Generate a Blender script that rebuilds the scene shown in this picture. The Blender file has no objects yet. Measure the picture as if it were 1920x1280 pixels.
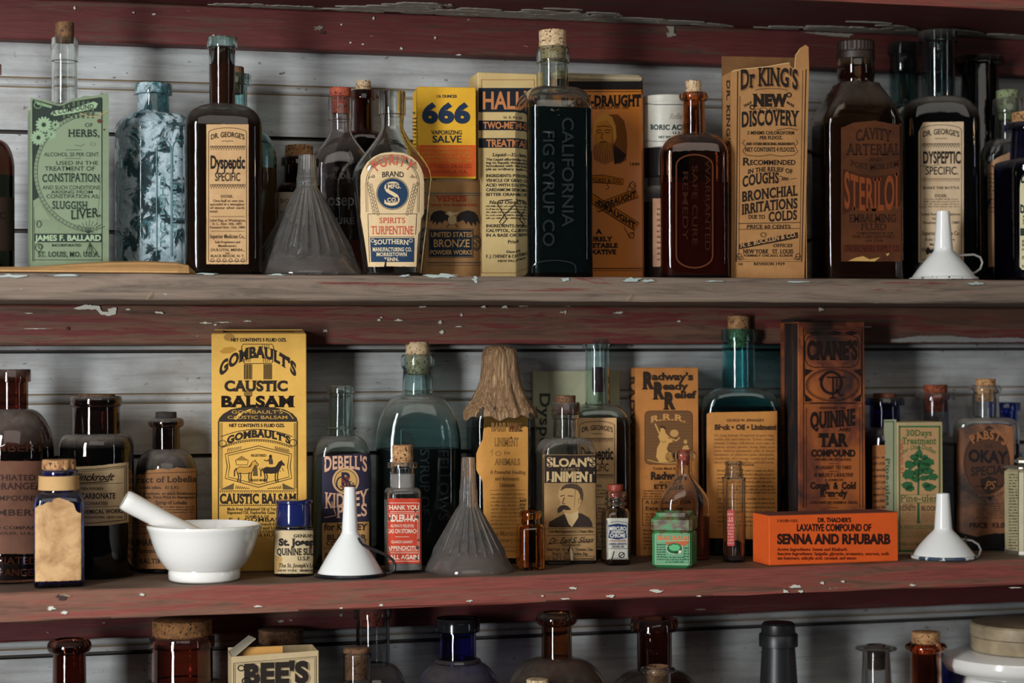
import bpy, bmesh, math, random
from mathutils import Vector, Matrix
random.seed(7)
SC = bpy.context.scene
COL = SC.collection
# ------------------------------------------------------------------ camera
F_PX, YAW, PITCH, ROLL = 3541.0, .2483, -.0116, -.0046
CAM = Vector((0, -.19 - 1.8376, -.0876))
fw = Vector((math.sin(YAW) * math.cos(PITCH), math.cos(YAW) * math.cos(PITCH), -math.sin(PITCH)))
rt0 = Vector((math.cos(YAW), -math.sin(YAW), 0))
up0 = rt0.cross(fw)
RT = math.cos(ROLL) * rt0 + math.sin(ROLL) * up0
UP = -math.sin(ROLL) * rt0 + math.cos(ROLL) * up0
cd = bpy.data.cameras.new('camera')
cam = bpy.data.objects.new('camera', cd)
COL.objects.link(cam)
cam.matrix_world = Matrix(((RT.x, UP.x, -fw.x, CAM.x), (RT.y, UP.y, -fw.y, CAM.y), (RT.z, UP.z, -fw.z, CAM.z), (0, 0, 0, 1)))
cd.sensor_width = 36
cd.lens = 36 * F_PX / 1920
cd.clip_start = .05
cd.dof.use_dof = True
cd.dof.focus_distance = 1.94
cd.dof.aperture_fstop = 4.0
SC.camera = cam
# ------------------------------------------------------------------ light
w = bpy.data.worlds.new('world'); SC.world = w; w.use_nodes = True
w.node_tree.nodes['Background'].inputs[0].default_value = (.80, .88, 1, 1)
w.node_tree.nodes['Background'].inputs[1].default_value = .016


def area_light(name, loc, target, sx, sy, power, col):
    l = bpy.data.lights.new(name, 'AREA'); l.shape = 'RECTANGLE'; l.size = sx; l.size_y = sy
    l.energy = power; l.color = col
    o = bpy.data.objects.new(name, l); COL.objects.link(o)
    o.location = loc
    o.rotation_euler = (Vector(target) - Vector(loc)).to_track_quat('-Z', 'Y').to_euler()
    return o


area_light('window_light', (-1.05, -1.60, .05), (.5, 0, -.08), .28, 1.5, 49, (.95, .98, 1))
area_light('fill_light', (.12, -3.3, 1.55), (.5, 0, -.15), 3.0, 1.4, 23, (1, .94, .86))  # added warm fill from above and behind the camera, no real opening
area_light('side_window_light', (2.35, -1.75, .1), (.6, 0, -.06), .10, 1.1, 2.3, (.85, .93, 1))
pl = bpy.data.lights.new('lamp_light', 'POINT'); pl.energy = 2.2; pl.color = (1, .62, .28); pl.shadow_soft_size = .022
po = bpy.data.objects.new('lamp_light', pl); COL.objects.link(po); po.location = (2.0, -1.55, .42)
SC.view_settings.view_transform = 'Standard'
SC.view_settings.look = 'None'
SC.view_settings.gamma = 1
SC.view_settings.use_curve_mapping = False
SC.view_settings.exposure = 0.0
SC.cycles.max_bounces = 14
SC.cycles.transmission_bounces = 14
SC.cycles.sample_clamp_indirect = 4
SC.cycles.blur_glossy = .5
# ------------------------------------------------------------------ pixel rays
SHELF = {'A': 0.0, 'B': -.30, 'C': -.60}
FRONT = -.19


def ray(px, py):
    return CAM, (fw * F_PX + RT * (px - 960) - UP * (py - 640))


def PY(px, py, Y):                       # point on the plane y = Y
    o, d = ray(px, py); t = (Y - o.y) / d.y
    return o + d * t


def ground(px, py, shelf):               # y where the ray meets the shelf top
    o, d = ray(px, py); t = (SHELF[shelf] - o.z) / d.z
    return (o + d * t).y


# ------------------------------------------------------------------ materials
def lin(h):
    if not isinstance(h, str):
        return tuple(h)
    h = h.lstrip('#')
    v = [int(h[i:i + 2], 16) / 255 for i in (0, 2, 4)]
    return tuple(c / 12.92 if c < .04045 else ((c + .055) / 1.055) ** 2.4 for c in v)


MATS = {}


class NT:
    def __init__(s, name):
        s.m = bpy.data.materials.new(name); s.m.use_nodes = True
        s.t = s.m.node_tree; s.b = s.t.nodes['Principled BSDF']; s.out = s.t.nodes['Material Output']

    def n(s, kind, **kw):
        o = s.t.nodes.new(kind)
        for k, v in kw.items():
            if k in o.inputs:
                o.inputs[k].default_value = v
            else:
                setattr(o, k, v)
        return o

    def l(s, a, b):
        s.t.links.new(a, b)

    def coord(s, scale=(1, 1, 1), obj=True, loc=(0, 0, 0)):
        c = s.n('ShaderNodeTexCoord'); mp = s.n('ShaderNodeMapping')
        mp.inputs['Scale'].default_value = scale; mp.inputs['Location'].default_value = loc
        s.l(c.outputs['Object'], mp.inputs[0]); return mp.outputs[0]

    def noise(s, vec, scale, detail=4, rough=.6, dist=0):
        o = s.n('ShaderNodeTexNoise'); o.inputs['Scale'].default_value = scale; o.inputs['Detail'].default_value = detail
        o.inputs['Roughness'].default_value = rough; o.inputs['Distortion'].default_value = dist
        s.l(vec, o.inputs['Vector']); return o.outputs['Fac']

    def ramp(s, fac, stops):
        o = s.n('ShaderNodeValToRGB'); e = o.color_ramp.elements
        while len(e) < len(stops):
            e.new(.5)
        for el, (p, c) in zip(e, stops):
            el.position = p
            c = lin(c) if not isinstance(c, (int, float)) else (c, c, c)
            el.color = (*c[:3], 1)
        s.l(fac, o.inputs[0]); return o.outputs[0]

    def mix(s, fac, a, b):
        o = s.n('ShaderNodeMix', data_type='RGBA')
        for v, i in ((fac, 0), (a, 6), (b, 7)):
            if hasattr(v, 'is_output'):
                s.l(v, o.inputs[i])
            else:
                o.inputs[i].default_value = v if isinstance(v, (int, float)) else (*lin(v)[:3], 1)
        return o.outputs[2]

    def bump(s, h, strength=.3, dist=.001):
        o = s.n('ShaderNodeBump'); o.inputs['Strength'].default_value = strength; o.inputs['Distance'].default_value = dist
        s.l(h, o.inputs['Height']); s.l(o.outputs[0], s.b.inputs['Normal'])


def mat(key, col, rough=.6, metal=0, coat=0, spec=.5):
    if key in MATS: return MATS[key]
    t = NT(key); t.b.inputs['Base Color'].default_value = (*lin(col), 1)
    t.b.inputs['Roughness'].default_value = rough; t.b.inputs['Metallic'].default_value = metal
    t.b.inputs['Coat Weight'].default_value = coat; t.b.inputs['Specular IOR Level'].default_value = spec
    MATS[key] = t.m; return t.m


def ink(col, rough=.75):
    return mat('ink_' + col.lstrip('#'), col, rough, spec=.25)


def paper(col, stain=.45, dark=None, scale=26, rough=.78):
    key = 'paper_%s_%s_%s' % (col, stain, dark)
    if key in MATS: return MATS[key]
    t = NT(key); c = lin(col); d = lin(dark) if dark else (c[0] * .55, c[1] * .45, c[2] * .35)
    v = t.coord(loc=(random.random() * 9, 0, random.random() * 9))
    n1 = t.noise(v, scale, 6, .65, .4); n2 = t.noise(v, 260, 3, .7)
    f = t.ramp(n1, [(.42, 0), (.70, min(1, stain * 1.15))])
    base = t.mix(f, c, d)
    f2 = t.ramp(n2, [(.35, .16), (.75, 0)])
    base = t.mix(f2, base, d)
    t.l(base, t.b.inputs['Base Color']); t.b.inputs['Roughness'].default_value = rough
    t.b.inputs['Specular IOR Level'].default_value = .3
    t.bump(n2, .15, .0006)
    MATS[key] = t.m; return t.m


def glass(key, T, rough=.02, dust=0., ior=1.47, patina=None, haze=.02, dust_light_col=(.24, .21, .18)):
    key = 'glass_' + key
    if key in MATS: return MATS[key]
    t = NT(key); c = [x ** .5 for x in lin(T)]
    b = t.b
    b.inputs['Base Color'].default_value = (*c, 1); b.inputs['Transmission Weight'].default_value = 1
    b.inputs['Roughness'].default_value = rough; b.inputs['IOR'].default_value = ior
    v = t.coord()
    n = t.noise(v, 55, 3, .5)
    t.bump(n, .12, .002)
    if dust or patina:
        df = t.n('ShaderNodeBsdfDiffuse')
        ms = t.n('ShaderNodeMixShader')
        n2 = t.noise(v, 120, 6, .7)
        if patina:
            nz = t.noise(v, 42, 8, .68, .6)
            fac = t.ramp(nz, [(.47, .06), (.52, .93)])
            colr = t.ramp(n2, [(.3, '#7f99a0'), (.55, '#b7c9d0'), (.8, '#dfe8ec')])
            t.l(colr, df.inputs[0])
            t.l(fac, ms.inputs[0])
        else:
            g = t.n('ShaderNodeNewGeometry'); sx = t.n('ShaderNodeSeparateXYZ'); t.l(g.outputs['Normal'], sx.inputs[0])
            up = t.ramp(sx.outputs[2], [(.06, haze), (.55, 1)])
            sp = t.ramp(n2, [(.25, .35), (.75, 1)])
            mm = t.n('ShaderNodeMath', operation='MULTIPLY'); t.l(up, mm.inputs[0]); t.l(sp, mm.inputs[1])
            m2 = t.n('ShaderNodeMath', operation='MULTIPLY'); t.l(mm.outputs[0], m2.inputs[0]); m2.inputs[1].default_value = dust
            t.l(m2.outputs[0], ms.inputs[0])
            df.inputs[0].default_value = (*dust_light_col, 1)
        t.l(b.outputs[0], ms.inputs[1]); t.l(df.outputs[0], ms.inputs[2]); t.l(ms.outputs[0], t.out.inputs[0])
    MATS[key] = t.m; return t.m


def liquid(key, col, rough=.25, trans=0.):
    key = 'liquid_' + key
    if key in MATS: return MATS[key]
    t = NT(key); b = t.b; c = lin(col)
    b.inputs['Base Color'].default_value = (*c, 1); b.inputs['Roughness'].default_value = rough
    b.inputs['Transmission Weight'].default_value = trans; b.inputs['IOR'].default_value = 1.34
    if not trans: b.inputs['Specular IOR Level'].default_value = .04
    MATS[key] = t.m; return t.m


def cork(key='cork', a='#c79a68', bcol='#8a5a33', pit='#2e1a10'):
    if key in MATS: return MATS[key]
    t = NT(key); v = t.coord()
    n1 = t.noise(v, 160, 4, .6); n2 = t.noise(v, 420, 2, .5)
    base = t.ramp(n1, [(.3, bcol), (.7, a)])
    f = t.ramp(n2, [(.36, 1), (.42, 0)])
    c = t.mix(f, base, pit)
    t.l(c, t.b.inputs['Base Color']); t.b.inputs['Roughness'].default_value = .85
    t.bump(n2, .6, .001)
    MATS[key] = t.m; return t.m


def wood(key, paint, bare, chip, wear=.5, chips=.30, grain=1.0, edge=None):
    """old boards: long grain, paint worn to bare wood and a few flecks of an older pale coat"""
    t = NT(key)
    v = t.coord((1.6, 22, 26)); vb = t.coord((1.5, 14, 26)); vc = t.coord((16, 60, 60), loc=(3, 1, 2))
    g1 = t.noise(v, 5, 8, .7, .8); g2 = t.noise(v, 16, 5, .65); w1 = t.noise(vb, 3.2, 7, .7, .5); c1 = t.noise(vc, 1.5, 6, .62)
    p = lin(paint); b = lin(bare)
    pc = t.ramp(g2, [(.3, [x * .72 for x in p]), (.7, [x * 1.2 for x in p])])
    bc = t.ramp(g1, [(.32, [x * .45 for x in b]), (.5, b), (.68, [x * 1.35 for x in b])])
    ad = t.n('ShaderNodeMath', operation='ADD'); t.l(w1, ad.inputs[0])
    ml = t.n('ShaderNodeMath', operation='MULTIPLY_ADD'); t.l(g1, ml.inputs[0]); ml.inputs[1].default_value = 1.25; ml.inputs[2].default_value = -.625
    t.l(ml.outputs[0], ad.inputs[1])
    f = t.ramp(ad.outputs[0], [(wear - .06, 0), (wear + .05, 1)])
    c = t.mix(f, bc, pc)
    fc = t.ramp(c1, [(chips - .02, 1), (chips + .012, 0)])
    c = t.mix(fc, c, chip)
    t.l(c, t.b.inputs['Base Color']); t.b.inputs['Roughness'].default_value = .62
    t.b.inputs['Specular IOR Level'].default_value = .35
    t.bump(g1, .35 * grain, .0015)
    MATS[key] = t.m; return t.m


def wall_mat():
    t = NT('wall_paint')
    v = t.coord((1.5, 1, 26)); v2 = t.coord((5, 5, 9)); v3 = t.coord((45, 45, 90))
    g = t.noise(v, 5, 7, .65, .4); d = t.noise(v2, 2.2, 6, .65); s = t.noise(v3, 2.0, 4, .6)
    c = t.ramp(g, [(.3, '#8e8f8f'), (.5, '#a8aaa9'), (.75, '#b7b9b8')])
    f = t.ramp(d, [(.44, 0), (.74, .7)])
    c = t.mix(f, c, '#756a61')
    f2 = t.ramp(s, [(.31, .85), (.35, 0)])
    c = t.mix(f2, c, '#4a3d34')
    t.l(c, t.b.inputs['Base Color']); t.b.inputs['Roughness'].default_value = .55
    t.bump(g, .25, .0012)
    MATS['wall_paint'] = t.m; return t.m


# ------------------------------------------------------------------ mesh builder
class MB:
    def __init__(s):
        s.v = []; s.f = []; s.mi = []; s.sm = []; s.mats = []

    def m(s, material):
        if material not in s.mats: s.mats.append(material)
        return s.mats.index(material)

    def add(s, verts, faces, material, smooth=False):
        o = len(s.v); i = s.m(material)
        s.v += [tuple(p) for p in verts]
        for f in faces:
            s.f.append(tuple(o + k for k in f)); s.mi.append(i); s.sm.append(smooth)

    def rings(s, rings, material, smooth=True, cap0=True, cap1=True, flip=False):
        n = len(rings[0]); vs = [p for r in rings for p in r]; fs = []
        for i in range(len(rings) - 1):
            for j in range(n):
                k = (j + 1) % n
                q = (i * n + j, i * n + k, (i + 1) * n + k, (i + 1) * n + j)
                fs.append(q[::-1] if flip else q)
        if cap0: fs.append(tuple(range(n))[::1 if flip else -1])
        if cap1: fs.append(tuple((len(rings) - 1) * n + j for j in range(n))[::-1 if flip else 1])
        s.add(vs, fs, material, smooth)

    def box(s, x0, x1, y0, y1, z0, z1, material, c=.0006):
        def ring(z, k):
            a0, a1, b0, b1 = x0 + k, x1 - k, y0 + k, y1 - k
            return [(a0 + c, b0, z), (a1 - c, b0, z), (a1, b0 + c, z), (a1, b1 - c, z), (a1 - c, b1, z), (a0 + c, b1, z), (a0, b1 - c, z), (a0, b0 + c, z)]
        s.rings([ring(z0, c), ring(z0 + c, 0), ring(z1 - c, 0), ring(z1, c)], material, False)

    def slab(s, pts, fn, th, material):
        """closed outline pts (u,v) pushed to 3-D by fn(u,v,d), thickness th"""
        n = len(pts)
        a = [fn(u, v, th) for u, v in pts]; b = [fn(u, v, 0) for u, v in pts]
        fs = [tuple(range(n)), tuple(range(2 * n - 1, n - 1, -1))]
        fs += [(j, n + j, n + (j + 1) % n, (j + 1) % n) for j in range(n)]
        s.add(a + b, fs, material)

    def tube(s, pts, r, material, n=10, closed=False):
        pts = [Vector(p) for p in pts]; rr = r if isinstance(r, (list, tuple)) else [r] * len(pts)
        rings = []; prev = None
        for i, p in enumerate(pts):
            d = (pts[min(i + 1, len(pts) - 1)] - pts[max(i - 1, 0)]).normalized()
            if prev is None:
                a = d.orthogonal().normalized()
            else:
                a = (prev - d * prev.dot(d)).normalized()
            prev = a; b = d.cross(a)
            rings.append([p + (a * math.cos(2 * math.pi * j / n) + b * math.sin(2 * math.pi * j / n)) * rr[i] for j in range(n)])
        s.rings(rings, material)

    def build(s, name, parent=None, sharp=35):
        me = bpy.data.meshes.new(name)
        me.from_pydata(s.v, [], s.f)
        for m_ in s.mats: me.materials.append(m_)
        me.polygons.foreach_set('material_index', s.mi)
        me.polygons.foreach_set('use_smooth', s.sm)
        if any(s.sm):
            bm = bmesh.new(); bm.from_mesh(me); th = math.radians(sharp)
            for e in bm.edges:
                if len(e.link_faces) == 2 and e.link_faces[0].smooth:
                    if e.calc_face_angle(0) > th: e.smooth = False
            bm.to_mesh(me); bm.free()
        me.update()
        o = bpy.data.objects.new(name, me); COL.objects.link(o)
        if parent is not None: o.parent = parent
        return o


def tag(o, label, cat, group=None, kind=None):
    o['label'] = label; o['category'] = cat
    if group: o['group'] = group
    if kind: o['kind'] = kind
    return o


def root(name, loc, label, cat, group=None, rz=0):
    o = bpy.data.objects.new(name, None); COL.objects.link(o); o.location = loc; o.rotation_euler = (0, 0, rz)
    o.empty_display_size = .02
    return tag(o, label, cat, group)


# ------------------------------------------------------------------ lettering
GL = {}
_fc = bpy.data.curves.new('lettering', 'FONT'); _fo = bpy.data.objects.new('lettering', _fc)


def _mesh(body, off):
    _fc.body = body; _fc.offset = off; _fc.resolution_u = 4
    m_ = _fo.to_mesh()
    vs = [(v.co.x, v.co.y) for v in m_.vertices]; fs = [tuple(p.vertices) for p in m_.polygons]
    _fo.to_mesh_clear()
    return vs, fs


CAP = .682


def glyph(ch, bold, serif):
    k = (ch, bold, serif)
    if k in GL: return GL[k]
    v0, _ = _mesh('|' + ch + '|', 0); v1, _ = _mesh('||', 0)
    adv = max(p[0] for p in v0) - max(p[0] for p in v1)
    if ch == ' ':
        GL[k] = ([], [], adv / CAP); return GL[k]
    vs, fs = _mesh(ch, bold)
    vs = [(x / CAP, y / CAP) for x, y in vs]; fs = list(fs)
    if serif and ch.isalnum():
        cnt = {}; nb = {}
        for f in fs:
            for i in range(len(f)):
                e = (f[i], f[(i + 1) % len(f)]); q = tuple(sorted(e)); cnt[q] = cnt.get(q, 0) + 1
        # weld by position
        pos = lambda i: (round(vs[i][0], 4), round(vs[i][1], 4))
        adj = {}
        for (a, b), c in cnt.items():
            if c == 1:
                adj.setdefault(pos(a), []).append(pos(b)); adj.setdefault(pos(b), []).append(pos(a))
        ys = [p[1] for p in vs]; top, bot = max(ys), min(ys)
        add = []
        for (a, b), c in cnt.items():
            if c != 1: continue
            A, B = pos(a), pos(b)
            if abs(A[1] - B[1]) > 1e-3 or not (.05 < abs(A[0] - B[0]) < .36): continue
            y = A[1]
            if not (abs(y - top) < .05 or abs(y - bot) < .05 or abs(y) < .05 or abs(y - 1) < .05 or abs(y - .76) < .06): continue
            ok = True
            for P_, Q_ in ((A, B), (B, A)):
                o = [x for x in adj.get(P_, []) if x != Q_]
                if not o or abs(o[0][1] - P_[1]) < .6 * abs(o[0][0] - P_[0]): ok = False
            if ok:
                up = any(vs[i][1] > y + .02 for q in adj.get(A, []) for i in [0] if q[1] > y + .02) or any(q[1] > y + .02 for q in adj.get(A, []))
                x0, x1 = sorted((A[0], B[0])); h = .085
                add.append((x0 - .10, x1 + .10, y, y + h) if up else (x0 - .10, x1 + .10, y - h, y))
        for x0, x1, y0, y1 in add:
            o = len(vs); vs += [(x0, y0), (x1, y0), (x1, y1), (x0, y1)]; fs.append((o, o + 1, o + 2, o + 3))
    GL[k] = (vs, fs, adv / CAP + (.05 if serif else 0)); return GL[k]


class Sheet:
    """print laid on a surface: fn(px, py, d) gives the point d metres above the surface"""
    def __init__(s, mb, fn, curved=False):
        s.mb, s.fn, s.curved, s.lay = mb, fn, curved, 1
        s.ink = '#1c1714'

    def d(s, lay):
        return .00022 + .00009 * (lay if lay is not None else s.lay)

    def put(s, vs, fs, col, lay=None):
        m_ = ink(col or s.ink) if isinstance(col, (str, type(None))) else col
        dd = s.d(lay)
        s.mb.add([s.fn(x, y, dd) for x, y in vs], fs, m_)

    def t(s, txt, x0, x1, yb, h, c=None, st='s', b=.018, arc=0, sl=0, it=0, lay=3, grow=0, vert=False):
        """txt fitted between x0 and x1 on baseline yb, cap height h; arc lifts the middle"""
        x = 0; parts = []
        for ch in txt:
            vs, fs, adv = glyph(ch, b, st == 's'); parts.append((vs, fs, x)); x += adv
        W = max(x - .06, .01); k = (x1 - x0) / W; xm, hw = (x0 + x1) / 2, (x1 - x0) / 2
        V = []; Fs = []
        for vs, fs, ox in parts:
            o = len(V)
            for vx, vy in vs:
                X = x0 + (ox + vx - .03) * k
                u = (X - xm) / hw
                hh = h * (1 + grow * u * u)
                Y = yb - vy * hh - arc * (1 - u * u) + sl * (u + 1) / 2
                X += it * vy * h
                V.append((X, Y))
            Fs += [tuple(o + i for i in f) for f in fs]
        s.put(V, Fs, c, lay)

    def tv(s, txt, x, y0, y1, h, c=None, st='s', b=.018, lay=3, up=False):
        """lettering running down (or up) the sheet, baseline on the left at x"""
        xx = 0; parts = []
        for ch in txt:
            vs, fs, adv = glyph(ch, b, st == 's'); parts.append((vs, fs, xx)); xx += adv
        k = (y1 - y0) / max(xx - .06, .01); V = []; Fs = []
        for vs, fs, ox in parts:
            o = len(V)
            for vx, vy in vs:
                q = (ox + vx - .03) * k
                V.append((x - vy * h, y1 - q) if up else (x + vy * h, y0 + q))
            Fs += [tuple(o + i for i in f) for f in fs]
        s.put(V, Fs, c, lay)

    def tc(s, txt, cx, cy, r, a0, a1, h, c=None, st='s', b=.018, lay=3, inner=False):
        """lettering round a circle, angles in degrees clockwise from the top"""
        xx = 0; parts = []
        for ch in txt:
            vs, fs, adv = glyph(ch, b, st == 's'); parts.append((vs, fs, xx, adv)); xx += adv
        V = []; Fs = []
        for vs, fs, ox, adv in parts:
            o = len(V); am = math.radians(a0 + (a1 - a0) * (ox + adv / 2) / xx)
            k = abs(math.radians(a1 - a0)) * r / xx
            for vx, vy in vs:
                q = (vx - adv / 2) * k; rr = (r - vy * h) if inner else (r + vy * h)
                sx, sy = math.sin(am), -math.cos(am)
                tx, ty = math.cos(am), math.sin(am)
                if inner: tx, ty = -tx, -ty
                V.append((cx + sx * rr + tx * q, cy + sy * rr + ty * q))
            Fs += [tuple(o + i for i in f) for f in fs]
        s.put(V, Fs, c, lay)

    def r(s, x0, y0, x1, y1, c=None, lay=1):
        if s.curved: s.p([(x0, y0), (x1, y0), (x1, y1), (x0, y1)], c, lay); return
        n = 1
        V = []; Fs = []
        for i in range(n + 1):
            X = x0 + (x1 - x0) * i / n; V += [(X, y0), (X, y1)]
            if i: Fs.append((2 * i - 2, 2 * i - 1, 2 * i + 1, 2 * i))
        s.put(V, Fs, c, lay)

    def l(s, pts, w_=1, c=None, lay=2, closed=False):
        if closed: pts = list(pts) + [pts[0]]
        if s.curved:
            q = []
            for a, b in zip(pts, pts[1:]):
                n = max(1, int(math.hypot(b[0] - a[0], b[1] - a[1]) / 5))
                q += [(a[0] + (b[0] - a[0]) * i / n, a[1] + (b[1] - a[1]) * i / n) for i in range(n)]
            pts = q + [pts[-1]]
        V = []; Fs = []; n = len(pts)
        for i, (x, y) in enumerate(pts):
            ax, ay = pts[max(i - 1, 0)]; bx, by = pts[min(i + 1, n - 1)]
            if closed and i in (0, n - 1): ax, ay = pts[-2]; bx, by = pts[1]
            dx, dy = bx - ax, by - ay; L = math.hypot(dx, dy) or 1
            V += [(x - dy / L * w_ / 2, y + dx / L * w_ / 2), (x + dy / L * w_ / 2, y - dx / L * w_ / 2)]
            if i: Fs.append((2 * i - 2, 2 * i - 1, 2 * i + 1, 2 * i))
        s.put(V, Fs, c, lay)

    def box(s, x0, y0, x1, y1, w_=1, c=None, lay=2):
        s.r(x0, y0, x1, y0 + w_, c, lay); s.r(x0, y1 - w_, x1, y1, c, lay); s.r(x0, y0, x0 + w_, y1, c, lay); s.r(x1 - w_, y0, x1, y1, c, lay)

    def e(s, cx, cy, rx, ry=None, c=None, lay=2, w_=None, a0=0, a1=360):
        ry = ry or rx; n = 40
        P_ = [(cx + rx * math.sin(math.radians(a0 + (a1 - a0) * i / n)), cy - ry * math.cos(math.radians(a0 + (a1 - a0) * i / n))) for i in range(n + 1)]
        if w_: s.l(P_, w_, c, lay)
        else: s.p(P_[:-1], c, lay)

    def p(s, pts, c=None, lay=2):
        if not s.curved:
            s.put(pts, [tuple(range(len(pts)))], c, lay); return
        # on a curved surface cut the outline into small cells so that it hugs the surface
        def cut(q, ax, lo, hi):
            for xc, sg in ((lo, 1), (hi, -1)):
                o = []
                for A, B in zip(q, q[1:] + q[:1]):
                    da, db = sg * (A[ax] - xc), sg * (B[ax] - xc)
                    if da >= 0: o.append(A)
                    if da * db < 0:
                        f = da / (da - db); o.append((A[0] + (B[0] - A[0]) * f, A[1] + (B[1] - A[1]) * f))
                q = o
                if len(q) < 3: return []
            return q
        def span(ax, step):
            lo, hi = min(q[ax] for q in pts), max(q[ax] for q in pts); n = max(1, int((hi - lo) / step))
            return [(lo + (hi - lo) * i / n, lo + (hi - lo) * (i + 1) / n) for i in range(n)]
        V = []; Fs = []
        for x0, x1 in span(0, 3):
            col = cut(list(pts), 0, x0, x1)
            if not col: continue
            for y0, y1 in span(1, 6):
                q = cut(col, 1, y0, y1)
                if q: k = len(V); V += q; Fs.append(tuple(range(k, k + len(q))))
        s.put(V, Fs, c, lay)

    def fine(s, x0, x1, y0, y1, n, c=None, h=None, lay=3, ragged=0):
        """rows of print too small in the photograph to read: word-shaped runs of strokes"""
        step = (y1 - y0) / n; h = h or step * .5; V = []; Fs = []
        for i in range(n):
            y = y0 + step * (i + .8); x = x0 + (random.random() * ragged if ragged else 0)
            xe = x1 - (random.random() * ragged if ragged else 0)
            while x < xe - 1:
                wl = random.uniform(3, 11); e = min(x + wl, xe); q = x
                while q < e:
                    hh = h * random.choice((.6, .6, .75, 1)); ww = random.uniform(.6, 1.2)
                    o = len(V); V += [(q, y), (q + ww, y), (q + ww, y - hh), (q, y - hh)]; Fs.append((o, o + 1, o + 2, o + 3))
                    q += random.uniform(1.2, 2.0)
                x = e + random.uniform(1.5, 2.6)
        s.put(V, Fs, c, lay)

    def paper(s, x0, x1, top, bot, material, rag=0, step=3):
        """a sheet of paper following the surface; top / bot are heights or point lists"""
        def at(q, x):
            if isinstance(q, (int, float)): return q
            for (ax, ay), (bx, by) in zip(q, q[1:]):
                if ax <= x <= bx: return ay + (by - ay) * (x - ax) / max(bx - ax, 1e-6)
            return q[-1][1] if x > q[-1][0] else q[0][1]
        n = max(2, int((x1 - x0) / step)); V = []; Fs = []; yy = [q if isinstance(q, (int, float)) else q[0][1] for q in (top, bot)]; rows = max(8, int(abs(yy[1] - yy[0]) / 6))
        th = .00016
        for i in range(n + 1):
            x = x0 + (x1 - x0) * i / n
            a = at(top, x) + random.uniform(-rag, rag); b = at(bot, x) + random.uniform(-rag, rag)
            for j in range(rows + 1):
                jx = random.uniform(-rag, rag) * .5 if i in (0, n) else 0
                V.append((x + jx, a + (b - a) * j / rows))
        R = rows + 1
        for i in range(n):
            for j in range(rows):
                Fs.append((i * R + j, i * R + j + 1, (i + 1) * R + j + 1, (i + 1) * R + j))
        top_ = [s.fn(x, y, th) for x, y in V]; bot_ = [s.fn(x, y, -.0002) for x, y in V]
        N = len(V); F2 = list(Fs)
        edge = [i * R for i in range(n + 1)] + [n * R + j for j in range(1, R)] + [i * R + rows for i in range(n - 1, -1, -1)] + [j for j in range(rows - 1, 0, -1)]
        for a, b in zip(edge, edge[1:] + edge[:1]):
            F2.append((a, b, N + b, N + a))
        s.mb.add(top_ + bot_, F2, material, False)
# ------------------------------------------------------------------ the setting
W_RED = wood('painted_rail', '#5f2b28', '#63453a', '#b9b6a6', wear=.40, chips=.285)
W_MID = wood('worn_rail', '#6e3430', '#705040', '#c9cbc4', wear=.545, chips=.30)
W_GREY = wood('weathered_board', '#6d3a34', '#7b6a5c', '#b4bcb8', wear=.70, chips=.29)
W_SHELF = wood('worn_red_board', '#87463c', '#7d5544', '#cfc9b8', wear=.47, chips=.285)
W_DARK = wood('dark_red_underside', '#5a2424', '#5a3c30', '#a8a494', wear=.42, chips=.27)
DUST = wood('dusty_top', '#6b4a3e', '#6a5647', '#8d8274', wear=.62, chips=.2)
CHIP = mat('flaked_old_paint', '#cfcdbf', .7)
WALL = wall_mat()
XA, XB = -.75, 1.75


def struct(mb, name, kind='structure', parent=None, sharp=35):
    o = mb.build(name, parent, sharp)
    if kind: o['kind'] = kind
    return o


def wz(py, px=620):
    return PY(px, py, 0).z


# back wall: tongue-and-groove boards, each with a bead along its middle
mb = MB(); prof = []
marks = [('g', -60), ('g', 75), ('b', 172), ('g', 262), ('g', 440), ('g', 657), ('b', 744), ('g', 850), ('g', 1030), ('b', 1185), ('g', 1207), ('g', 1420), ('g', 1640)]
for kind, py in sorted(marks, key=lambda q: -q[1]):
    z = wz(py)
    if kind == 'g':
        prof += [(-.0, z - .0022), (.006, z - .0012), (.006, z + .0012), (-.0, z + .0022)]
    else:
        for dz, dy in ((-.0058, 0), (-.005, .0022), (-.004, .0004), (-.002, -.0014), (0, -.0018), (.002, -.0014), (.004, .0004), (.005, .0022), (.0058, 0)):
            prof.append((dy, z + dz))
prof = [(0, -1.02)] + [q for q in prof if -1.0 < q[1] < .62] + [(0, .62)]
pts = [(y, z) for y, z in prof]
NX = 40; vs = []; fs = []
for i in range(NX + 1):
    X = XA + (XB - XA) * i / NX
    vs += [(X, y, z) for y, z in pts]
n = len(pts)
for i in range(NX):
    for j in range(n - 1):
        fs.append((i * n + j, (i + 1) * n + j, (i + 1) * n + j + 1, i * n + j + 1))
o0 = len(vs)
vs += [(XA, .03, -1.02), (XB, .03, -1.02), (XB, .03, .62), (XA, .03, .62)]; fs.append((o0 + 3, o0 + 2, o0 + 1, o0))
mb.add(vs, [], WALL)
BEADW = mat('rubbed_bead', '#97856c', .7); GRIME = mat('groove_grime', '#3c3733', .9)
wm = {'w': mb.m(WALL), 'b': mb.m(BEADW), 'g': mb.m(GRIME)}
kinds = []
for (y0, z0_), (y1, z1_) in zip(pts, pts[1:]):
    kinds.append('g' if max(y0, y1) > .003 else 'b' if max(y0, y1) > .0015 else 'w')
for q, f in enumerate(fs):
    mb.f.append(f); mb.sm.append(False); mb.mi.append(wm[kinds[q % (n - 1)]] if q < NX * (n - 1) else wm['w'])
struct(mb, 'wall_back')


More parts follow.
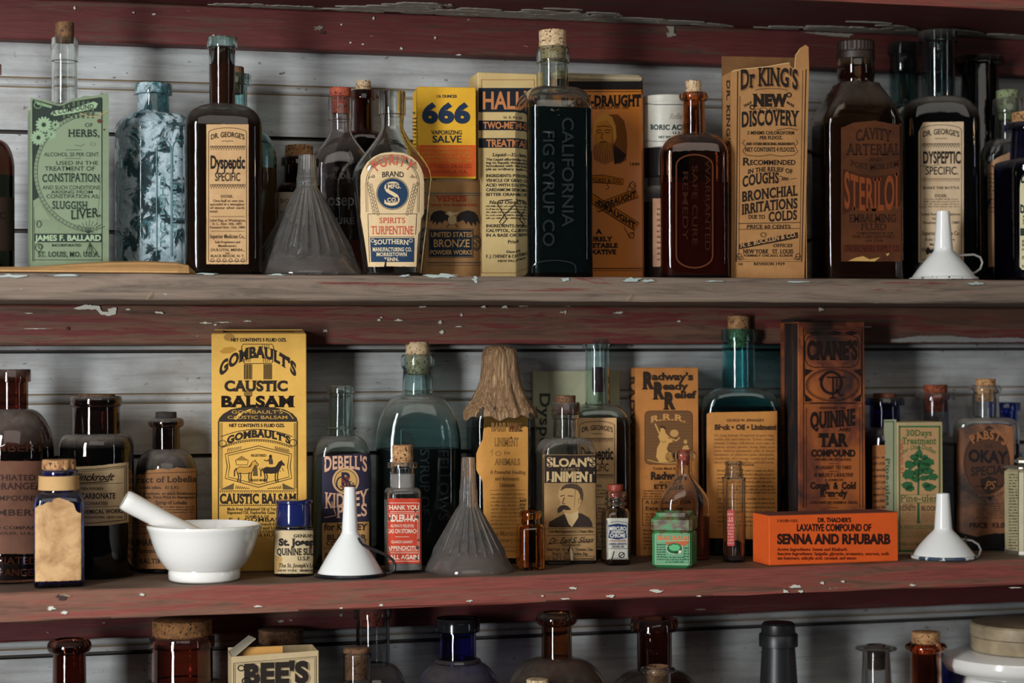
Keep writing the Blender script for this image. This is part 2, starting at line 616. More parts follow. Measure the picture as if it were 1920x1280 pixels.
def board(mb, x0, x1, y0, y1, z0, z1, mt, top=None, seed=0, wob=.0008, under=None):
    """a sawn plank with softened, slightly uneven long edges"""
    rnd = random.Random(seed); r = .0022; N = 70
    cs = [(y0, z0 + r), (y0 + r * .4, z0 + r * .3), (y0 + r * 1.2, z0), (y1, z0), (y1, z1), (y0 + r * 1.2, z1), (y0 + r * .4, z1 - r * .3), (y0, z1 - r)]
    ph = [[rnd.uniform(0, 6.28) for _ in range(4)] for _ in range(8)]
    rings = []
    for i in range(N + 1):
        X = x0 + (x1 - x0) * i / N; ring = []
        for k, (y, z) in enumerate(cs):
            a = sum(math.sin(X * f + ph[k][j]) for j, f in enumerate((9, 23, 51, 97))) * wob * .4
            ring.append((X, y + (a if y < y1 - 1e-6 else 0), z + a * .6 * (1 if k not in (3, 4) else 0)))
        rings.append(ring)
    vs = [p for q in rings for p in q]
    for k in range(8):
        f = [(i * 8 + k, (i + 1) * 8 + k, (i + 1) * 8 + (k + 1) % 8, i * 8 + (k + 1) % 8) for i in range(N)]
        m_ = (top if top is not None and k in (4, 5) else (under if under is not None and k in (2,) else mt))
        mb.add(vs, f, m_, True)
    mb.add(rings[0], [tuple(range(8))], mt); mb.add(rings[-1], [tuple(range(7, -1, -1))], mt)


def flake(mb, pts, Y, seed=1, mt=None):
    """a ragged flake of old paint on a board's face: outline in photo pixels projected on y = Y"""
    rnd = random.Random(seed); out = []
    for (ax, ay), (bx, by) in zip(pts, pts[1:] + pts[:1]):
        n = max(1, int(math.hypot(bx - ax, by - ay) / 3))
        for i in range(n):
            out.append((ax + (bx - ax) * i / n + rnd.uniform(-1, 1), ay + (by - ay) * i / n + rnd.uniform(-.8, .8)))
    P_ = [PY(x, y, Y) for x, y in out]
    n = len(P_)
    a = [(p.x, Y - .0016, p.z) for p in P_]; b = [(p.x, Y + .002, p.z) for p in P_]
    mb.add(a + b, [tuple(range(n))] + [(j, n + j, n + (j + 1) % n, (j + 1) % n) for j in range(n)], mt or CHIP)


def speck(mb, px, py, w_, h, Y, seed, mt=None):
    rnd = random.Random(seed); P_ = []
    for i in range(15):
        a = 2 * math.pi * i / 15; k = rnd.uniform(.35, 1.15)
        P_.append((px + math.cos(a) * w_ / 2 * k, py + math.sin(a) * h / 2 * k))
    q = [PY(x, y, Y) for x, y in P_]; n = len(q)
    mb.add([(p.x, Y - .0013, p.z) for p in q] + [(p.x, Y + .001, p.z) for p in q], [tuple(range(n))] + [(j, n + j, n + (j + 1) % n, (j + 1) % n) for j in range(n)], mt or CHIP)


RY = -.025
GREYCHIP = mat('pale_green_chip', '#a5b0aa', .7)
OLD = mat('old_cream_paint', '#8f8a7c', .75)
# shelf boards
mb = MB(); board(mb, XA, XB, FRONT, -.0005, .2912, .318, W_SHELF, DUST, 1, under=W_DARK)
tag(struct(mb, 'shelf_board', None), 'dark red plank shelf along the top edge, seen from below above the tall bottles', 'shelf', 'plank shelves')
mb = MB(); board(mb, XA, XB, FRONT, -.0005, -.0255, 0, W_GREY, DUST, 2)
for x, y, w_, h in ((830, 517, 70, 9), (1060, 524, 26, 8), (1185, 524, 46, 10), (1215, 526, 30, 6), (760, 517, 24, 5), (520, 515, 40, 4), (390, 513, 50, 4), (20, 517, 60, 7), (120, 516, 80, 4), (890, 524, 14, 14), (1340, 527, 40, 4), (1500, 528, 50, 4), (1830, 531, 30, 7)):
    speck(mb, x, y, w_, h, FRONT - .0005, x, GREYCHIP)
for x, a, b in ((1175, 564, 552), (275, 561, 548)):
    p, q = PY(x, a, FRONT - .004), PY(x + 8, b, FRONT - .004)
    mb.tube([p, (p + q) / 2 + Vector((0, -.0006, .0004)), q], .0003, mat('straw', '#b08a58', .8), 5)
tag(struct(mb, 'shelf_board', None), 'weathered grey brown plank shelf carrying the upper row of bottles and boxes', 'shelf', 'plank shelves')
mb = MB(); board(mb, XA, XB, FRONT, -.0005, -.3284, -.30, W_SHELF, DUST, 3, .001)
for x, y, w_, h in ((96, 1139, 20, 10), (121, 1148, 16, 6), (266, 1114, 11, 7), (1076, 1102, 17, 5), (1231, 1108, 32, 8), (1145, 1117, 20, 6), (1490, 1098, 24, 8), (1473, 1108, 12, 9), (1502, 1108, 12, 6), (1541, 1092, 10, 6), (1580, 1090, 8, 5), (1710, 1096, 12, 5), (715, 1134, 10, 5), (880, 1126, 12, 4), (640, 1139, 9, 4), (1017, 1117, 5, 4), (1060, 1122, 30, 3), (1905, 1101, 30, 3), (1310, 1117, 10, 3), (485, 1136, 20, 4)):
    speck(mb, x, y, w_, h, FRONT - .0005, x)
speck(mb, 115, 1119, 22, 12, FRONT - .0005, 5, mat('knot', '#3a2620', .8)); speck(mb, 121, 1116, 26, 7, FRONT - .0002, 6, mat('bare_wood', '#8d775f', .8))
tag(struct(mb, 'shelf_board', None), 'worn red plank shelf carrying the lower row with the mortar and funnels', 'shelf', 'plank shelves')
mb = MB(); board(mb, XA, XB, FRONT, -.0005, SHELF['C'] - .028, SHELF['C'], W_SHELF, DUST, 4)
tag(struct(mb, 'shelf_board', None), 'plank shelf below the picture holding the bottom row of bottles', 'shelf', 'plank shelves')
# rails under the shelves
mb = MB(); board(mb, XA, XB, RY, -.0005, .2483, .2909, W_RED, None, 11)


def jline(px):                            # where the rail meets the plank above it, in the photo
    lo, hi = -400, 400
    for _ in range(40):
        m_ = (lo + hi) / 2
        if PY(px, m_, RY).z > .2912: lo = m_
        else: hi = m_
    return hi


def peel(mb, x0, x1, h, n, seed, mt):
    """long ragged slivers of old paint left on the plank's underside along the rail"""
    rnd = random.Random(seed)
    for k in range(n):
        L = rnd.uniform(14, 90); xc = rnd.uniform(x0, x1); f = max(0, 1 - abs(2 * (xc - x0) / (x1 - x0) - 1)) ** .5
        off = -1.5 - h * f * rnd.random() ** 1.3; w_ = rnd.uniform(1.2, 4.2) * (.5 + f * .6); m = max(5, int(L / 8)); tp = []; bt = []
        for i in range(m + 1):
            u = i / m; e = min(1, u * 5, (1 - u) * 5); x = xc + (u - .5) * L
            tp.append((x, off - w_ * e * rnd.uniform(.3, .6) - .15)); bt.append((x, min(-.4, off + w_ * e * rnd.uniform(.25, .6) + .15)))
        out = []
        for x, dy in tp + bt[::-1]:
            o, dd = ray(x, jline(x) + dy); t = (.2912 - o.z) / dd.z; q = o + dd * t; out.append((q.x, min(q.y, RY - .0005)))
        q = len(out); z = .2903 - k * .000004
        mb.add([(x, y, z) for x, y in out] + [(x, y, .2925) for x, y in out], [(j, j + 1, q - 2 - j, q - 1 - j) for j in range(m)] + [(j, q + j, q + (j + 1) % q, (j + 1) % q) for j in range(q)], mt)


for q in ((400, 660, 4, 26, 1), (640, 980, 20, 90, 2), (930, 1200, 22, 75, 3), (1120, 1350, 8, 30, 4), (1440, 1720, 9, 40, 5), (1560, 1720, 22, 14, 6), (1690, 1880, 12, 30, 7), (1850, 1990, 10, 22, 8)): peel(mb, *q, OLD)
flake(mb, [(1250, 50), (1264, 50), (1263, 62), (1268, 67), (1252, 70), (1250, 64), (1256, 60)], RY, 7, OLD)
flake(mb, [(1500, 60), (1560, 62), (1600, 64), (1590, 70), (1540, 66)], RY, 7, OLD)
for x, y, w_, h in ((140, 16, 6, 8), (288, 27, 8, 4), (700, 34, 6, 6), (752, 91, 6, 6), (816, 71, 5, 5), (657, 80, 4, 4), (400, 67, 4, 5), (860, 103, 14, 3), (640, 46, 5, 4), (250, 24, 5, 4), (680, 83, 5, 3)):
    speck(mb, x, y, w_, h, RY - .0004, x)
speck(mb, 597, 53, 22, 12, RY - .0004, 9, mat('knot_pale', '#80786a', .8)); speck(mb, 606, 61, 12, 7, RY - .0007, 8, mat('knot', '#3a2620', .8))
struct(mb, 'trim_1')
mb = MB(); board(mb, XA, XB, -.05, -.0005, -.0668, -.0257, W_MID, None, 12, .0005)
yy = -.05
flake(mb, [(138, 578), (160, 571), (186, 573), (190, 583), (204, 585), (203, 578), (219, 576), (218, 588), (207, 592), (190, 590), (180, 580), (160, 580), (148, 581)], yy, 8)
for x, y, w_, h in ((240, 580, 12, 4), (297, 586, 22, 6), (385, 605, 24, 5), (420, 604, 40, 3), (404, 609, 8, 5), (465, 602, 20, 3), (70, 616, 60, 2), (55, 587, 20, 2), (906, 575, 11, 6), (946, 575, 14, 6), (748, 600, 18, 6), (825, 604, 8, 8), (710, 600, 8, 5), (865, 590, 6, 6), (715, 595, 6, 3), (980, 573, 20, 4), (1065, 573, 10, 3), (1053, 585, 12, 3), (1060, 585, 5, 8), (1160, 586, 22, 4), (1273, 602, 6, 5), (1540, 580, 16, 8), (610, 620, 10, 6), (828, 622, 12, 8), (790, 575, 20, 3), (860, 612, 20, 3)):
    speck(mb, x, y, w_, h, yy - .0004, x)
speck(mb, 127, 616, 11, 7, yy - .0004, 3, mat('knot', '#3a2620', .8))
flake(mb, [(1670, 636), (1720, 630), (1780, 629), (1830, 634), (1900, 632), (1930, 636), (1930, 641), (1670, 641)], yy, 12, mat('scuffed_edge', '#8d8a86', .8))
struct(mb, 'trim_2')
mb = MB(); board(mb, XA, XB, RY, -.0005, -.3705, -.3289, W_DARK, None, 13)
for x, y, w_, h in ((525, 1164, 14, 6), (545, 1162, 8, 4), (90, 1185, 6, 3), (195, 1167, 8, 3), (640, 1152, 8, 8), (1313, 1142, 20, 3)):
    speck(mb, x, y, w_, h, RY - .0004, x, OLD)
struct(mb, 'trim_3')
mb = MB(); board(mb, XA, XB, -.014, -.0005, wz(655), -.0670, WALL, None, 14, .0003)
struct(mb, 'trim_4')


# ------------------------------------------------------------------ builders
class Ctx:
    pass


def lray(c, px, py):
    o, d = ray(px, py)
    return c.Ri @ (o - c.loc), c.Ri @ d


def frame(c, loc, rz):
    c.loc = Vector(loc); c.R = Matrix.Rotation(rz, 3, 'Z'); c.Ri = c.R.transposed()


def cross(a, b, n, cham, N):
    out = []
    for j in range(N):
        th = 2 * math.pi * (j + .5) / N; cs, sn = math.cos(th), math.sin(th)
        if cham:
            ca = cham * min(a, b)
            q = 1 / math.hypot(1, 1)
            r = min(a / max(abs(cs), 1e-6), b / max(abs(sn), 1e-6), (a + b - ca) * q / max((abs(cs) + abs(sn)) * q, 1e-6))
        else:
            r = (abs(cs / a) ** n + abs(sn / b) ** n) ** (-1 / n)
        out.append((cs * r, sn * r))
    return out


def cat_prof(lip, neck, sh, body, base_y, style, foot=3, lipstyle='band', steps=10):
    """outline from base up in photo px: (half width, y)"""
    bh, bb = body if isinstance(body, tuple) else (body, body)
    P_ = [(bb - foot, base_y), (bb - foot * .3, base_y - foot * .35), (bb, base_y - foot)]
    ys = sh; yn, nt, nb = neck
    P_.append((bb + (bh - bb) * .5, (base_y + ys) / 2 if bh != bb else base_y - foot - .3 * (base_y - ys)))
    for i in range(steps + 1):
        t = i / steps
        if style == 'round':
            a = math.pi / 2 * t; r = nb + (bh - nb) * math.cos(a); y = ys - (ys - yn) * math.sin(a)
        elif style == 'square':
            a = math.pi / 2 * t; r = nb + (bh - nb) * math.cos(a) ** .6; y = ys - (ys - yn) * math.sin(a) ** .8
        elif style == 'ogee':
            r = bh - (bh - nb) * (1 - math.cos(math.pi * t)) / 2; y = ys - (ys - yn) * t
        elif style == 'tear':
            a = math.pi / 2 * t; k = t * t * (3 - 2 * t)
            r1 = nb + (bh - nb) * math.cos(a); r2 = bh - (bh - nb) * (1 - math.cos(math.pi * t)) / 2
            r = r1 * .35 + r2 * .65; y = ys - (ys - yn) * t
        P_.append((r, y))
    y0, y1, lh = lip
    P_.append((nb + (nt - nb) * .1, yn - (yn - y1) * .06 - 1)); P_.append((nt, y1 + .5))
    if lipstyle == 'band':
        P_ += [(lh, y1 - .6), (lh, y0 + 2), (lh - 1.5, y0)]
    elif lipstyle == 'bead':
        for i in range(1, 8):
            a = math.pi * i / 7.5
            P_.append((nt + (lh - nt) * math.sin(a), y1 - (y1 - y0) * (1 - math.cos(a)) / 2))
    elif lipstyle == 'cone':
        P_ += [(lh, y1 - 1), (lh * .97, y0 + 2), (lh * .97 - 1.5, y0)]
    return P_


def bottle(name, label, cat, cx, Y, shelf, lip, neck, sh, body, g, style='round', b=None, n=2, cham=0, rz=0, liq=None, ck=None,
           lipstyle='band', group=None, wall=.0019, foot=3, N=48, base=None, prof=None, glass_label=None):
    """lip=(top,bottom,half) neck=(bottom y,half top,half bottom) sh=shoulder end y; all photo px at the depth Y"""
    c = Ctx(); p0 = PY(cx, 640, Y); z0 = SHELF[shelf]
    frame(c, (p0.x, Y, z0), rz)
    c.s = (PY(cx + 20, 640, Y) - PY(cx - 20, 640, Y)).x / 40
    zo = lambda py: PY(cx, py, Y).z - z0
    c.zo = zo
    by = 640 + (0 - (zo(640))) / (zo(641) - zo(640))
    c.by = by
    bh = body[0] if isinstance(body, tuple) else body
    tanv = abs(math.tan(math.atan(p0.x / (Y - CAM.y)) + rz))
    bb = (b if b else bh * c.s)
    k_ = (1 - 2 / n) if not cham else .7
    aW = bh * c.s - bb * tanv * k_ if (b or n > 2 or cham) else bh * c.s
    P_ = prof or cat_prof(lip, neck, sh, body, by, style, foot, lipstyle)
    rings = []
    nb = neck[2]
    for hw, y in P_:
        z = 0 if y == by else zo(y)
        if y < sh - .01 and True:
            t = max(0, min(1, (hw - nb) / max(bh - nb, 1e-6))) if y > neck[0] - 1 else 0
        else:
            t = 1
        a = hw * c.s * (1 - t) + hw / bh * aW * t
        bq = hw * c.s * (1 - t) + bb * (hw / bh) * t
        rings.append((a, bq, 2 + (n - 2) * t ** .5, z, cham * t))
    c.rings = rings; c.b = bb; c.a = aW

    def sec(z):
        r = rings
        if z <= r[2][3]: return r[2]
        for q, p in zip(r[2:], r[3:]):
            if q[3] <= z <= p[3]:
                f = (z - q[3]) / max(p[3] - q[3], 1e-9)
                return tuple(u + (v - u) * f for u, v in zip(q, p))
        return r[-1]

    def front(x, z):
        a, bq, nn, _, ch = sec(z)
        x = min(abs(x), a * .985)
        if ch:
            ca = ch * min(a, bq)
            return min(bq, a + bq - ca - x)
        return bq * max(1 - (x / a) ** nn, 0) ** (1 / nn)
    c.front = front

    def fn(px, py, d):
        O, D = lray(c, px, py); y = -bb
        for _ in range(4):
            t = (y - O.y) / D.y; x = O.x + D.x * t; z = O.z + D.z * t; y = -front(x, z)
        a = sec(z)[0]; x = max(-a * .985, min(a * .985, x))
        # step off along the outward normal
        e = 1e-4; sl = (front(abs(x) + e, z) - front(abs(x), z)) / e * (1 if x >= 0 else -1)
        L = math.hypot(1, sl)
        return (x - sl * d / L, -front(x, z) - d / L, z)
    c.fn = fn
    c.root = root(name, c.loc, label, cat, group, rz)

    def ring3(a, bq, nn, z, ch): return [(x, y, z) for x, y in cross(max(a, .0004), max(bq, .0004), nn, ch, N)]
    outer = [ring3(*q) for q in rings]
    # inner surface
    inn = []
    m = len(rings)
    for i, (a, bq, nn, z, ch) in enumerate(rings):
        if i < 2: continue
        q0 = rings[max(i - 1, 2)]; q1 = rings[min(i + 1, m - 1)]
        da, dz = q1[0] - q0[0], q1[3] - q0[3]; L = math.hypot(da, dz) or 1
        # outward normal = (dz, -da)/L
        zi = z + da / L * wall; ai = a - dz / L * wall; bi = bq - dz / L * wall
        if i == 2: zi = max(wall * 2.2, zi); ai = a - wall; bi = bq - wall
        nr = min(r_[0] for r_ in rings[3:]) - wall
        if z > zo(neck[0]) - .001: ai = bi = min(ai, max(nr, .0015)); zi = z
        if inn and zi <= inn[-1][3]: zi = inn[-1][3] + 1e-5
        if i == m - 1: zi = z
        inn.append((max(ai, .001), max(bi, .001), nn, zi, ch))
    c.inn = inn
    mb = MB()
    mb.rings(outer + [ring3(*q) for q in reversed(inn)], g)
    c.glass = mb.build('glass_body', c.root, 50)
    if glass_label: c.glass['label'] = glass_label
    if liq:
        ly, lm = liq; lz = zo(ly); q = []
        for (a, bq, nn, z, ch) in inn:
            if z < lz: q.append((a + .0005, bq + .0005, nn, z - (.0005 if not q else 0), ch))
            else:
                pa = q[-1] if q else (a, bq, nn, z, ch); f = (lz - pa[3]) / max(z - pa[3], 1e-9)
                q.append(tuple(u + (v - u) * f for u, v in zip(pa[:3], (a + .0005, bq + .0005, nn))) + (lz, ch)); break
        mb = MB(); mb.rings([ring3(*k) for k in q], lm); mb.build('liquid', c.root, 50)
    if ck:
        yt, yb, ht, hb, cm = ck
        lipz = zo(lip[0]); R_ = inn[-1][0] - .0002
        rb = min(hb * c.s, R_); rt_ = ht * c.s
        zt, zb = zo(yt), zo(yb)
        prof_ = [(rb * .96, zb), (rb, zb + .0006)]
        if lipz > zb: prof_ += [(min(R_, rt_), lipz - .0002), (max(min(R_, rt_), rt_ if rt_ <= R_ else R_), lipz + .0002)]
        prof_ += [(rt_, max(lipz, zb) + .0012), (rt_ * 1.0, zt - .0006), (rt_ * .96, zt)]
        mb = MB(); rnd = random.Random(int(cx))
        rs = []
        for r_, z in prof_:
            rs.append([(r_ * math.cos(2 * math.pi * j / 24) * (1 + rnd.uniform(-.015, .015)), r_ * math.sin(2 * math.pi * j / 24) * (1 + rnd.uniform(-.015, .015)), z + rnd.uniform(-.0002, .0002)) for j in range(24)])
        mb.rings(rs, cm); c.corkob = mb.build('cork', c.root, 45)
    return c


def label_on(c, curved=True, name='label'):
    mb = MB(); s = Sheet(mb, c.fn, curved); s.ctx = c; s.name = name
    return s


def done(s, lab=None):
    o = s.mb.build(s.name, s.ctx.root)
    if lab: o['label'] = lab
    return o


def emboss(c, items, m_, h=.0007, name='embossing'):
    """raised lettering moulded in the glass: items (text,x,y0,y1,cap,'v') or (text,x0,x1,yb,cap,'h')"""
    for it in items:
        mb = MB(); tmp = MB(); s = Sheet(tmp, lambda x, y, d: (x, y, 0), False)
        if it[-1] == 'v': s.tv(it[0], it[1], it[2], it[3], it[4], '#000000', 'n', .01)
        elif it[-1] == 'h': s.t(it[0], it[1], it[2], it[3], it[4], '#000000', 'n', .01)
        else: s.l(it[0], it[1], '#000000')
        vs = tmp.v; cnt = {}
        for f in tmp.f:
            for i in range(len(f)):
                e = (f[i], f[(i + 1) % len(f)])
                cnt[e] = cnt.get(e, 0) + 1
        key = lambda i: (round(vs[i][0], 3), round(vs[i][1], 3))
        und = {}
        for (a, b_) in cnt:
            q = tuple(sorted((key(a), key(b_)))); und[q] = und.get(q, 0) + 1
        top = [c.fn(v[0], v[1], h) for v in vs]; bot = [c.fn(v[0], v[1], -.0003) for v in vs]; n = len(vs)
        fs = list(tmp.f)
        for (a, b_) in cnt:
            if und[tuple(sorted((key(a), key(b_))))] == 1: fs.append((a, n + a, n + b_, b_))
        mb.add(top + bot, fs, m_, False)
        mb.build(name, c.root)


def carton(name, label, cat, x0, x1, ytop, Yf, depth, shelf, mt, rz=0, z0=None, group=None, cham=.0007, ymid=None, build=True, tm=None, lid=0):
    """upright box with its front face at y = Yf, front edges at photo px x0, x1"""
    c = Ctx(); xm = (x0 + x1) / 2; ym = ymid or ytop + 150
    p0 = PY(xm, ym, Yf); zb = SHELF[shelf] if z0 is None else z0
    frame(c, (p0.x, Yf, zb), rz)

    def hit(px, py):
        O, D = lray(c, px, py); t = (0 - O.y) / D.y; return O + D * t
    c.x0, c.x1 = hit(x0, ym).x, hit(x1, ym).x
    c.h = hit(xm, ytop).z; c.depth = depth
    c.root = root(name, c.loc, label, cat, group, rz)

    def fn(px, py, d):
        q = hit(px, py); return (q.x, -d, q.z)

    def left(px, py, d):
        O, D = lray(c, px, py); t = (c.x0 - O.x) / D.x; q = O + D * t
        return (c.x0 - d, max(.0004, min(depth - .0004, q.y)), q.z)
    c.fn, c.left, c.hit = fn, left, hit
    c.mb = MB()
    if build: c.mb.box(c.x0, c.x1, 0, depth, 0, c.h, mt, cham)
    c.sheet = Sheet(c.mb, fn); c.side = Sheet(c.mb, left)
    return c


def fin(c, name='body'):
    return c.mb.build(name, c.root)


def glass_funnel(label, cx, Y, shelf, top, tip_hw, yt, t_hw, rim_hw, g, ribs=26):
    c = Ctx(); p0 = PY(cx, 640, Y); z0 = SHELF[shelf]; frame(c, (p0.x, Y, z0), 0)
    s = (PY(cx + 20, 640, Y) - PY(cx - 20, 640, Y)).x / 40
    zo = lambda py: PY(cx, py, Y).z - z0
    c.root = root('glass_funnel', c.loc, label, 'funnel', 'ribbed glass funnels')
    N = ribs * 8; H = zo(yt); mb = MB()

    def ring(r, z, amp):
        return [((r * (1 + amp * max(0, math.cos(ribs * 2 * math.pi * j / N)) ** 3)) * math.cos(2 * math.pi * j / N), (r * (1 + amp * max(0, math.cos(ribs * 2 * math.pi * j / N)) ** 3)) * math.sin(2 * math.pi * j / N), z) for j in range(N)]
    R = rim_hw * s; T = t_hw * s; th = .0022; out = [ring(R * .985, 0, 0), ring(R, .0012, 0), ring(R, .003, 0)]
    K = 16
    for i in range(1, K + 1):
        t = i / K; r = R + (T - R) * t; z = .003 + (H - .003) * t
        amp = 0 if t < .2 or t > .97 else .06 * min(1, (t - .2) * 9)
        out.append(ring(r, z, amp + (0 if t < .6 else .05 * (t - .6))))
    tz = zo(top)
    for t in (.12, .3, .32, .6, 1):
        r = T + (tip_hw * s - T) * t * .9
        if t == .3: r *= 1.06
        out.append(ring(r, H + (tz - H) * t, .03))
    ir = tip_hw * s - th * .8
    inn = [ring(max(ir, .0015), tz, 0), ring(max(T - th, .002), H, 0), ring(R - th * 1.2, .002, 0), ring(R * .97 - th, 0, 0)]
    allr = out + inn; vs = [p for r in allr for p in r]; fs = []
    for i in range(len(allr)):
        k = (i + 1) % len(allr)
        for j in range(N):
            q = (j + 1) % N; fs.append((i * N + j, i * N + q, k * N + q, k * N + j))
    mb.add(vs, fs, g, True); mb.build('funnel_cone', c.root, 60)
    return c


def enamel_funnel(label, cx, Y, shelf, top, tip_hw, yt, t_hw, rim_hw, base_cut=0):
    c = Ctx(); p0 = PY(cx, 640, Y); z0 = SHELF[shelf]; frame(c, (p0.x, Y, z0), 0)
    s = (PY(cx + 20, 640, Y) - PY(cx - 20, 640, Y)).x / 40
    zo = lambda py: PY(cx, py, Y).z - z0
    c.s = s; c.zo = zo
    c.root = root('enamel_funnel', c.loc, label, 'funnel', 'white enamel funnels')
    N = 56
    ring = lambda r, z: [(r * math.cos(2 * math.pi * j / N), r * math.sin(2 * math.pi * j / N), z) for j in range(N)]
    R, T, H, tz = rim_hw * s, t_hw * s, zo(yt), zo(top); th = .0009
    out = [(R * .955, .0028), (R * .93, .0048)]
    for t in (.15, .3, .5, .7, .85, .95):
        out.append((R * .93 + (T - R * .93) * t, .0048 + (H - .0048) * t + .0012 * math.sin(math.pi * t)))
    out += [(T, H + .001), (T * .99, H + .004), (T + (tip_hw * s - T) * .6, H + (tz - H) * .6), (tip_hw * s, tz)]
    inn = [(r - th, z) for r, z in reversed(out)]
    allr = [ring(*q) for q in out + inn]; vs = [p for r in allr for p in r]; fs = []
    for i in range(len(allr)):
        k = (i + 1) % len(allr)
        for j in range(N):
            q = (j + 1) % N; fs.append((i * N + j, i * N + q, k * N + q, k * N + j))
    mb = MB(); mb.add(vs, fs, ENAMEL, True); mb.build('funnel_cone', c.root, 50)
    return c


def torus(mb, R, r, z, mt, N=56, n=8, rnd=None, zs=1):
    rs = []
    for i in range(N):
        a = 2 * math.pi * i / N; q = 1
        rs.append([((R + r * math.cos(2 * math.pi * j / n)) * math.cos(a), (R + r * math.cos(2 * math.pi * j / n)) * math.sin(a), z + r * zs * math.sin(2 * math.pi * j / n)) for j in range(n)])
    vs = [p for q in rs for p in q]
    mb.add(vs, [(i * n + j, ((i + 1) % N) * n + j, ((i + 1) % N) * n + (j + 1) % n, i * n + (j + 1) % n) for i in range(N) for j in range(n)], mt, True)


def enamel_mat():
    t = NT('white_enamel'); v = t.coord((1, 1, 1)); n = t.noise(v, 240, 3, .6)
    f = t.ramp(n, [(.24, 1), (.26, 0)])
    t.l(t.mix(f, '#e8e8e4', '#1c1a1a'), t.b.inputs['Base Color']); t.b.inputs['Roughness'].default_value = .18
    t.b.inputs['Coat Weight'].default_value = .3
    return t.m


def rim_mat(edge, body, thr):
    t = NT('chipped_enamel_rim'); v = t.coord((1, 1, .4)); n = t.noise(v, 70, 4, .6)
    t.l(t.ramp(n, [(thr - .01, edge), (thr + .01, body)]), t.b.inputs['Base Color']); t.b.inputs['Roughness'].default_value = .25
    return t.m


ENAMEL = enamel_mat()
CERAMIC = mat('glazed_ceramic', '#e9e6df', .16, coat=.4)
CORK = cork(); CORK_D = cork('cork_dark', '#7a5636', '#4a2e1c'); CORK_R = cork('cork_red', '#b8583c', '#7e3222', '#3a1410')
CORK_L = cork('cork_light', '#d9c19c', '#b08c62', '#4a3420')
G_CLEAR = glass('clear', (.86, .90, .86), dust=.10)
G_CLEARD = glass('clear_dusty', (.80, .83, .80), dust=.55, haze=.08)
G_FUN = glass('funnel', (.96, .95, .92), dust=.13, haze=.45, dust_light_col=(.62, .58, .54))  # pale haze paints in the light that the glass ribs catch
G_AQUA = glass('aqua', (.36, .72, .70), dust=.2)
G_AQUAP = glass('aqua_pale', (.62, .85, .81), dust=.35)
G_TEAL = glass('teal', (.10, .54, .60), dust=.2)
G_AMBER = glass('amber', (.50, .14, .022))
G_AMBERD = glass('amber_dark', (.06, .006, .002), dust=.10)
G_AMBERX = glass('amber_dusty', (.02, .004, .002), dust=.5)
G_BLUE = glass('cobalt', (.012, .02, .34), dust=.18)
G_BLUED = glass('cobalt_dark', (.006, .010, .14), dust=.25)
G_PATINA = glass('iridescent_teal', (.05, .30, .32), patina=True)
G_DARK = glass('nearly_black', (.012, .008, .006), dust=.25)
G_DARKX = glass('nearly_black_dusty', (.012, .008, .006), dust=.75)
L_BLACK = liquid('black', (.004, .004, .004)); L_BROWN = liquid('brown', (.018, .006, .003)); L_GREEN = liquid('green_black', (.004, .009, .010))
L_RUST = liquid('rust', (.10, .03, .012), .4)
EMB = mat('moulded_dark_glass', (.020, .024, .024), .1, coat=.6)  # lightened colour stands in for highlights on the raised letters
L_AMBER = liquid('amber', (.30, .05, .006), .05, .9)
L_ROSE = liquid('rose_brown', (.40, .13, .07), .1, .8)
# ================================================================== UPPER SHELF
def petals(s, cx, cy, r, n, c, lay=4):
    for i in range(n):
        a = 2 * math.pi * i / n; ux, uy = math.cos(a), math.sin(a)
        pts = []
        for j in range(10):
            b_ = 2 * math.pi * j / 10; u = r * .62 + r * .38 * math.cos(b_); v = r * .15 * math.sin(b_)
            pts.append((cx + ux * u - uy * v, cy + uy * u + ux * v))
        s.p(pts, c, lay)


# green carton, torn open at the top, with a bottle standing in it
P_GREEN = paper('#7e8d71', .35, '#5d6a4c')
c = carton('paper_carton', 'torn open green carton with black print and a clear bottle neck rising from it', 'carton', 57, 204, 185, -.158, .05, 'A', P_GREEN, .05, build=False)
T_ = .0007
edge = [(57, 183), (64, 184), (75, 187), (86, 187), (98, 192), (110, 196), (118, 194), (128, 191), (136, 184), (150, 183), (158, 179), (172, 180), (184, 178), (196, 176), (201, 174), (204, 180)]
c.mb.slab([(204, 513), (57, 513)] + edge, lambda u, v, d: c.fn(u, v, d - T_), T_, P_GREEN)
c.mb.box(c.x0, c.x0 + T_, T_, .05, 0, c.h - .012, P_GREEN, .0001); c.mb.box(c.x1 - T_, c.x1, T_, .05, 0, c.h - .003, P_GREEN, .0001)
c.mb.box(c.x0, c.x1, .05 - T_, .05, 0, c.h - .006, P_GREEN, .0001); c.mb.box(c.x0, c.x1, 0, .05, 0, T_, P_GREEN, .0001)
s = c.sheet; s.ink = '#1b231f'; GR = '#7e8d71'; DK = '#2b352e'
s.p([(62, 186), (98, 196), (112, 199), (136, 190), (190, 182), (190, 300), (62, 376)], DK, 1)
for i in range(7): s.r(118 + i * 9, 194 + (2 if i < 2 else -4), 122 + i * 9, 222, '#56664f', 2)
s.p([(64, 188), (98, 199), (96, 203), (70, 196)], '#7a9470', 2); s.e(71, 197, 7, 6, '#7a9470', 2, 1.2)
ov = [(176 + 113 * math.sin(math.radians(a)), 322 - 113 * math.cos(math.radians(a))) for a in range(178, 369, 5)]
s.p([(min(x, 190), y) for x, y in ov] + [(190, 322)], GR, 2)
for rr in (113, 106): s.l([(min(190, 176 + rr * math.sin(math.radians(a))), 322 - rr * math.cos(math.radians(a))) for a in range(180, 366, 5)], 1, None, 3)
for a in range(184, 364, 4): s.e(176 + 109.5 * math.sin(math.radians(a)), 322 - 109.5 * math.cos(math.radians(a)), 1.9, None, None, 3, .8)
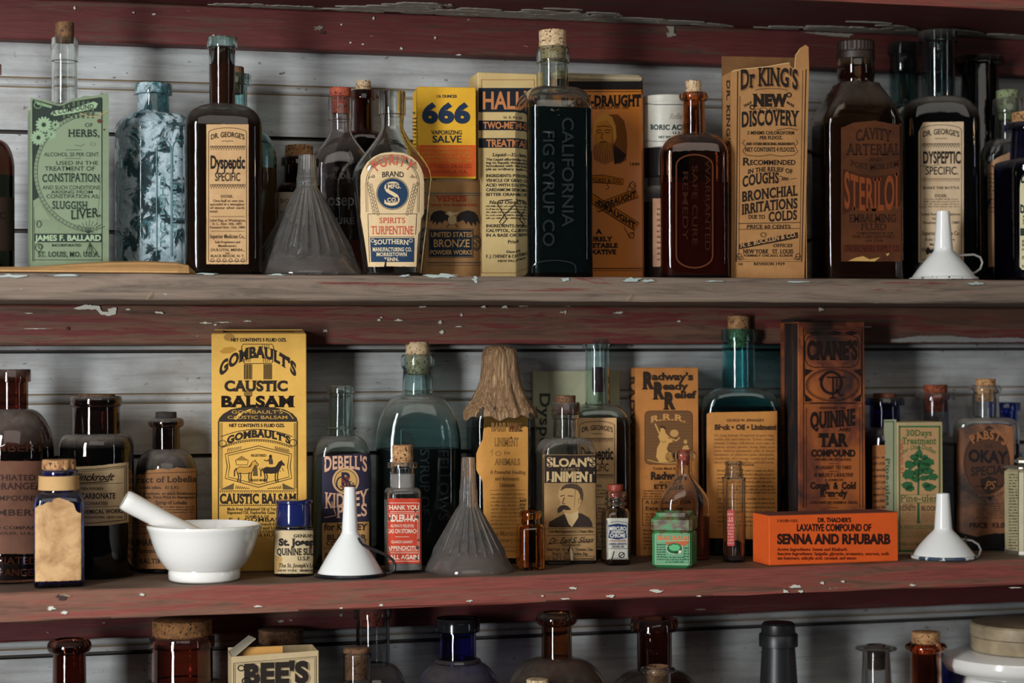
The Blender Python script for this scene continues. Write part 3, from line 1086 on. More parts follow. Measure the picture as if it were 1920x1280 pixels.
s.p([(64, 388), (78, 384), (96, 412), (64, 412)], GR, 2)
petals(s, 82, 234, 16, 14, '#8fa886'); petals(s, 72, 258, 15, 14, '#8fa886'); petals(s, 96, 252, 10, 10, '#8fa886'); petals(s, 104, 234, 9, 10, '#8fa886')
s.p([(94, 214), (100, 207), (138, 202), (176, 190), (184, 194), (180, 203), (140, 212), (102, 218)], '#93aa88', 4); s.l([(94, 214), (100, 207), (138, 202), (176, 190), (184, 194), (180, 203), (140, 212), (102, 218)], .8, None, 5, True)
s.t('A COMPOUND', 98, 176, 216, 8, sl=-13, arc=1, lay=5)
for a in ('OF', 159, 174, 238, 7, 'n'), ('ALCOHOL 20 PER CENT.', 83, 187, 293, 7, 'n'), ('USED IN THE', 105, 184, 309, 7, 'n'), ('TREATMENT OF', 84, 178, 320, 8, 'n'), ('AND SUCH CONDITIONS', 80, 187, 355, 7, 'n'), ('ARISING FROM', 96, 174, 363, 6, 'n'), ('CONSTIPATION AS;', 87, 186, 371.5, 7, 'n'), ('INCORPORATED', 97, 152, 462, 4.5, 'n'):
    s.t(a[0], a[1], a[2], a[3], a[4], st=a[5], b=.012)
for dx, col in ((1.6, '#6d8266'), (0, None)):
    L = 3 if dx else 4
    s.t('HERBS,', 128 + dx, 187 + dx, 256 + dx, 13, col, lay=L); s.t('CONSTIPATION', 79 + dx, 187 + dx, 341 + dx, 15, col, lay=L, grow=-.1, arc=1)
    s.t('SLUGGISH', 98 + dx, 164 + dx, 391 + dx, 14, col, lay=L, sl=1); s.t('LIVER.', 133 + dx, 189 + dx, 411 + dx, 16, col, lay=L, sl=-6); s.t('ST. LOUIS, MO. U.S.A.', 71 + dx, 187 + dx, 481 + dx, 9, col, lay=L)
s.l([(123, 281), (153, 281)]); s.l([(122, 297), (152, 297)])
s.l([(140, 272), (152, 274), (158, 270)], 1.4, '#5c5f55', 4); s.e(174, 270, 5, 3, '#6d6550', 4, 1)
s.r(64, 438, 191, 454, DK, 2); s.t('JAMES F. BALLARD', 67, 189, 451, 10, '#9fb592', st='n', b=.03)
s.l([(61, 188), (61, 490)], 1.2); s.l([(191, 184), (191, 490)], 1.2); s.l([(64, 388), (64, 490)], .8); s.l([(64, 487), (190, 487)], 1)
for i in range(9): s.l([(165, 437), (140 + i * 7, 412 + abs(i - 4) * 3)], 1, '#2f3d2f', 4)
for i in range(5): s.l([(168, 455), (160 + i * 6, 476 + (i % 2) * 4)], .9, '#2f3d2f', 4)
s.e(73, 420, 4, 6, None, 4, 1); s.e(72, 464, 6, 7, None, 4, 1); s.e(76, 462, 4, 4, None, 4, 1)
s.e(187, 227, 5, 4, '#5a3524', 5); s.e(195, 243, 1.8, 1.8, '#5a3524', 5)
s.l([(150, 212), (165, 218), (184, 218), (203, 208)], 1.4, '#b79a68', 6)
fin(c)
P_b = c.loc
bottle('corked_bottle', 'clear corked bottle standing inside the torn green carton', 'bottle', 122, -.158 + .026, 'A', (72, 116, 26), (196, 24, 25), 250, 52, G_CLEAR, 'round', b=.019, n=4, ck=(43, 84, 18, 17, CORK_D))

# kraft envelope lying along the shelf edge
c = Ctx(); p0 = PY(180, 508, -.165); frame(c, (p0.x, -.165, 0), 0)
c.root = root('kraft_envelope', c.loc, 'folded brown kraft paper packet lying flat at the left end of the upper shelf', 'packet')
mb = MB(); KR = paper('#b98d5c', .3)
xs = [PY(x, 505, -.165).x - p0.x for x in (-40, 0, 60, 130, 200, 270, 330, 352, 366)]
hh = [.006, .0065, .007, .010, .0125, .0135, .0125, .010, .0045]
rings = []
for i, (x, h) in enumerate(zip(xs, hh)):
    k = 1 if i < 7 else (.8 if i == 7 else .35)
    rings.append([(x, -.018 * k, .0006), (x, -.020 * k, h * .25), (x, -.016 * k, h * .62), (x, 0, h), (x, .022 * k, h * .95), (x, .030 * k, h * .4), (x, .026 * k, .0006)])
mb.rings(rings, KR, True); mb.build('packet_body', c.root, 40)
mb = MB()
mb.rings([[(x, -.0225 * k, .0012), (x, -.0225 * k, .0024), (x, -.010, h * .80 + .0008), (x, -.009, h * .8 + .0002)] for x, h, k in zip(xs[:8], hh[:8], [1] * 7 + [.8])], paper('#cfa069', .25), False)
mb.build('flap', c.root)

# leftmost dark bottle
c = bottle('brown_bottle', 'dark brown bottle cut off by the left edge beside the green carton', 'bottle', -22, -.10, 'A', (120, 140, 26), (262, 20, 22), 315, 50, G_AMBERD, 'round', liq=(330, L_BLACK))
s = label_on(c); s.paper(-60, 26, 370, 470, paper('#2c1b12', .5)); s.t('TONIC', -50, 10, 410, 12, '#140c08'); done(s)

# iridescent teal panelled bottle
c = bottle('panelled_bottle', 'chalky teal panelled bottle with flaking silvery bloom, between green carton and tall dark bottle', 'bottle', 289, -.076, 'A', (158, 178, 35), (214, 29, 31), 253, 79, G_PATINA, 'round', b=.034, n=2, cham=.50, rz=.16, liq=None)
EMT = mat('moulded_teal_glass', '#6f8f92', .3)
emboss(c, [('RUMFORD', 322, 345, 446, 9, 'v'), ('CHEMICAL', 300, 330, 462, 9, 'v')], EMT, .0006)
mb = MB(); sh_ = Sheet(mb, c.fn, True)
for x0, x1, yt_, yb_ in ((293, 320, 262, 480), (322, 344, 262, 480)):
    xm, hw = (x0 + x1) / 2, (x1 - x0) / 2
    sh_.l([(x0, yb_)] + [(xm - hw * math.cos(math.pi * i / 8), yt_ + 22 - 22 * math.sin(math.pi * i / 8)) for i in range(9)] + [(x1, yb_)], 1.8, EMT, 8)
mb.build('panel_moulding', c.root)


# ---- the tan labelled tonic bottle, three of them on the two shelves
P_TAN = paper('#cfa878', .35, '#9a6c42'); P_TANL = paper('#cdb493', .3, '#a07a52')


def ornament(s, x0, x1, y, h=4, c=None):
    n = int((x1 - x0) / 4.6)
    for i in range(n):
        x = x0 + (x1 - x0) * (i + .5) / n
        s.e(x, y, 1.9, h * .5, c, 3, .7)
        s.p([(x - .9, y + h), (x, y + h - 1.2), (x + .9, y + h), (x, y + h + 1.4)], c, 3)
    s.l([(x0, y - h * .6), (x1, y - h * .6)], .7, c, 3)


def tonic_label(s, x0, x1, y0, y1, style=0, pm=None, top=None, left=None):
    pm = pm or P_TAN; W, H = x1 - x0, y1 - y0
    X = lambda f: x0 + W * f
    Y_ = lambda f: y0 + H * f
    s.paper(x0, x1, top or y0, y1, pm, .3, 2)
    s.ink = '#211712'
    s.l([(X(.05), Y_(.98)), (X(.05), Y_(.06))] + [(X(.5 - .45 * math.cos(math.pi * i / 12)), Y_(.06) - 9 * math.sin(math.pi * i / 12) * W / 78) for i in range(13)] + [(X(.95), Y_(.98))], 1, None, 2, True)
    s.t("DR. GEORGE'S", X(.10), X(.90), Y_(.11), 9 * W / 78, st='n', b=.02, arc=5 * W / 78)
    s.l([(X(.36), Y_(.122)), (X(.46), Y_(.118)), (X(.5), Y_(.124)), (X(.54), Y_(.118)), (X(.64), Y_(.122))], 1)
    ornament(s, X(.08), X(.92), Y_(.165), 4)
    if style == 0:
        s.t('Dyspeptic', X(.09), X(.91), Y_(.315), 23 * H / 260, st='n', b=.03)
        s.t('SPECIFIC', X(.2), X(.8), Y_(.405), 15 * H / 260, st='n', b=.012)
        ornament(s, X(.08), X(.92), Y_(.44), 4)
        s.t('DOSE.', X(.34), X(.64), Y_(.525), 5 * H / 260)
        for t_, a, b_, f in (('One-half to one tea-', .16, .9, .555), ('spoonful in a wineglass', .08, .9, .58), ('of water after each', .08, .9, .605), ('meal.', .08, .28, .63)):
            s.t(t_, X(a), X(b_), Y_(f), 4.2 * H / 260, b=.012)
        s.l([(X(.1), Y_(.66)), (X(.9), Y_(.66))], .8)
        for t_, a, b_, f in (('Label Reg. at Washington,', .08, .93, .695), ('D. C., Nov. 10th, 1897.', .14, .86, .72), ('Patented Nov. 12th, 1889.', .08, .93, .745)):
            s.t(t_, X(a), X(b_), Y_(f), 4.2 * H / 260, b=.012)
        s.l([(X(.1), Y_(.765)), (X(.9), Y_(.765))], .8)
        for t_, a, b_, f, h in (('Superior Medicine Co.,', .08, .92, .815, 7), ('Sole Proprietors and', .2, .8, .85, 4.2), ('Manufacturers,', .28, .72, .877, 4.2), ('DULUTH, MINN.,', .1, .9, .907, 4.6), ('AND', .45, .56, .928, 2.6), ('BLACK BROOK, N. Y.', .1, .9, .95, 4.4)):
            s.t(t_, X(a), X(b_), Y_(f), h * H / 260, b=.014)
        for i in range(6): s.e(X(.14 + i * .144), Y_(.973), 3, 3, None, 3, .9)
    else:
        s.t('DYSPEPTIC', X(.10), X(.93), Y_(.295), 21 * H / 260, st='n', b=.03)
        s.t('SPECIFIC.', X(.16), X(.88), Y_(.375), 14 * H / 260, st='n', b=.012)
        ornament(s, X(.08), X(.92), Y_(.41), 3, '#8a6f52')
        s.t('SHAKE THE BOTTLE', X(.1), X(.9), Y_(.478), 4.4 * H / 260)
        s.t('DOSE.', X(.36), X(.64), Y_(.535), 5 * H / 260)
        s.fine(X(.12), X(.9), Y_(.54), Y_(.61), 4, '#4c3d30')
        for t_, a, b_, f, h in (('Label Reg. at Washington', .07, .93, .665, 4.4), ('Nov. 10, 1897', .3, .7, .695, 4), ('Patented Nov. 12, 1889', .1, .9, .725, 4.4), ('Superior Medicine Co.', .08, .92, .805, 7), ('Sole Proprietors', .15, .8, .845, 4.6), ('Manufacturers', .25, .75, .88, 4.6), ('DULUTH, MINN.', .07, .75, .92, 6)):
            s.t(t_, X(a), X(b_), Y_(f), h * H / 260, b=.014)


TG = 'tonic bottles with the same tall tan label'
c = bottle('medicine_bottle', 'tall bottle of dark brown liquid, tan label, right of the teal panelled bottle', 'bottle', 418, -.142, 'A', (71, 91, 29), (197, 25, 24), 242, 76, glass('aqua_brown', (.34, .50, .46), dust=.2), 'round', b=.031, n=5, liq=(212, L_BROWN), ck=None, group=TG)
mb = MB(); q = [[(c.inn[-1][0] * k * math.cos(2 * math.pi * j / 20), c.inn[-1][0] * k * math.sin(2 * math.pi * j / 20), c.zo(y)) for j in range(20)] for y, k in ((196, 1.02), (160, 1.02), (122, 1.02), (112, .8), (90, .72))]
mb.rings(q, liquid('residue', (.05, .012, .005), .5)); mb.build('dried_residue', c.root)
s = label_on(c); tonic_label(s, 387, 466, 233, 495); done(s)
# aqua bottle hidden behind it
c = bottle('aqua_bottle', 'pale aqua corked bottle half hidden behind the tall dark tonic bottle', 'bottle', 441, -.052, 'A', (140, 160, 31), (238, 24, 24), 300, 80, G_AQUA, 'round', b=.033, n=4, liq=(318, liquid('amber_dull', (.12, .045, .015), .3)), ck=(126, 176, 18, 16, CORK_D))
# small brown wide mouth jar behind the glass funnel
c = bottle('brown_jar', 'small dark brown corked jar standing behind the left side of the ribbed glass funnel', 'jar', 562, -.036, 'A', (296, 312, 34), (344, 28, 29), 362, 42, G_AMBERD, 'round', liq=(370, L_BLACK), ck=(273, 300, 26, 24, CORK))
s = label_on(c); s.paper(521, 602, 360, 470, paper('#cdbfa2', .3)); s.t('SOLUTION', 526, 600, 380, 7, '#6a5a48'); s.fine(526, 600, 392, 460, 7, '#4a3d30'); done(s)

# ribbed glass funnel
glass_funnel('ribbed clear glass funnel standing upside down on the upper shelf', 577, -.129, 'A', 291, 15, 352, 20, 105, G_FUN)

# clear embossed flask with red cork
c = bottle('clear_flask', 'clear embossed flask with a reddish cork, just behind the glass funnel', 'flask', 640, -.060, 'A', (183, 226, 23), (246, 21, 20), 318, 62, glass('flask_pink', (.66, .58, .58), dust=.2), 'tear', b=.022, n=3, ck=(165, 214, 20, 17, CORK_R), liq=(452, liquid('dregs', (.10, .02, .012), .3)))
emboss(c, [('THE DR.', 600, 662, 335, 10, 'h'), ('Josep', 608, 664, 385, 22, 'h'), ('PURE', 620, 664, 420, 12, 'h')], mat('moulded_clear_glass', (.10, .09, .09), .1), .0006)
# dark brown corked bottle behind
c = bottle('brown_bottle', 'dark brown corked bottle behind the two clear flasks', 'bottle', 683, -.021, 'A', (170, 188, 23), (246, 18, 18), 300, 58, G_AMBERD, 'round', b=.016, n=4, liq=(262, L_BROWN), ck=(152, 172, 14, 11, CORK_L))

# turpentine flask
c = bottle('clear_flask', 'clear flask with an arched cream label bearing a dark blue round emblem', 'flask', 737, -.152, 'A', (172, 216, 25), (240, 22, 21), 336, (74, 55), G_CLEAR, 'tear', b=.023, n=3, rz=-.16, foot=4)
s = label_on(c); pm = paper('#d9bd92', .3, '#b08a5a'); NV = '#1d3550'; RD = '#c0533a'; s.ink = '#2a221c'
top = [(675, 342), (676, 330), (680, 318), (688, 305), (700, 294), (715, 287), (736, 285), (757, 287), (772, 294), (783, 304), (790, 316), (794, 330), (795, 342)]
s.paper(676, 795, top, [(675, 400), (682, 440), (688, 480), (690, 500), (720, 500), (721, 499), (781, 500), (783, 440), (788, 432), (789, 410), (795, 400)], pm, .4, 1.8)
for k, w_ in ((0, 1), (3, .7)):
    s.l([(687 + k, 398)] + [(736 - (50 - k) * math.cos(math.pi * i / 14), 345 - (50 - k) * math.sin(math.pi * i / 14)) for i in range(15)] + [(785 - k, 398)], w_, '#5a4c3e', 2)
s.tc('PURITY', 737, 352, 43, -46, 46, 19, RD, 'n', .012)
s.t('BRAND', 716, 757, 333, 10, st='n', b=.014, arc=2)
s.e(736, 363, 30, 30, None, 2, 1); s.e(736, 363, 28.5, 28.5, NV, 2)
s.t('S', 719, 753, 385, 44, '#d9bd92', 's', .0, lay=3)
s.t('MFG.', 727, 752, 353, 7.5, '#d9bd92', 's', .03, lay=5); s.t('CO.', 726, 745, 378, 7, '#d9bd92', 's', .03, lay=5)
s.r(724, 344, 752, 354, NV, 4); s.r(724, 370, 746, 379, NV, 4)
for sg in (-1, 1):
    for i in range(9):
        a = math.radians(100 + i * 9); x = 737 + sg * 44 * math.sin(a) * .95; y = 362 - 52 * math.cos(a)
        s.e(736 + sg * (46 - i * 1.4), 345 + i * 6.5 - (0), 2, 3.6, '#6a5a48', 3, .8); s.e(736 + sg * (40 - i * 1.6), 348 + i * 6.5, 2, 3.6, '#6a5a48', 3, .8)
s.l([(690, 401), (783, 401)], 1); s.l([(690, 401), (693, 492)], 1); s.l([(781, 401), (779, 440)], 1)
s.t('SPIRITS', 711, 760, 418, 10, RD, 's', .01); s.t('TURPENTINE', 696, 775, 439, 15, RD, 's', .012)
s.l([(693, 444), (776, 444)], 1); s.p([(694, 446), (777, 446), (776, 491), (696, 491)], NV, 2)
CR = '#dcc8a2'
s.t('SOUTHERN', 702, 766, 459, 8.5, CR, 's', .02, arc=2); s.t('MANUFACTURING CO.', 699, 772, 471, 7, CR, 's', .02); s.t('MORRISTOWN', 706, 763, 480, 6.5, CR, 's', .02); s.t('TENN.', 720, 748, 489, 6, CR, 's', .02)
s.e(699, 451, 3, 3, CR, 3, 1); s.e(770, 451, 3, 3, CR, 3, 1)
s.p([(720, 500), (722, 490), (720, 486), (724, 487), (724, 500)], '#15100c', 6); s.p([(762, 296), (765, 304), (763, 306), (761, 300)], '#15100c', 4)
s.ink = '#2a221c'; done(s)

# bronze powder can, with the yellow salve box standing on it
P_CAN = paper('#b98a58', .4, '#7a4f2c')
c = bottle('round_can', 'round tan powder can with dark blue band, under the yellow and red salve box', 'can', 848, -.085, 'A', (342, 345, 56.5), (345.5, 56, 56), 346, 57, P_CAN, 'round', foot=1, wall=.001, ck=None)
mb = MB(); rr_ = 56 * c.s
mb.rings([[(r * math.cos(2 * math.pi * j / 48), r * math.sin(2 * math.pi * j / 48), z) for j in range(48)] for r, z in ((rr_ * .94, c.zo(346)), (rr_ * 1.005, c.zo(346)), (rr_ * 1.005, c.zo(340.5)), (rr_ * .99, c.zo(340)), (rr_ * .95, c.zo(341.5)))], mat('can_lid', '#8a6f50', .45)); mb.build('lid', c.root)
can_top = c.zo(340)
s = label_on(c, name='print'); s.ink = '#3a2a22'; RD2 = '#b23c22'
s.l([(800, 362), (902, 362)], 1.5, '#5f6a68'); s.l([(800, 366), (902, 366)], .8, '#5f6a68'); s.l([(800, 492), (902, 492)], 1.5, '#4a4a48'); s.l([(800, 497), (902, 497)], .8, '#4a4a48')
s.t('VENUS', 820, 874, 377, 10, RD2, 's', .03); s.t('Strictly Pure Aluminum Lining', 808, 894, 386, 5, RD2, 's', .015)
eg = '#2f2a2a'
s.p([(845, 405), (838, 398), (826, 394), (814, 397), (808, 404), (806, 416), (812, 412), (811, 420), (818, 414), (818, 422), (826, 414), (828, 420), (834, 412), (842, 416), (848, 414)], eg, 2)
s.p([(857, 405), (864, 398), (876, 394), (888, 397), (895, 404), (900, 420), (893, 414), (892, 424), (885, 415), (884, 424), (877, 414), (874, 420), (868, 412), (860, 416), (854, 414)], eg, 2)
s.p([(834, 400), (842, 396), (852, 399), (862, 396), (856, 402), (846, 404)], '#d6bd8e', 3); s.e(848, 412, 8, 9, '#c9ab7a', 3); s.e(844, 401, 4, 4, '#e2cfa4', 4); s.p([(836, 402), (842, 399), (842, 404)], '#caa050', 4)
s.l([(842, 420), (838, 426)], 1.6, eg, 4); s.l([(854, 420), (858, 426)], 1.6, eg, 4)
s.r(803, 429, 886, 483, '#1f2c38', 2); s.box(804, 430, 885, 482, .8, '#b98a58', 3)
TC = '#c99a62'
s.t('UNITED STATES', 808, 884, 444, 9, TC, 'n', .02); s.t('BRONZE', 813, 880, 463, 14, TC, 'n', .015); s.t('POWDER WORKS', 807, 884, 477, 8, TC, 'n', .02)
s.e(893, 455, 9, 15, '#5f5040', 2); s.t('S', 888, 898, 463, 16, '#b98a58', 's', .03)
done(s)
YEL = paper('#e0ab2c', .2, '#b87c18')
c = carton('salve_box', 'small yellow and orange red carton with large navy numerals, standing on the round tan can', 'carton', 783, 893, 163, -.112, .052, 'A', YEL, -.10, z0=can_top + .0002, ymid=250)
s = c.sheet; s.ink = '#1d2a38'; ORG = paper('#cf5a1c', .3, '#a83212')
V = [(x, y) for y in (272, 331) for x in (783.6, 892.4)]; s.put(V, [(0, 1, 3, 2)], ORG, 1)
s.t('1½ OUNCES', 818, 856, 183, 5, st='n', b=.03); s.t('666', 793, 881, 229, 33, '#1c2c44', 's', .055, lay=3)
s.t('VAPORIZING', 809, 866, 252, 7.5, st='n', b=.015); s.t('SALVE', 811, 865, 267, 12.5, st='n', b=.018)
OY = '#b9842c'
for i, t_ in enumerate(('ACTIVE INGREDIENTS: MENTHOL', 'METHYL, CAMPHOR, CHLORO', 'SASSAFRAS, OIL OF TUR-', 'PINE, OIL OF CEDAR LEAF')): s.t(t_, 790, 886, 281 + i * 7.5, 4.6, OY, 'n', .01)
s.t('MONTICELLO DRUG CO.', 790, 885, 315, 7, '#96261a', 'n', .01); s.t('JACKSONVILLE, FLA.', 798, 876, 325, 6, '#96261a', 'n', .01)
sd = c.side; sd.ink = '#2a2a2a'
sd.t('666', 757, 771, 204, 9, st='s'); sd.t('SALVE', 755, 780, 214, 4, st='n'); sd.fine(757, 781, 218, 300, 12, '#3a3420')
fin(c)

# tall cream and navy carton
P_HAL = paper('#cdb37c', .25, '#a5834c')
c = carton('paper_carton', 'tall cream carton with navy bands and orange lettering, left behind the fig syrup bottle', 'carton', 896, 1008, 137, -.105, .045, 'A', P_HAL, -.02)
s = c.sheet; NB = '#171d26'; OR = '#c07a48'; s.ink = '#2a2a26'
s.box(902, 149, 1002, 512, 1, '#a06a3c', 2)
for a, b_ in ((165, 210), (226, 244), (259, 277)): s.r(897, a, 1007, b_, NB, 3)
s.t("HALL'S", 904, 1002, 204, 31, OR, 'n', .025, lay=4); s.t('U. S. PHARM.', 944, 990, 222, 4); s.t('TWO-METHOD', 906, 1002, 241, 12, OR, 'n', .03, lay=4); s.t('TREATMENT', 912, 1002, 275, 13, OR, 'n', .03, lay=4)
s.t('Liquid—3½ oz.', 923, 985, 293, 6, it=.2)
for i, t_ in enumerate(('The Liquid affords temporary', 'ing to liquefy the thick mu', 'inoculated with the cystine', 'ple as ordinary Nasal Cat')): s.t(t_, 911, 1000, 301 + i * 6, 4.4, st='n', b=.02)
for i, t_ in enumerate(('INGREDIENTS: POTASSIUM', 'VEHICLE OF GLYCERINE', 'ACID WITH EXTRACTS', 'CARDAMOM SEED, CINN', 'BITTER ORANGE PEEL')): s.t(t_, 911, 1000, 332 + i * 8.8, 5.5, st='n', b=.02)
s.t('Nasal Ointment', 917, 990, 382, 6, it=.2)
for i in range(5): s.fine(911, 1000, 383 + i * 5.6, 389 + i * 5.6, 1)
for i, t_ in enumerate(('INGREDIENTS: CARBOL', 'CALYPTOL, CAMPHOR', 'IN A BASE OF CREAM')): s.t(t_, 911, 1000, 426 + i * 8.8, 5.5, st='n', b=.02)
s.t('Price $1.00', 952, 996, 456, 6); s.t('Distributed by', 949, 996, 474, 4.5); s.t('F. J. CHENEY & CO. TOLEDO', 911, 1002, 483, 5.5); s.t('NEW PACKAGE', 933, 985, 491, 4, st='n')
s.l([(960, 374), (935, 376), (932, 382), (942, 398), (950, 410), (940, 422), (936, 416), (946, 402), (968, 380)], 1.6, '#2a2420', 5)
c.side.fine(884, 894, 230, 500, 26, '#6a5a3a')
fin(c)
# orange tin behind the fig syrup bottle
TIN_O = mat('orange_tin', '#c9720f', .35, spec=.5)
c = carton('orange_tin', 'orange tin with black lettering and an old bearded head, right behind the fig syrup bottle', 'tin', 1040, 1208, 152, -.095, .05, 'A', TIN_O, -.02, cham=.003)
s = c.sheet; s.ink = '#20140c'
s.r(1043, 152.5, 1205, 168, '#17110d', 2); s.l([(1043, 171.5), (1205, 171.5)], 1.2); s.l([(1043, 503), (1205, 503)], 1.5); s.l([(1043, 507), (1205, 507)], .8)
s.t('BLACK-DRAUGHT', 1052, 1201, 198, 18, st='s', b=.05, grow=.12); s.t('TRADE MARK REG. U.S. PAT. OFF.', 1080, 1180, 204, 4.4)
hd = '#2b1a0e'
s.p([(1140, 215), (1158, 214), (1170, 226), (1175, 250), (1176, 272), (1174, 300), (1160, 308), (1150, 290), (1146, 250)], '#7a4414', 2)
s.p([(1114, 232), (1122, 218), (1136, 212), (1148, 220), (1154, 236), (1156, 258), (1150, 270), (1148, 240), (1138, 226), (1124, 228), (1118, 240), (1117, 262), (1112, 252)], '#d08f38', 3)
s.p([(1118, 234), (1128, 228), (1140, 230), (1147, 242), (1148, 262), (1144, 280), (1130, 286), (1119, 276), (1116, 256)], '#c47c28', 3)
for q in ([(1118, 246), (1124, 243), (1128, 245)], [(1133, 245), (1140, 243), (1145, 246)], [(1119, 249), (1127, 249)], [(1134, 249), (1143, 249)], [(1130, 248), (1127, 259), (1131, 261)], [(1124, 267), (1131, 265), (1138, 267)], [(1120, 238), (1132, 236), (1143, 238)]): s.l(q, 1.5, hd, 5)
for i in range(13):
    x = 1113 + i * 3.1; s.l([(x + 2, 264 + abs(i - 6) * 1.2), (x, 285), (x + 2.5, 300 + 9 - abs(i - 6) * 1.5)], 1.1, hd, 5)
s.p([(1152, 272), (1164, 282), (1174, 290), (1168, 302), (1152, 308), (1150, 290)], hd, 4)
s.t('1840', 1180, 1199, 310, 5)
s.p([(1070, 330), (1130, 328), (1170, 336), (1168, 346), (1150, 344), (1070, 340)], '#b3650e', 2); s.l([(1070, 330), (1130, 328), (1170, 336), (1168, 346), (1150, 344), (1070, 340)], 1.1, None, 3, True); s.t('THEDFORD & CO.', 1082, 1166, 340, 7, sl=3)
s.l([(1138, 345), (1142, 352), (1136, 355)], 1.2)
for x0, y0, x1, y1, t_ in ((1118, 390, 1194, 362, 'DRAUGHT'), (1094, 362, 1194, 425, '-DRAUGHT')):
    dx, dy = x1 - x0, y1 - y0; L = math.hypot(dx, dy); nx, ny = -dy / L * 8, dx / L * 8
    q = [(x0 + nx, y0 + ny), (x1 + nx, y1 + ny), (x1 - nx, y1 - ny), (x0 - nx, y0 - ny)]
    s.p(q, '#bd690d', 4); s.l(q, 1.4, None, 5, True)
    s.t(t_, x0 + dx * .22, x1 - dx * .03, y0 + dy * .22 + 6, 11, b=.05, sl=dy * .75, lay=6)
s.e(1186, 347, 5, 6, None, 3, 1.4); s.e(1184, 441, 5, 5, None, 3, 1.4); s.l([(1175, 360), (1182, 342), (1192, 350)], 1.3); s.l([(1170, 426), (1180, 444), (1190, 434)], 1.3)
for t_, a, b_, y, h in (('A', 1118, 1128, 438, 8), ('PURELY', 1098, 1147, 452, 8), ('VEGETABLE', 1084, 1158, 464, 8), ('LAXATIVE', 1092, 1155, 476, 8)): s.t(t_, a, b_, y, h, b=.05)
fin(c)
mb = MB(); LIDM = paper('#b7a888', .5, '#7c6a4c', rough=.4)
mb.box(c.x0 - .0004, c.x1 + .0004, -.0004, .0504, c.h - .0005, c.h + (c.hit(1100, 137).z - c.h), LIDM, .003); mb.build('lid', c.root)

# fig syrup bottle
c = bottle('medicine_bottle', 'large square corked bottle of black liquid with moulded lettering, middle of upper shelf', 'bottle', 1039, -.140, 'A', (90, 119, 30), (166, 27, 29), 209, 73, glass('olive_clear', (.50, .56, .46), dust=.2), 'round', b=.037, n=7, liq=(209, L_GREEN), ck=(58, 112, 25, 21, CORK_L), wall=.0024)
emboss(c, [('CALIFORNIA', 1054, 220, 424, 21, 'v'), ('FIG SYRUP CO', 1018, 244, 462, 21, 'v')], EMB, .0009)
mb = MB(); s = Sheet(mb, c.fn, False); s.l([(999, 512)] + [(1039 - 40 * math.cos(math.pi * i / 12), 500 - 12 * math.sin(math.pi * i / 12)) for i in range(13)] + [(1079, 512)], 2.2, EMB, 8); mb.build('base_moulding', c.root)

# boric can on a black lidded jar
c = bottle('dark_jar', 'squat dark jar with black lid and pinkish label, under the white can', 'jar', 1252, -.075, 'A', (332, 334, 36), (350, 34, 36), 372, 44, G_CLEARD, 'round', liq=(380, L_BROWN))
s = label_on(c); s.paper(1222, 1290, 372, 500, paper('#b98d70', .5, '#6e3a28')); s.fine(1232, 1284, 385, 490, 10, '#5a3a2a'); done(s)
mb = MB(); r_ = 40 * c.s
mb.rings([[(r * math.cos(2 * math.pi * j / 40), r * math.sin(2 * math.pi * j / 40), z) for j in range(40)] for r, z in ((r_ * .95, c.zo(333.5)), (r_, c.zo(332)), (r_, c.zo(285)), (r_ * .96, c.zo(280)))], mat('black_lid', (.012, .011, .011), .2)); mb.build('lid', c.root)
jt = c.zo(280)
CANW = paper('#c9c6ba', .25, '#8d8674', rough=.4)
SHELF['J'] = jt + .0001
c = bottle('round_can', 'round white can with dark green lettering, perched on the black lidded jar', 'can', 1250, -.075, 'J', (186, 189, 42.5), (189.5, 42, 42), 190, 42.5, CANW, 'round', foot=1, wall=.001)
mb = MB(); r_ = 43 * c.s
mb.rings([[(r * math.cos(2 * math.pi * j / 40), r * math.sin(2 * math.pi * j / 40), z) for j in range(40)] for r, z in ((r_, c.zo(196)), (r_ * 1.01, c.zo(195)), (r_ * 1.01, c.zo(184)), (r_ * .99, c.zo(183)), (r_ * .95, c.zo(184)))], CANW); mb.build('lid', c.root)
s = label_on(c, name='print'); s.ink = '#1f3a36'
s.l([(1209, 196), (1290, 196)], 1.2, '#2a3a3a'); s.t('BORIC ACID', 1218, 1290, 243, 9, st='s', b=.03); s.t('U.S.P.', 1261, 1284, 251, 4); s.t('NET WEIGHT 2 OZ.', 1235, 1286, 259, 4); s.l([(1209, 265), (1290, 265)], .8, '#2a3a3a'); s.t('Refined', 1254, 1288, 223, 11, '#a9a294', 's', 0, it=.3)
done(s)

# amber bottle with arched panel
G_AMB2 = glass('amber_mid', (.30, .075, .02), dust=.15)
c = bottle('amber_bottle', 'amber corked bottle with an arched moulded front panel, left of the tall tan torn carton', 'bottle', 1303, -.142, 'A', (174, 190, 26), (252, 20, 21), 294, 62, G_AMB2, 'round', b=.027, n=6, rz=-.28, liq=(345, liquid('amber_deep', (.05, .008, .003), .2)), ck=(152, 200, 14, 11, CORK_L), lipstyle='bead')
mb = MB(); s = Sheet(mb, c.fn, False)
s.l([(1268, 480), (1268, 310)] + [(1302 - 34 * math.cos(math.pi * i / 10), 310 - 20 * math.sin(math.pi * i / 10)) for i in range(11)] + [(1336, 310), (1336, 480)] + [(1302 + 34 * math.cos(math.pi * i / 10), 480 + 22 * math.sin(math.pi * i / 10)) for i in range(11)], 3, mat('moulded_amber', (.10, .03, .012), .08), 14); mb.build('panel_moulding', c.root)
emboss(c, [('WARRANTED', 1322, 300, 470, 10, 'v'), ('SAFE CURE', 1298, 310, 460, 10, 'v'), ('REMEDY', 1280, 320, 450, 10, 'v')], mat('moulded_amber_dark', (.035, .010, .005), .08), .0006)

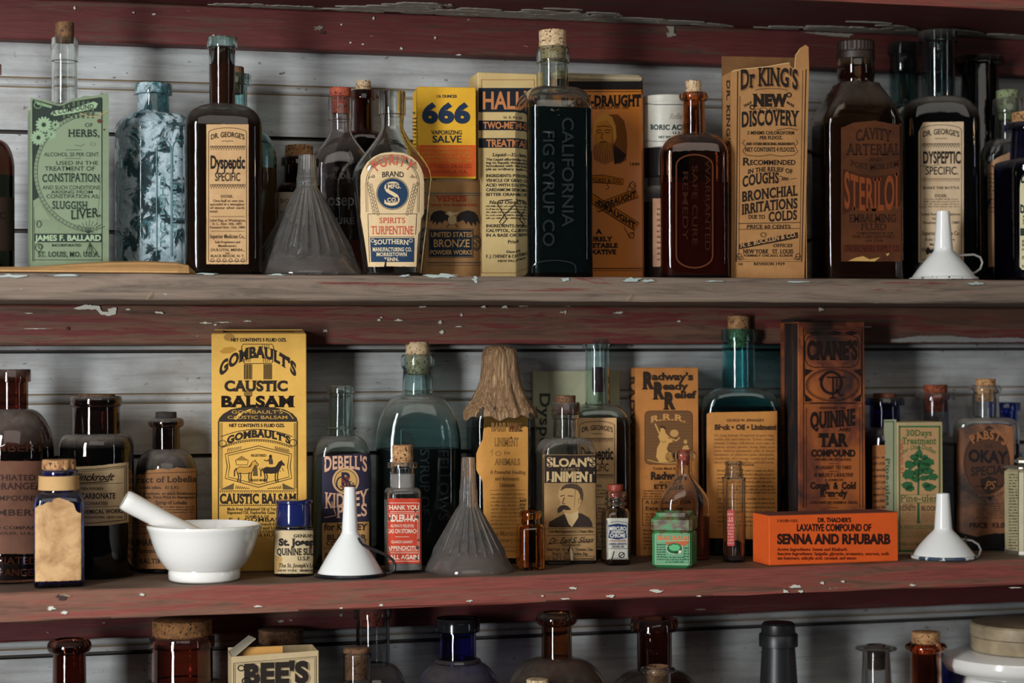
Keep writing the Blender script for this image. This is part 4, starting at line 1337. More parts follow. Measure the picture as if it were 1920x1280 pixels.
# tall tan carton, torn open
P_KING = paper('#b3824f', .35, '#7d4f2a')
c = carton('paper_carton', 'tall tan carton densely printed in black, torn open at the top with raised flap', 'carton', 1372, 1512, 128, -.165, .038, 'A', P_KING, -.09, build=False)
T_ = .0007
edge = [(1372, 134), (1378, 130), (1384, 130), (1395, 128), (1410, 127), (1425, 126), (1440, 124), (1455, 121), (1466, 119), (1480, 117), (1482, 124), (1489, 128), (1491, 103), (1500, 90), (1510, 84), (1516, 88), (1517, 128)]
c.mb.slab([(1508, 524), (1371, 524)] + edge, lambda u, v, d: c.fn(u, v, d - T_), T_, P_KING)
c.mb.box(c.x0, c.x0 + T_, T_, .038, 0, c.h - .004, P_KING, .0001); c.mb.box(c.x1 - T_, c.x1, T_, .038, 0, c.h - .002, P_KING, .0001)
c.mb.box(c.x0, c.x1, .038 - T_, .038, 0, c.hit(1440, 96).z, paper('#7d5630', .4, '#4a2f18'), .0001); c.mb.box(c.x0, c.x1, 0, .038, 0, T_, P_KING, .0001)  # back panel: raw card, browned further for the shade inside the carton
s = c.sheet; s.ink = '#231812'
s.l([(1372, 134), (1384, 131), (1410, 128), (1440, 125), (1466, 120), (1480, 118)], 1.6, '#d6b07c', 3); s.l([(1490, 128), (1492, 104), (1500, 92)], 1.4, '#d6b07c', 3)
s.l([(1383, 134), (1380, 490), (1503, 490), (1511, 130)], 1.6, None, 2); s.l([(1387, 180), (1385, 486), (1499, 486), (1505, 132)], .7, None, 2)
s.t('Dr KING\'S', 1388, 1496, 168, 31, b=.03, arc=9, grow=.15, lay=4); s.t('Dr KING\'S', 1390, 1498, 170, 31, '#8f6238', b=.03, arc=9, grow=.15, lay=3)
s.e(1446, 170, 30, 4, None, 3, .9, 270, 450); s.t('TRADE', 1394, 1409, 202, 5, sl=-8); s.t('MARK', 1475, 1489, 194, 5, sl=8)
s.t('NEW', 1413, 1474, 198, 20, b=.07, lay=4); s.e(1410, 201, 4, 4, None, 4, 2); s.e(1479, 178, 4, 4, None, 4, 2)
for k in (-1, 1): s.e(1440 + k * 9, 206, 7, 4, None, 3, .9); s.e(1440 + k * 20, 207, 5, 3, None, 3, .8)
s.t('DISCOVERY', 1390, 1496, 238, 27, b=.03, arc=3, sl=-2); s.l([(1456, 244), (1480, 240), (1496, 244)], 1)
s.t('2 MINIMS CHLOROFORM', 1401, 1489, 252, 6); s.t('PER FLDOZ.', 1424, 1467, 261, 6); s.t('AND OTHER MEDICINAL INGREDIENTS', 1399, 1490, 272, 4.6, b=.03); s.t('NET CONTENTS 4 FLDOZS.', 1397, 1491, 284, 7.5)
for k in (-1, 1): s.l([(1444 + k * 48, 262), (1444 + k * 52, 268), (1444 + k * 46, 274), (1444 + k * 52, 284), (1444 + k * 44, 291), (1444 + k * 20, 293), (1444, 290)], 1)
s.t('R', 1392, 1405, 310, 14, st='n', b=.02); s.t('ECOMMENDED', 1406, 1491, 309, 9, st='n', b=.02)
s.t('IN THE RELIEF OF', 1402, 1486, 326, 8, arc=5, b=.02)
s.t('COUGHS', 1392, 1460, 351, 19, b=.03, arc=3, sl=-8); s.t('AND', 1465, 1479, 338, 5); s.l([(1461, 330), (1475, 334)], 1); s.l([(1482, 336), (1493, 334)], 1)
s.t('BRONCHIAL', 1391, 1495, 378, 18, b=.03, sl=-12, arc=1); s.t('IRRITATIONS', 1391, 1495, 402, 18, b=.03, sl=-12, arc=2); s.t('COLDS', 1441, 1494, 415, 17, b=.03, sl=-4); s.t('DUE TO', 1403, 1434, 410, 7)
s.l([(1384, 419), (1500, 417)], 1.2); s.l([(1384, 430), (1500, 428)], .9); s.t('PRICE 60 CENTS', 1400, 1482, 428, 6.5)
s.p([(1385, 458), (1495, 435), (1496, 446), (1386, 467)], '#2a1d14', 3); s.t('H. E. BUCKLEN & CO.', 1388, 1493, 464, 8, '#b98a58', b=.03, sl=-21, lay=4)
s.e(1431, 440, 5, 4, None, 3, 1); s.t('OFFICES', 1449, 1485, 463, 6, it=.2); s.t('NEW YORK   ST. LOUIS', 1393, 1487, 475, 7.5, b=.02); s.t('FORMERLY: CHICAGO, ILLINOIS', 1394, 1486, 481, 4)
for x in (1386, 1496): s.e(x, 480, 4, 5, None, 3, 1); s.e(x, 484, 7, 3, None, 3, .8)
s.t('REVISION 1929', 1413, 1471, 497, 5); s.t('210', 1384, 1392, 497, 4)
c.side.tv("DR. KING'S NEW DISCOVERY", 1363, 150, 480, 6, '#3a2416')
fin(c)

# amber embalming bottle, ridge towards us
c = bottle('amber_bottle', 'square smoky amber bottle with black screw cap and a dark orange printed label', 'bottle', 1608, -.118, 'A', (106, 148, 32), (158, 31, 31), 246, 89, glass('embalm', (.22, .10, .035), dust=.25), 'tear', b=.027, n=2, cham=.30, rz=0, liq=(238, liquid('dark_umber', (.035, .014, .005), .3)))
mb = MB(); r_ = 33 * c.s; N = 60
def rg(r, z, k=0): return [((r + (k if j % 2 else 0)) * math.cos(2 * math.pi * j / N), (r + (k if j % 2 else 0)) * math.sin(2 * math.pi * j / N), z) for j in range(N)]
mb.rings([rg(r_, c.zo(112)), rg(r_, c.zo(100)), rg(r_ * .96, c.zo(98)), rg(r_ * .96, c.zo(95), .0006), rg(r_ * .96, c.zo(81), .0006), rg(r_ * .92, c.zo(78))], mat('dark_cap', '#2a1a12', .5), False); mb.build('cap', c.root)
s = label_on(c, True); s.ink = '#3a1c0c'; pm = paper('#5e3213', .6, '#34180a')
s.paper(1577, 1692, [(1576, 240), (1600, 230), (1640, 226), (1693, 236)], 490, pm, .5)
for t_, a, b_, y, h, k in (('CAVITY', 1604, 1670, 266, 20, dict(arc=6, b=.03)), ('ARTERIAL', 1588, 1688, 290, 20, dict(b=.02)), ('AND', 1630, 1652, 302, 6, {}), ('POST MORTEM', 1595, 1685, 310, 10, dict(arc=-8))):
    s.t(t_, a, b_, y, h, '#31170b', 's', **k)
s.p([(1580, 316), (1610, 326), (1640, 330), (1670, 327), (1691, 320), (1691, 386), (1640, 384), (1600, 392), (1580, 402)], '#3f1d0d', 2)
s.t('STERILOL', 1583, 1690, 388, 58, '#85401a', 's', .02, lay=4, grow=.15, arc=-6)
s.t('EMBALMING', 1592, 1680, 416, 14, '#31170b'); s.t('FLUID', 1614, 1662, 431, 12, '#31170b'); s.t('COMPOUNDED IN THE', 1605, 1675, 439, 4, '#31170b'); s.t('THE LABORATORY', 1597, 1678, 446, 5, '#31170b'); s.t('OF THE', 1622, 1656, 453, 4, '#31170b')
s.r(1580, 458, 1690, 473, '#5a2410', 2); s.t('UNDERTAKERS SUPPLY CO.', 1583, 1688, 471, 11, '#2a120a')
s.p([(1590, 489), (1604, 483), (1618, 480), (1630, 486), (1650, 482), (1640, 490)], '#c49a58', 3); s.p([(1660, 476), (1668, 474), (1664, 480)], '#c49a58', 3)
done(s)

# dark bottles at the dim right end
c = bottle('aqua_bottle', 'dark aqua bottle behind the amber bottle with the screw cap, right end of upper shelf', 'bottle', 1698, -.026, 'A', (82, 106, 29), (196, 25, 25), 250, 43, glass('aqua_dark', (.10, .20, .19), dust=.2), 'round', b=.02, n=4, liq=(205, L_BLACK))
c = bottle('medicine_bottle', 'tall bottle of black liquid with a torn slanting tan label, behind the right white funnel', 'bottle', 1763, -.084, 'A', (60, 81, 33), (184, 28, 28), 236, 70, glass('aqua_deep', (.10, .20, .20), dust=.5), 'round', rz=-.40, b=.029, n=5, liq=(196, L_BLACK), group=TG)
s = label_on(c)
tonic_label(s, 1722, 1807, 228, 492, 1, P_TANL, top=[(1721, 250), (1731, 229), (1808, 228)])
P2 = s
s.p([(1735, 470), (1740, 462), (1744, 468), (1756, 466), (1754, 474), (1748, 478), (1744, 474), (1738, 478)], '#14100e', 5)
s.l([(1724, 310), (1740, 312), (1762, 308)], 1.2, '#7d6a54', 5); s.l([(1720, 384), (1732, 390)], 1.2, '#7d6a54', 5)
done(s)
c = bottle('brown_bottle', 'nearly black bottle with flaring lip in the shadow right of the tall tonic bottle', 'bottle', 1841, -.036, 'A', (108, 122, 41), (300, 30, 38), 340, 44, G_DARK, 'ogee', liq=(320, L_BLACK))
c = bottle('clear_bottle', 'clear corked bottle with a torn peach label beside the blue bottle at the right edge', 'bottle', 1893, -.088, 'A', (186, 214, 25), (262, 21, 22), 312, 54, glass('clear_grey', (.55, .56, .54), dust=.5), 'round', b=.018, n=4, ck=(170, 226, 19, 16, cork('cork_green', '#8f9a70', '#5a6a4a')))
s = label_on(c); s.paper(1842, 1930, [(1842, 330), (1850, 308), (1870, 296), (1890, 286), (1930, 284)], 500, paper('#b98f6a', .4, '#7a4f30'), .6); s.t('Wild Cherry', 1856, 1915, 316, 6, '#3a2a1e'); s.fine(1850, 1920, 322, 400, 10, '#4a3626'); s.p([(1846, 380), (1856, 372), (1852, 392), (1845, 392)], '#2a3a4a', 4); done(s)
# blue polish bottle
c = bottle('blue_bottle', 'cobalt blue bottle with cream crown panels, cut by the right edge of the upper shelf', 'bottle', 1934, -.148, 'A', (232, 246, 42), (300, 30, 34), 332, 72, G_BLUED, 'round', b=.038, n=2, cham=.42, liq=(330, liquid('ink', (.003, .004, .012))), ck=(211, 240, 30, 26, CORK))
PC = paper('#d3cba6', .25, '#a89a6a')
for i, (xa, xb, nm) in enumerate(((1868, 1902, 'label'), (1911, 1956, 'label'))):
    s = label_on(c, True, nm); s.ink = '#1c2420'; W = xb - xa; xm = (xa + xb) / 2
    s.paper(xa, xb, [(xa, 352)] + [(xm - W / 2 * math.cos(math.pi * k / 8), 345 - 24 * math.sin(math.pi * k / 8)) for k in range(9)] + [(xb, 352)], [(xa, 500), (xa + 4, 506), (xb - 4, 506), (xb, 500)], PC, .2, 1.5)
    s.t('CROWN', xa + 2, xb - 2, 345, 14, st='n', b=.05, arc=7)
    s.p([(xm - W * .28, 358), (xm - W * .34, 346), (xm - W * .16, 344), (xm, 350), (xm + W * .16, 344), (xm + W * .34, 346), (xm + W * .28, 358), (xm + W * .2, 372), (xm - W * .2, 372)], '#24342e', 3)
    s.e(xm - W * .14, 355, W * .09, 6, '#d3cba6', 4); s.e(xm + W * .14, 355, W * .09, 6, '#d3cba6', 4); s.l([(xm, 348), (xm, 337)], 1.2); s.l([(xm - 3, 340), (xm + 3, 340)], 1)
    s.t('DRESSING', xa + 1, xb - 1, 398, 14, st='n', b=.05, arc=-4)
    for t_, y, h in (('FOR', 408, 4), ("LADIES' &", 415, 5), ("CHILDREN'S", 421, 5)): s.t(t_, xa + 5, xb - 5, y, h, st='n')
    s.r(xa + 1, 428, xb - 1, 442, '#24342e', 3)
    for t_, y, h in (('REGISTERED IN', 455, 5), ('U.S.A.', 462, 5), ('PREPARED BY', 470, 4), ('THE', 477, 4), ('FRANK MILLER', 486, 6), ('CO.', 493, 5), ('NEW YORK', 502, 5.5)): s.t(t_, xa + (4 if len(t_) > 5 else W * .35), xb - (4 if len(t_) > 5 else W * .35), y, h)
    done(s)

# right white funnel on the upper shelf
def handle(c, pts, r, mt, name='handle'):
    mb = MB(); mb.tube(pts, r, mt, 8); return mb.build(name, c.root, 60)
def hp(c, px, py, dy=0):
    O, D = lray(c, px, py); t = (dy - O.y) / D.y; q = O + D * t; return (q.x, dy, q.z)
WIRE = mat('enamelled_wire', '#9a9890', .3)
RIMG = rim_mat('#6f706c', '#dcdcd6', .40)
c = enamel_funnel('white enamel funnel upside down on the upper shelf with a thin loop handle', 1770, -.155, 'A', 396, 11, 470, 16, 57)
mb = MB(); torus(mb, 56 * c.s, .0019, .0019, RIMG, zs=.95); mb.build('rim', c.root)
sp = [(1788, 472), (1796, 479), (1810, 478), (1826, 477), (1838, 482), (1842, 492), (1838, 504), (1828, 511), (1816, 511)]
handle(c, [hp(c, x, y, -.006) for x, y in sp], .0013, WIRE)
# ================================================================== LOWER SHELF
# big amber bottle at the left edge
c = bottle('amber_bottle', 'large dusty amber bottle cut by the left edge of the lower shelf', 'bottle', 22, -.084, 'B', (692, 716, 36), (766, 31, 31), 852, 80, glass('amber_large', (.06, .008, .003), dust=.45), 'round', liq=(838, L_BLACK))
s = label_on(c); s.ink = '#2e1c14'; s.paper(-40, 80, 864, 1038, paper('#6b4634', .5, '#3c2418'), .3)
for t_, a, b_, y, h in (('LITHIATED', -22, 66, 900, 10), ('HYDRANGEA', -38, 78, 917, 12), ('COMPOUND', -30, 74, 938, 9), ('LAMBERT', -38, 76, 966, 11), ('AND COMPANY', -30, 78, 992, 6), ('ST. LOUIS, U.S.A.', -28, 72, 1002, 5)): s.t(t_, a, b_, y, h, '#2e1c14')
done(s)
emboss(c, [('LAMBERT', -48, 84, 846, 14, 'h'), ('LITHIATED', -40, 70, 1057, 13, 'h'), ('HYDRANGEA', -44, 74, 1079, 13, 'h')], mat('moulded_amber_dark', (.035, .010, .005), .08), .0009)

c = bottle('brown_jar', 'wide necked dark bottle with cream script label and flat cork, left of the pestle', 'bottle', 180, -.073, 'B', (742, 762, 49), (812, 45, 46), 846, 71, G_AMBERX, 'square', liq=(836, L_BLACK), ck=(739, 770, 36, 34, CORK_D), lipstyle='bead')
s = label_on(c); pm = paper('#b99f78', .35, '#866a48'); s.ink = '#241a14'
s.paper(112, 241, [(112, 876), (180, 873), (241, 866)], [(112, 986), (200, 985), (241, 979)], pm, .3)
s.l([(115, 882), (180, 879), (236, 873), (236, 974), (180, 980), (115, 981)], 1.2); s.l([(118, 885), (180, 882), (233, 876), (233, 971)], .7)
s.t('Mallinckrodt', 116, 210, 901, 13, b=.02, st='n', it=.45, sl=-1); s.l([(130, 906), (180, 904), (205, 902)], 1.6)
s.l([(120, 909), (230, 905)], .7); s.t('OFTEN FOUND', 142, 194, 918, 4.5)
s.t('IRON CARBONATE', 122, 216, 935, 10, b=.03, sl=-1); s.t('SACCHARATED', 150, 202, 946, 5.5); s.l([(118, 952), (232, 948)], .8)
s.t('CHEMICAL WORKS', 150, 231, 963, 7, b=.03, sl=-2); s.t('ST. LOUIS   PHILADELPHIA   NEW YORK', 130, 230, 971, 3.6)
done(s)

c = bottle('brown_bottle', 'dark round bottle with a scaly tan label and a broken black stopper, behind the mortar', 'bottle', 311, -.045, 'B', (783, 801, 34), (841, 26, 26), 892, 58, G_AMBERX, 'round', liq=(872, L_BLACK), lipstyle='bead', ck=(772, 800, 20, 18, cork('cork_black', '#2a2320', '#14100e')))
s = label_on(c); s.ink = '#3a281c'
s.paper(255, 367, [(255, 890), (262, 888), (268, 890), (276, 882), (290, 880), (300, 878), (316, 880), (330, 876), (350, 878), (367, 877)], 1066, paper('#98693f', .6, '#5a3820'), .5)
s.l([(258, 888), (366, 884)], 1); s.t('Extract of Lobelia', 232, 368, 905, 11, b=.02, sl=-2); s.t('Lobelia inflata.   (U. S. P.)', 262, 334, 916, 5)
for i, (t_, a) in enumerate((('15 grammes, or each fluidounce', 258), ('Lobelia. Dose Price to therapeutic', 262))): s.t(t_, a, 366, 927 + i * 7, 5)
s.t('Syrup of Lobelia', 292, 350, 945, 6.5); s.fine(300, 364, 947, 962, 3, '#3a281c'); s.fine(258, 300, 947, 990, 6, '#3a281c')
s.l([(256, 1000), (366, 998)], 1); s.t('SHARP & DOHME', 256, 350, 1022, 11, b=.04); s.t('Pharmaceutical Chemists', 258, 350, 1036, 8); s.t('BALTIMORE', 262, 330, 1056, 9)
done(s)

# small square blue bottle in front
c = bottle('blue_bottle', 'small square cobalt bottle with blank stained label and fluted cork at the front left', 'bottle', 110, -.146, 'B', (880, 893, 37), (921, 33, 35), 945, 48, glass('cobalt_small', (.02, .035, .40), dust=.12), 'round', b=.024, n=8, ck=(861, 892, 30, 27, CORK), lipstyle='bead', liq=(1085, liquid('violet', (.02, .006, .03))))
mb = MB(); rs = []
for y, k in ((891, 1.04), (891.5, 1.06), (917, 1.08), (917.5, 1.05)):
    rs.append([(36 * c.s * k * math.cos(2 * math.pi * j / 40), 36 * c.s * k * math.sin(2 * math.pi * j / 40), c.zo(y)) for j in range(40)])
mb.rings(rs, paper('#c39c68', .3)); o = mb.build('paper_band', c.root, 40)
mb = MB(); N = 44; rr = 31 * c.s
mb.rings([[(rr * k * (1 + (.05 if j % 4 < 2 else 0)) * math.cos(2 * math.pi * j / N), rr * k * (1 + (.05 if j % 4 < 2 else 0)) * math.sin(2 * math.pi * j / N), c.zo(y)) for j in range(N)] for y, k in ((879, .98), (877, 1), (863, .98), (861, .92))], CORK, False); mb.build('fluted_cork_top', c.corkob)
s = label_on(c)
pm = paper('#d0a878', .8, '#946a40', scale=48)
s.paper(66, 152, [(66, 952), (72, 948), (84, 944), (90, 940), (96, 942), (101, 935), (112, 933), (126, 938), (138, 944), (143, 958), (150, 962), (152, 962)], [(66, 1090), (110, 1089), (152, 1087)], pm, .6, 1.6)
done(s)

# mortar and pestle
MX, MY = 383, -.143
p0 = PY(MX, 1000, MY); sM = (PY(MX + 20, 1000, MY) - PY(MX - 20, 1000, MY)).x / 40
rt_ = root('mortar', (p0.x, MY, -.30), 'white ceramic mortar bowl on a short foot, in front of the yellow carton', 'mortar')
zM = lambda y: PY(MX, y, MY).z + .30
H = zM(982); N = 72
outp = [(60, 0), (64.5, .0008), (67, .0025), (67.5, .008), (66, .0125), (66.5, .0155)] + [(r, zM(y)) for r, y in ((71, 1064), (80, 1053), (89, 1038), (96, 1020), (101, 1004), (104.5, 993), (107, 988))] + [(107.5, H - .0018), (106.5, H - .0003)]
inp = [(102.5, H), (100, H - .002), (97, H - .012), (88, .034), (70, .022), (40, .016), (2, .014)]
mb = MB()
mb.rings([[(r * sM * math.cos(2 * math.pi * j / N), r * sM * math.sin(2 * math.pi * j / N), z) for j in range(N)] for r, z in outp + inp], CERAMIC)
mb.build('bowl', rt_, 60)
# pestle: from inside the bowl up and out to the left
A_ = PY(233, 936, -.150); B_ = Vector((p0.x + .012, MY - .002, -.30 + .030))
rp = root('pestle', (A_ + B_) / 2, 'white ceramic pestle leaning out of the mortar to the left', 'pestle')
mb = MB(); dv = (B_ - A_)
ts = [(-.0, .2), (.0, .9), (.02, 1.0), (.08, 1.02), (.3, .97), (.5, .94), (.7, 1.0), (.85, 1.15), (.95, 1.2), (.99, .9), (1, .3)]
R0 = 19.5 * sM
mb.tube([A_ + dv * t - (A_ + B_) / 2 + dv * (.002 * i / 10) for i, (t, k) in enumerate(ts)], [R0 * k for t, k in ts], CERAMIC, 28)
mb.build('pestle_rod', rp, 60)

# yellow balsam carton
P_YB = paper('#dfae52', .25, '#b07c34')
c = carton('paper_carton', 'tall yellow carton printed in black with horses and a bottle, behind the mortar', 'carton', 397, 575, 625, -.078, .05, 'B', P_YB, -.12, ymid=780)
s = c.sheet; s.ink = '#2a2018'; IK = '#2a2018'
X = lambda u: 385 + u / 3.37
Yz = lambda v: 610 + v / 3.37
s.t('NET CONTENTS 5 FLUID OZS.', X(162), X(512), Yz(101), 6, st='n', b=.03)
s.l([(X(232), Yz(160)), (X(228), Yz(135)), (X(238), Yz(118)), (X(420), Yz(118)), (X(430), Yz(135)), (X(434), Yz(160))], 1.2); s.l([(X(240), Yz(205)), (X(240), Yz(232)), (X(250), Yz(240)), (X(412), Yz(240)), (X(424), Yz(232)), (X(424), Yz(205))], 1.2)
for i in range(9):
    s.l([(X(246 + i * 6), Yz(244)), (X(246 + i * 6), Yz(340))], .8 if i % 3 else 1.4); s.l([(X(370 + i * 6), Yz(244)), (X(370 + i * 6), Yz(340))], .8 if i % 2 else 1.3)
    s.l([(X(246 + i * 6), Yz(415)), (X(246 + i * 6), Yz(444))], .8)
    if i % 2: s.l([(X(240 + i * 6), Yz(210)), (X(240 + i * 6), Yz(230))], .8); s.l([(X(360 + i * 6), Yz(205)), (X(360 + i * 6), Yz(236))], .8); s.l([(X(352 + i * 7), Yz(122)), (X(352 + i * 7), Yz(150))], .8)
s.t("GOMBAULT'S", X(90), X(572), Yz(325), 19, b=.045, arc=37, grow=.22, lay=5)
s.t('CAUSTIC', X(122), X(520), Yz(412), 18, b=.045, arc=0, lay=5)
for sg in (0, 1):
    s.t('BALSAM', X(100), X(560), Yz(512), 19, b=.045, lay=5)
sh_ = [(X(84), Yz(604)), (X(86), Yz(588)), (X(110), Yz(560)), (X(160), Yz(530)), (X(230), Yz(516)), (X(430), Yz(516)), (X(500), Yz(530)), (X(550), Yz(556)), (X(578), Yz(586)), (X(580), Yz(604))]
s.p(sh_, '#332820', 3)
s.p([(X(180), Yz(592)), (X(210), Yz(556)), (X(280), Yz(528)), (X(300), Yz(528)), (X(240), Yz(552)), (X(200), Yz(594))], '#dfae52', 4); s.l([(X(470), Yz(530)), (X(530), Yz(556)), (X(556), Yz(590))], 1.2, '#dfae52', 4)
s.t("GOMBAULT'S", X(165), X(490), Yz(556), 6, '#b98f3c', 'n', .01, lay=4); s.t('CAUSTIC BALSAM', X(140), X(520), Yz(590), 6, '#b98f3c', 'n', .01, lay=4)
s.l([(X(82), Yz(604)), (X(82), Yz(1225))], 1.8); s.l([(X(581), Yz(604)), (X(581), Yz(1225))], 1.8); s.l([(X(82), Yz(606)), (X(581), Yz(606))], 1.2)
for k in (90, 98, 106, 560, 568, 574): s.l([(X(k), Yz(614)), (X(k), Yz(1030))], .6)
s.t('NET CONTENTS 5 FLUID OZS.', X(150), X(500), Yz(641), 6, st='n', b=.03)
bn = [(X(100 + 450 * i / 14), Yz(702 - 46 * (1 - (2 * i / 14 - 1) ** 2))) for i in range(15)]; bl = [(x, y + 19) for x, y in bn]
s.l(bn, 1.2); s.l(bl, 1.2); s.l([(x, y + 2.5) for x, y in bl], .7)
for i in range(28):
    x = X(136 + i * 14.5); u = (x - X(325)) / (X(550) - X(325)); y = Yz(702 - 46 * (1 - u * u)) + 20; s.l([(x, y), (x, y + 3)], .8)
s.t("GOMBAULT'S", X(138), X(536), Yz(748), 12.5, b=.05, arc=13)
s.e(X(108), Yz(745), 7, 6, None, 3, 1.1); s.e(X(554), Yz(740), 7, 6, None, 3, 1.1)
hx = [(X(125), Yz(812)), (X(335), Yz(760)), (X(545), Yz(812)), (X(535), Yz(890)), (X(545), Yz(965)), (X(335), Yz(1022)), (X(125), Yz(965)), (X(138), Yz(890))]
s.l(hx, 1.3, None, 3, True); hx2 = [(X(335) + (x - X(335)) * .92, Yz(890) + (y - Yz(890)) * .88) for x, y in hx]; s.l(hx2, 1.1, None, 3, True)
for i in range(7): s.l([(X(140 + i * 13), Yz(800 - i * 3)), (X(143 + i * 13), Yz(775 - i)), (X(150 + i * 13), Yz(782 - i * 3))], .9); s.l([(X(440 + i * 13), Yz(780 + i * 3)), (X(443 + i * 13), Yz(760 + i * 3)), (X(450 + i * 13), Yz(784 + i * 3))], .9)
s.t('REGISTERED', X(288), X(384), Yz(828), 4.5, st='n', b=.01); s.t('TRADE MARK', X(280), X(388), Yz(984), 4.5, st='n', b=.01)


def horse(s, x, y, k, c, dark=False, flip=1):
    q = lambda u, v: (x + flip * u * k, y + v * k)
    body = [q(*p_) for p_ in ((0, 14), (2, 8), (8, 5), (18, 6), (27, 5), (31, 1), (35, -6), (39, -8), (41, -10), (42, -7), (48, 0), (47, 3), (42, 1), (39, 6), (36, 12), (34, 17), (28, 19), (18, 20), (9, 19), (3, 20))]
    s.p(body, c, 4) if dark else (s.p(body, '#c4913a', 3), s.l(body, 1.1, c, 4, True))
    for u in (3, 8, 28, 33): s.l([q(u, 17), q(u + (2 if u < 10 else -1), 27), q(u, 36), q(u + 2, 38)], 1.6, c, 4)
    s.l([q(0, 8), q(-4, 14), q(-4, 26)], 1.8, c, 4); s.l([q(34, -3), q(29, 6)], 1.6, c, 5)
s.p([(X(190), Yz(852)), (X(228), Yz(826)), (X(270), Yz(852))], '#8f6a2c', 3); s.l([(X(190), Yz(852)), (X(228), Yz(826)), (X(270), Yz(852)), (X(266), Yz(880)), (X(196), Yz(880)), (X(190), Yz(852))], 1)
horse(s, X(195), Yz(878), .86, IK); horse(s, X(362), Yz(878), .86, IK, True)
s.p([(X(398), Yz(852)), (X(404), Yz(832)), (X(416), Yz(830)), (X(424), Yz(850)), (X(426), Yz(876)), (X(404), Yz(876))], '#4a3a28', 5); s.e(X(411), Yz(826), 2.6, 3, IK, 5); s.l([(X(404), Yz(846)), (X(385), Yz(856)), (X(370), Yz(848))], 1.6, IK, 5)
s.p([(X(300), Yz(950)), (X(306), Yz(890)), (X(318), Yz(880)), (X(326), Yz(892)), (X(330), Yz(950))], '#5a4728', 3)
for i in range(10): s.l([(X(340 + i * 16), Yz(900 + (i % 3) * 9)), (X(350 + i * 16), Yz(920))], 1, '#5a4728', 3)
s.p([(X(92), Yz(1036)), (X(180), Yz(996)), (X(176), Yz(1036))], '#5a4a2c', 2); s.p([(X(574), Yz(1036)), (X(486), Yz(996)), (X(490), Yz(1036))], '#5a4a2c', 2)
for i in range(7): s.l([(X(190 + i * 13), Yz(1032)), (X(194 + i * 13), Yz(1008 + i * 3)), (X(201 + i * 13), Yz(1030))], .9); s.l([(X(392 + i * 13), Yz(1032)), (X(396 + i * 13), Yz(1028 - i * 3)), (X(403 + i * 13), Yz(1030))], .9)
s.r(X(88), Yz(1042), X(576), Yz(1045), None, 3); s.r(X(88), Yz(1136), X(576), Yz(1139), None, 3)
for i in range(34): s.r(X(92 + i * 14), Yz(1048), X(97 + i * 14), Yz(1054), None, 3); s.r(X(92 + i * 14), Yz(1128), X(97 + i * 14), Yz(1133), None, 3)
s.t('CAUSTIC BALSAM', X(92), X(574), Yz(1122), 17, b=.04)
for t_, a, b_, y, h in (('Made from Sulfonated Oil of Turpentine,', 138, 520, 1168, 5.6), ('Rapeseed Oil, Euphorbia Gum and Car', 138, 524, 1190, 5.6), ('FORMULA OF', 252, 402, 1214, 4.6), ("E. J. GOMBAULT", 148, 540, 1238, 7), ('the French-Druggist', 300, 520, 1262, 5), ('used and Liniment', 300, 520, 1286, 5), ('GETS CONDITION', 290, 520, 1310, 5), ('AN HUMAN', 300, 520, 1332, 5)): s.t(t_, X(a), X(b_), Yz(y), h, b=.01)
s.p([(X(90), Yz(165)), (X(120), Yz(140)), (X(170), Yz(135)), (X(200), Yz(150)), (X(160), Yz(175)), (X(110), Yz(178))], '#b98532', 1); s.e(X(150), Yz(75), 10, 7, '#a57a3c', 1)
fin(c)
mb = MB(); mb.box(c.x0 + .001, c.x1 - .001, .001, .049, c.h + .0001, c.h + .0012, paper('#9a7440', .5), .0004)
mb.slab([(c.x0 + .003, .0), (c.x1 - .004, .0), (c.x1 - .012, .010), (c.x0 + .012, .010)], lambda u, v, d: (u, .002 + v, c.h + .0035 + d - v * .15), .0006, P_YB)
for x in (c.x0 + .002, c.x1 - .012): mb.box(x, x + .010, .002, .03, c.h + .0012, c.h + .0034, paper('#6a4a28', .5), .0004)
mb.build('top_flap', c.root)

# small blue jar with cobalt lid
c = bottle('blue_jar', 'small round jar with dark blue lid and cream label, in front of the yellow carton', 'jar', 550, -.124, 'B', (984, 988, 35), (989, 35, 35), 1000, 38, G_BLUED, 'round', liq=(996, L_BLACK))
mb = MB(); r_ = 34 * c.s; N = 48; LB = glass('cobalt_lid', (.008, .014, .16)); LBM = mat('cobalt_lid', (.010, .016, .085), .12, coat=.5)
rg2 = lambda r, z: [(r * math.cos(2 * math.pi * j / N), r * math.sin(2 * math.pi * j / N), z) for j in range(N)]
mb.rings([rg2(r_ * .96, c.zo(983.5)), rg2(r_ * .98, c.zo(980)), rg2(r_ * .95, c.zo(944)), rg2(r_ * 1.02, c.zo(942)), rg2(r_ * 1.03, c.zo(938)), rg2(r_ * .98, c.zo(936.5)), rg2(r_ * .5, c.zo(936))], LBM); mb.build('lid', c.root, 40)
s = label_on(c); s.ink = '#26201c'; pm = paper('#cdb994', .35, '#a88a5a')
s.paper(513.5, 586.5, 994, 1075, pm, .3, 2)
s.t('GENUINE', 550, 594, 1007, 5.5); s.t("St. Joseph's", 524, 610, 1022, 12, b=.06); s.t('QUININE SULPHATE', 520, 620, 1040, 12, b=.03); s.t('U.S.P.', 558, 582, 1050, 7); s.t("The St. Joseph's Laboratories", 523, 624, 1063, 7, it=.1); s.t('NEW YORK   MEMPHIS   SAN ANTONIO', 522, 640, 1071, 3.6)
s.p([(516, 1040), (530, 1046), (524, 1070), (516, 1074)], '#b08a52', 1)
done(s)

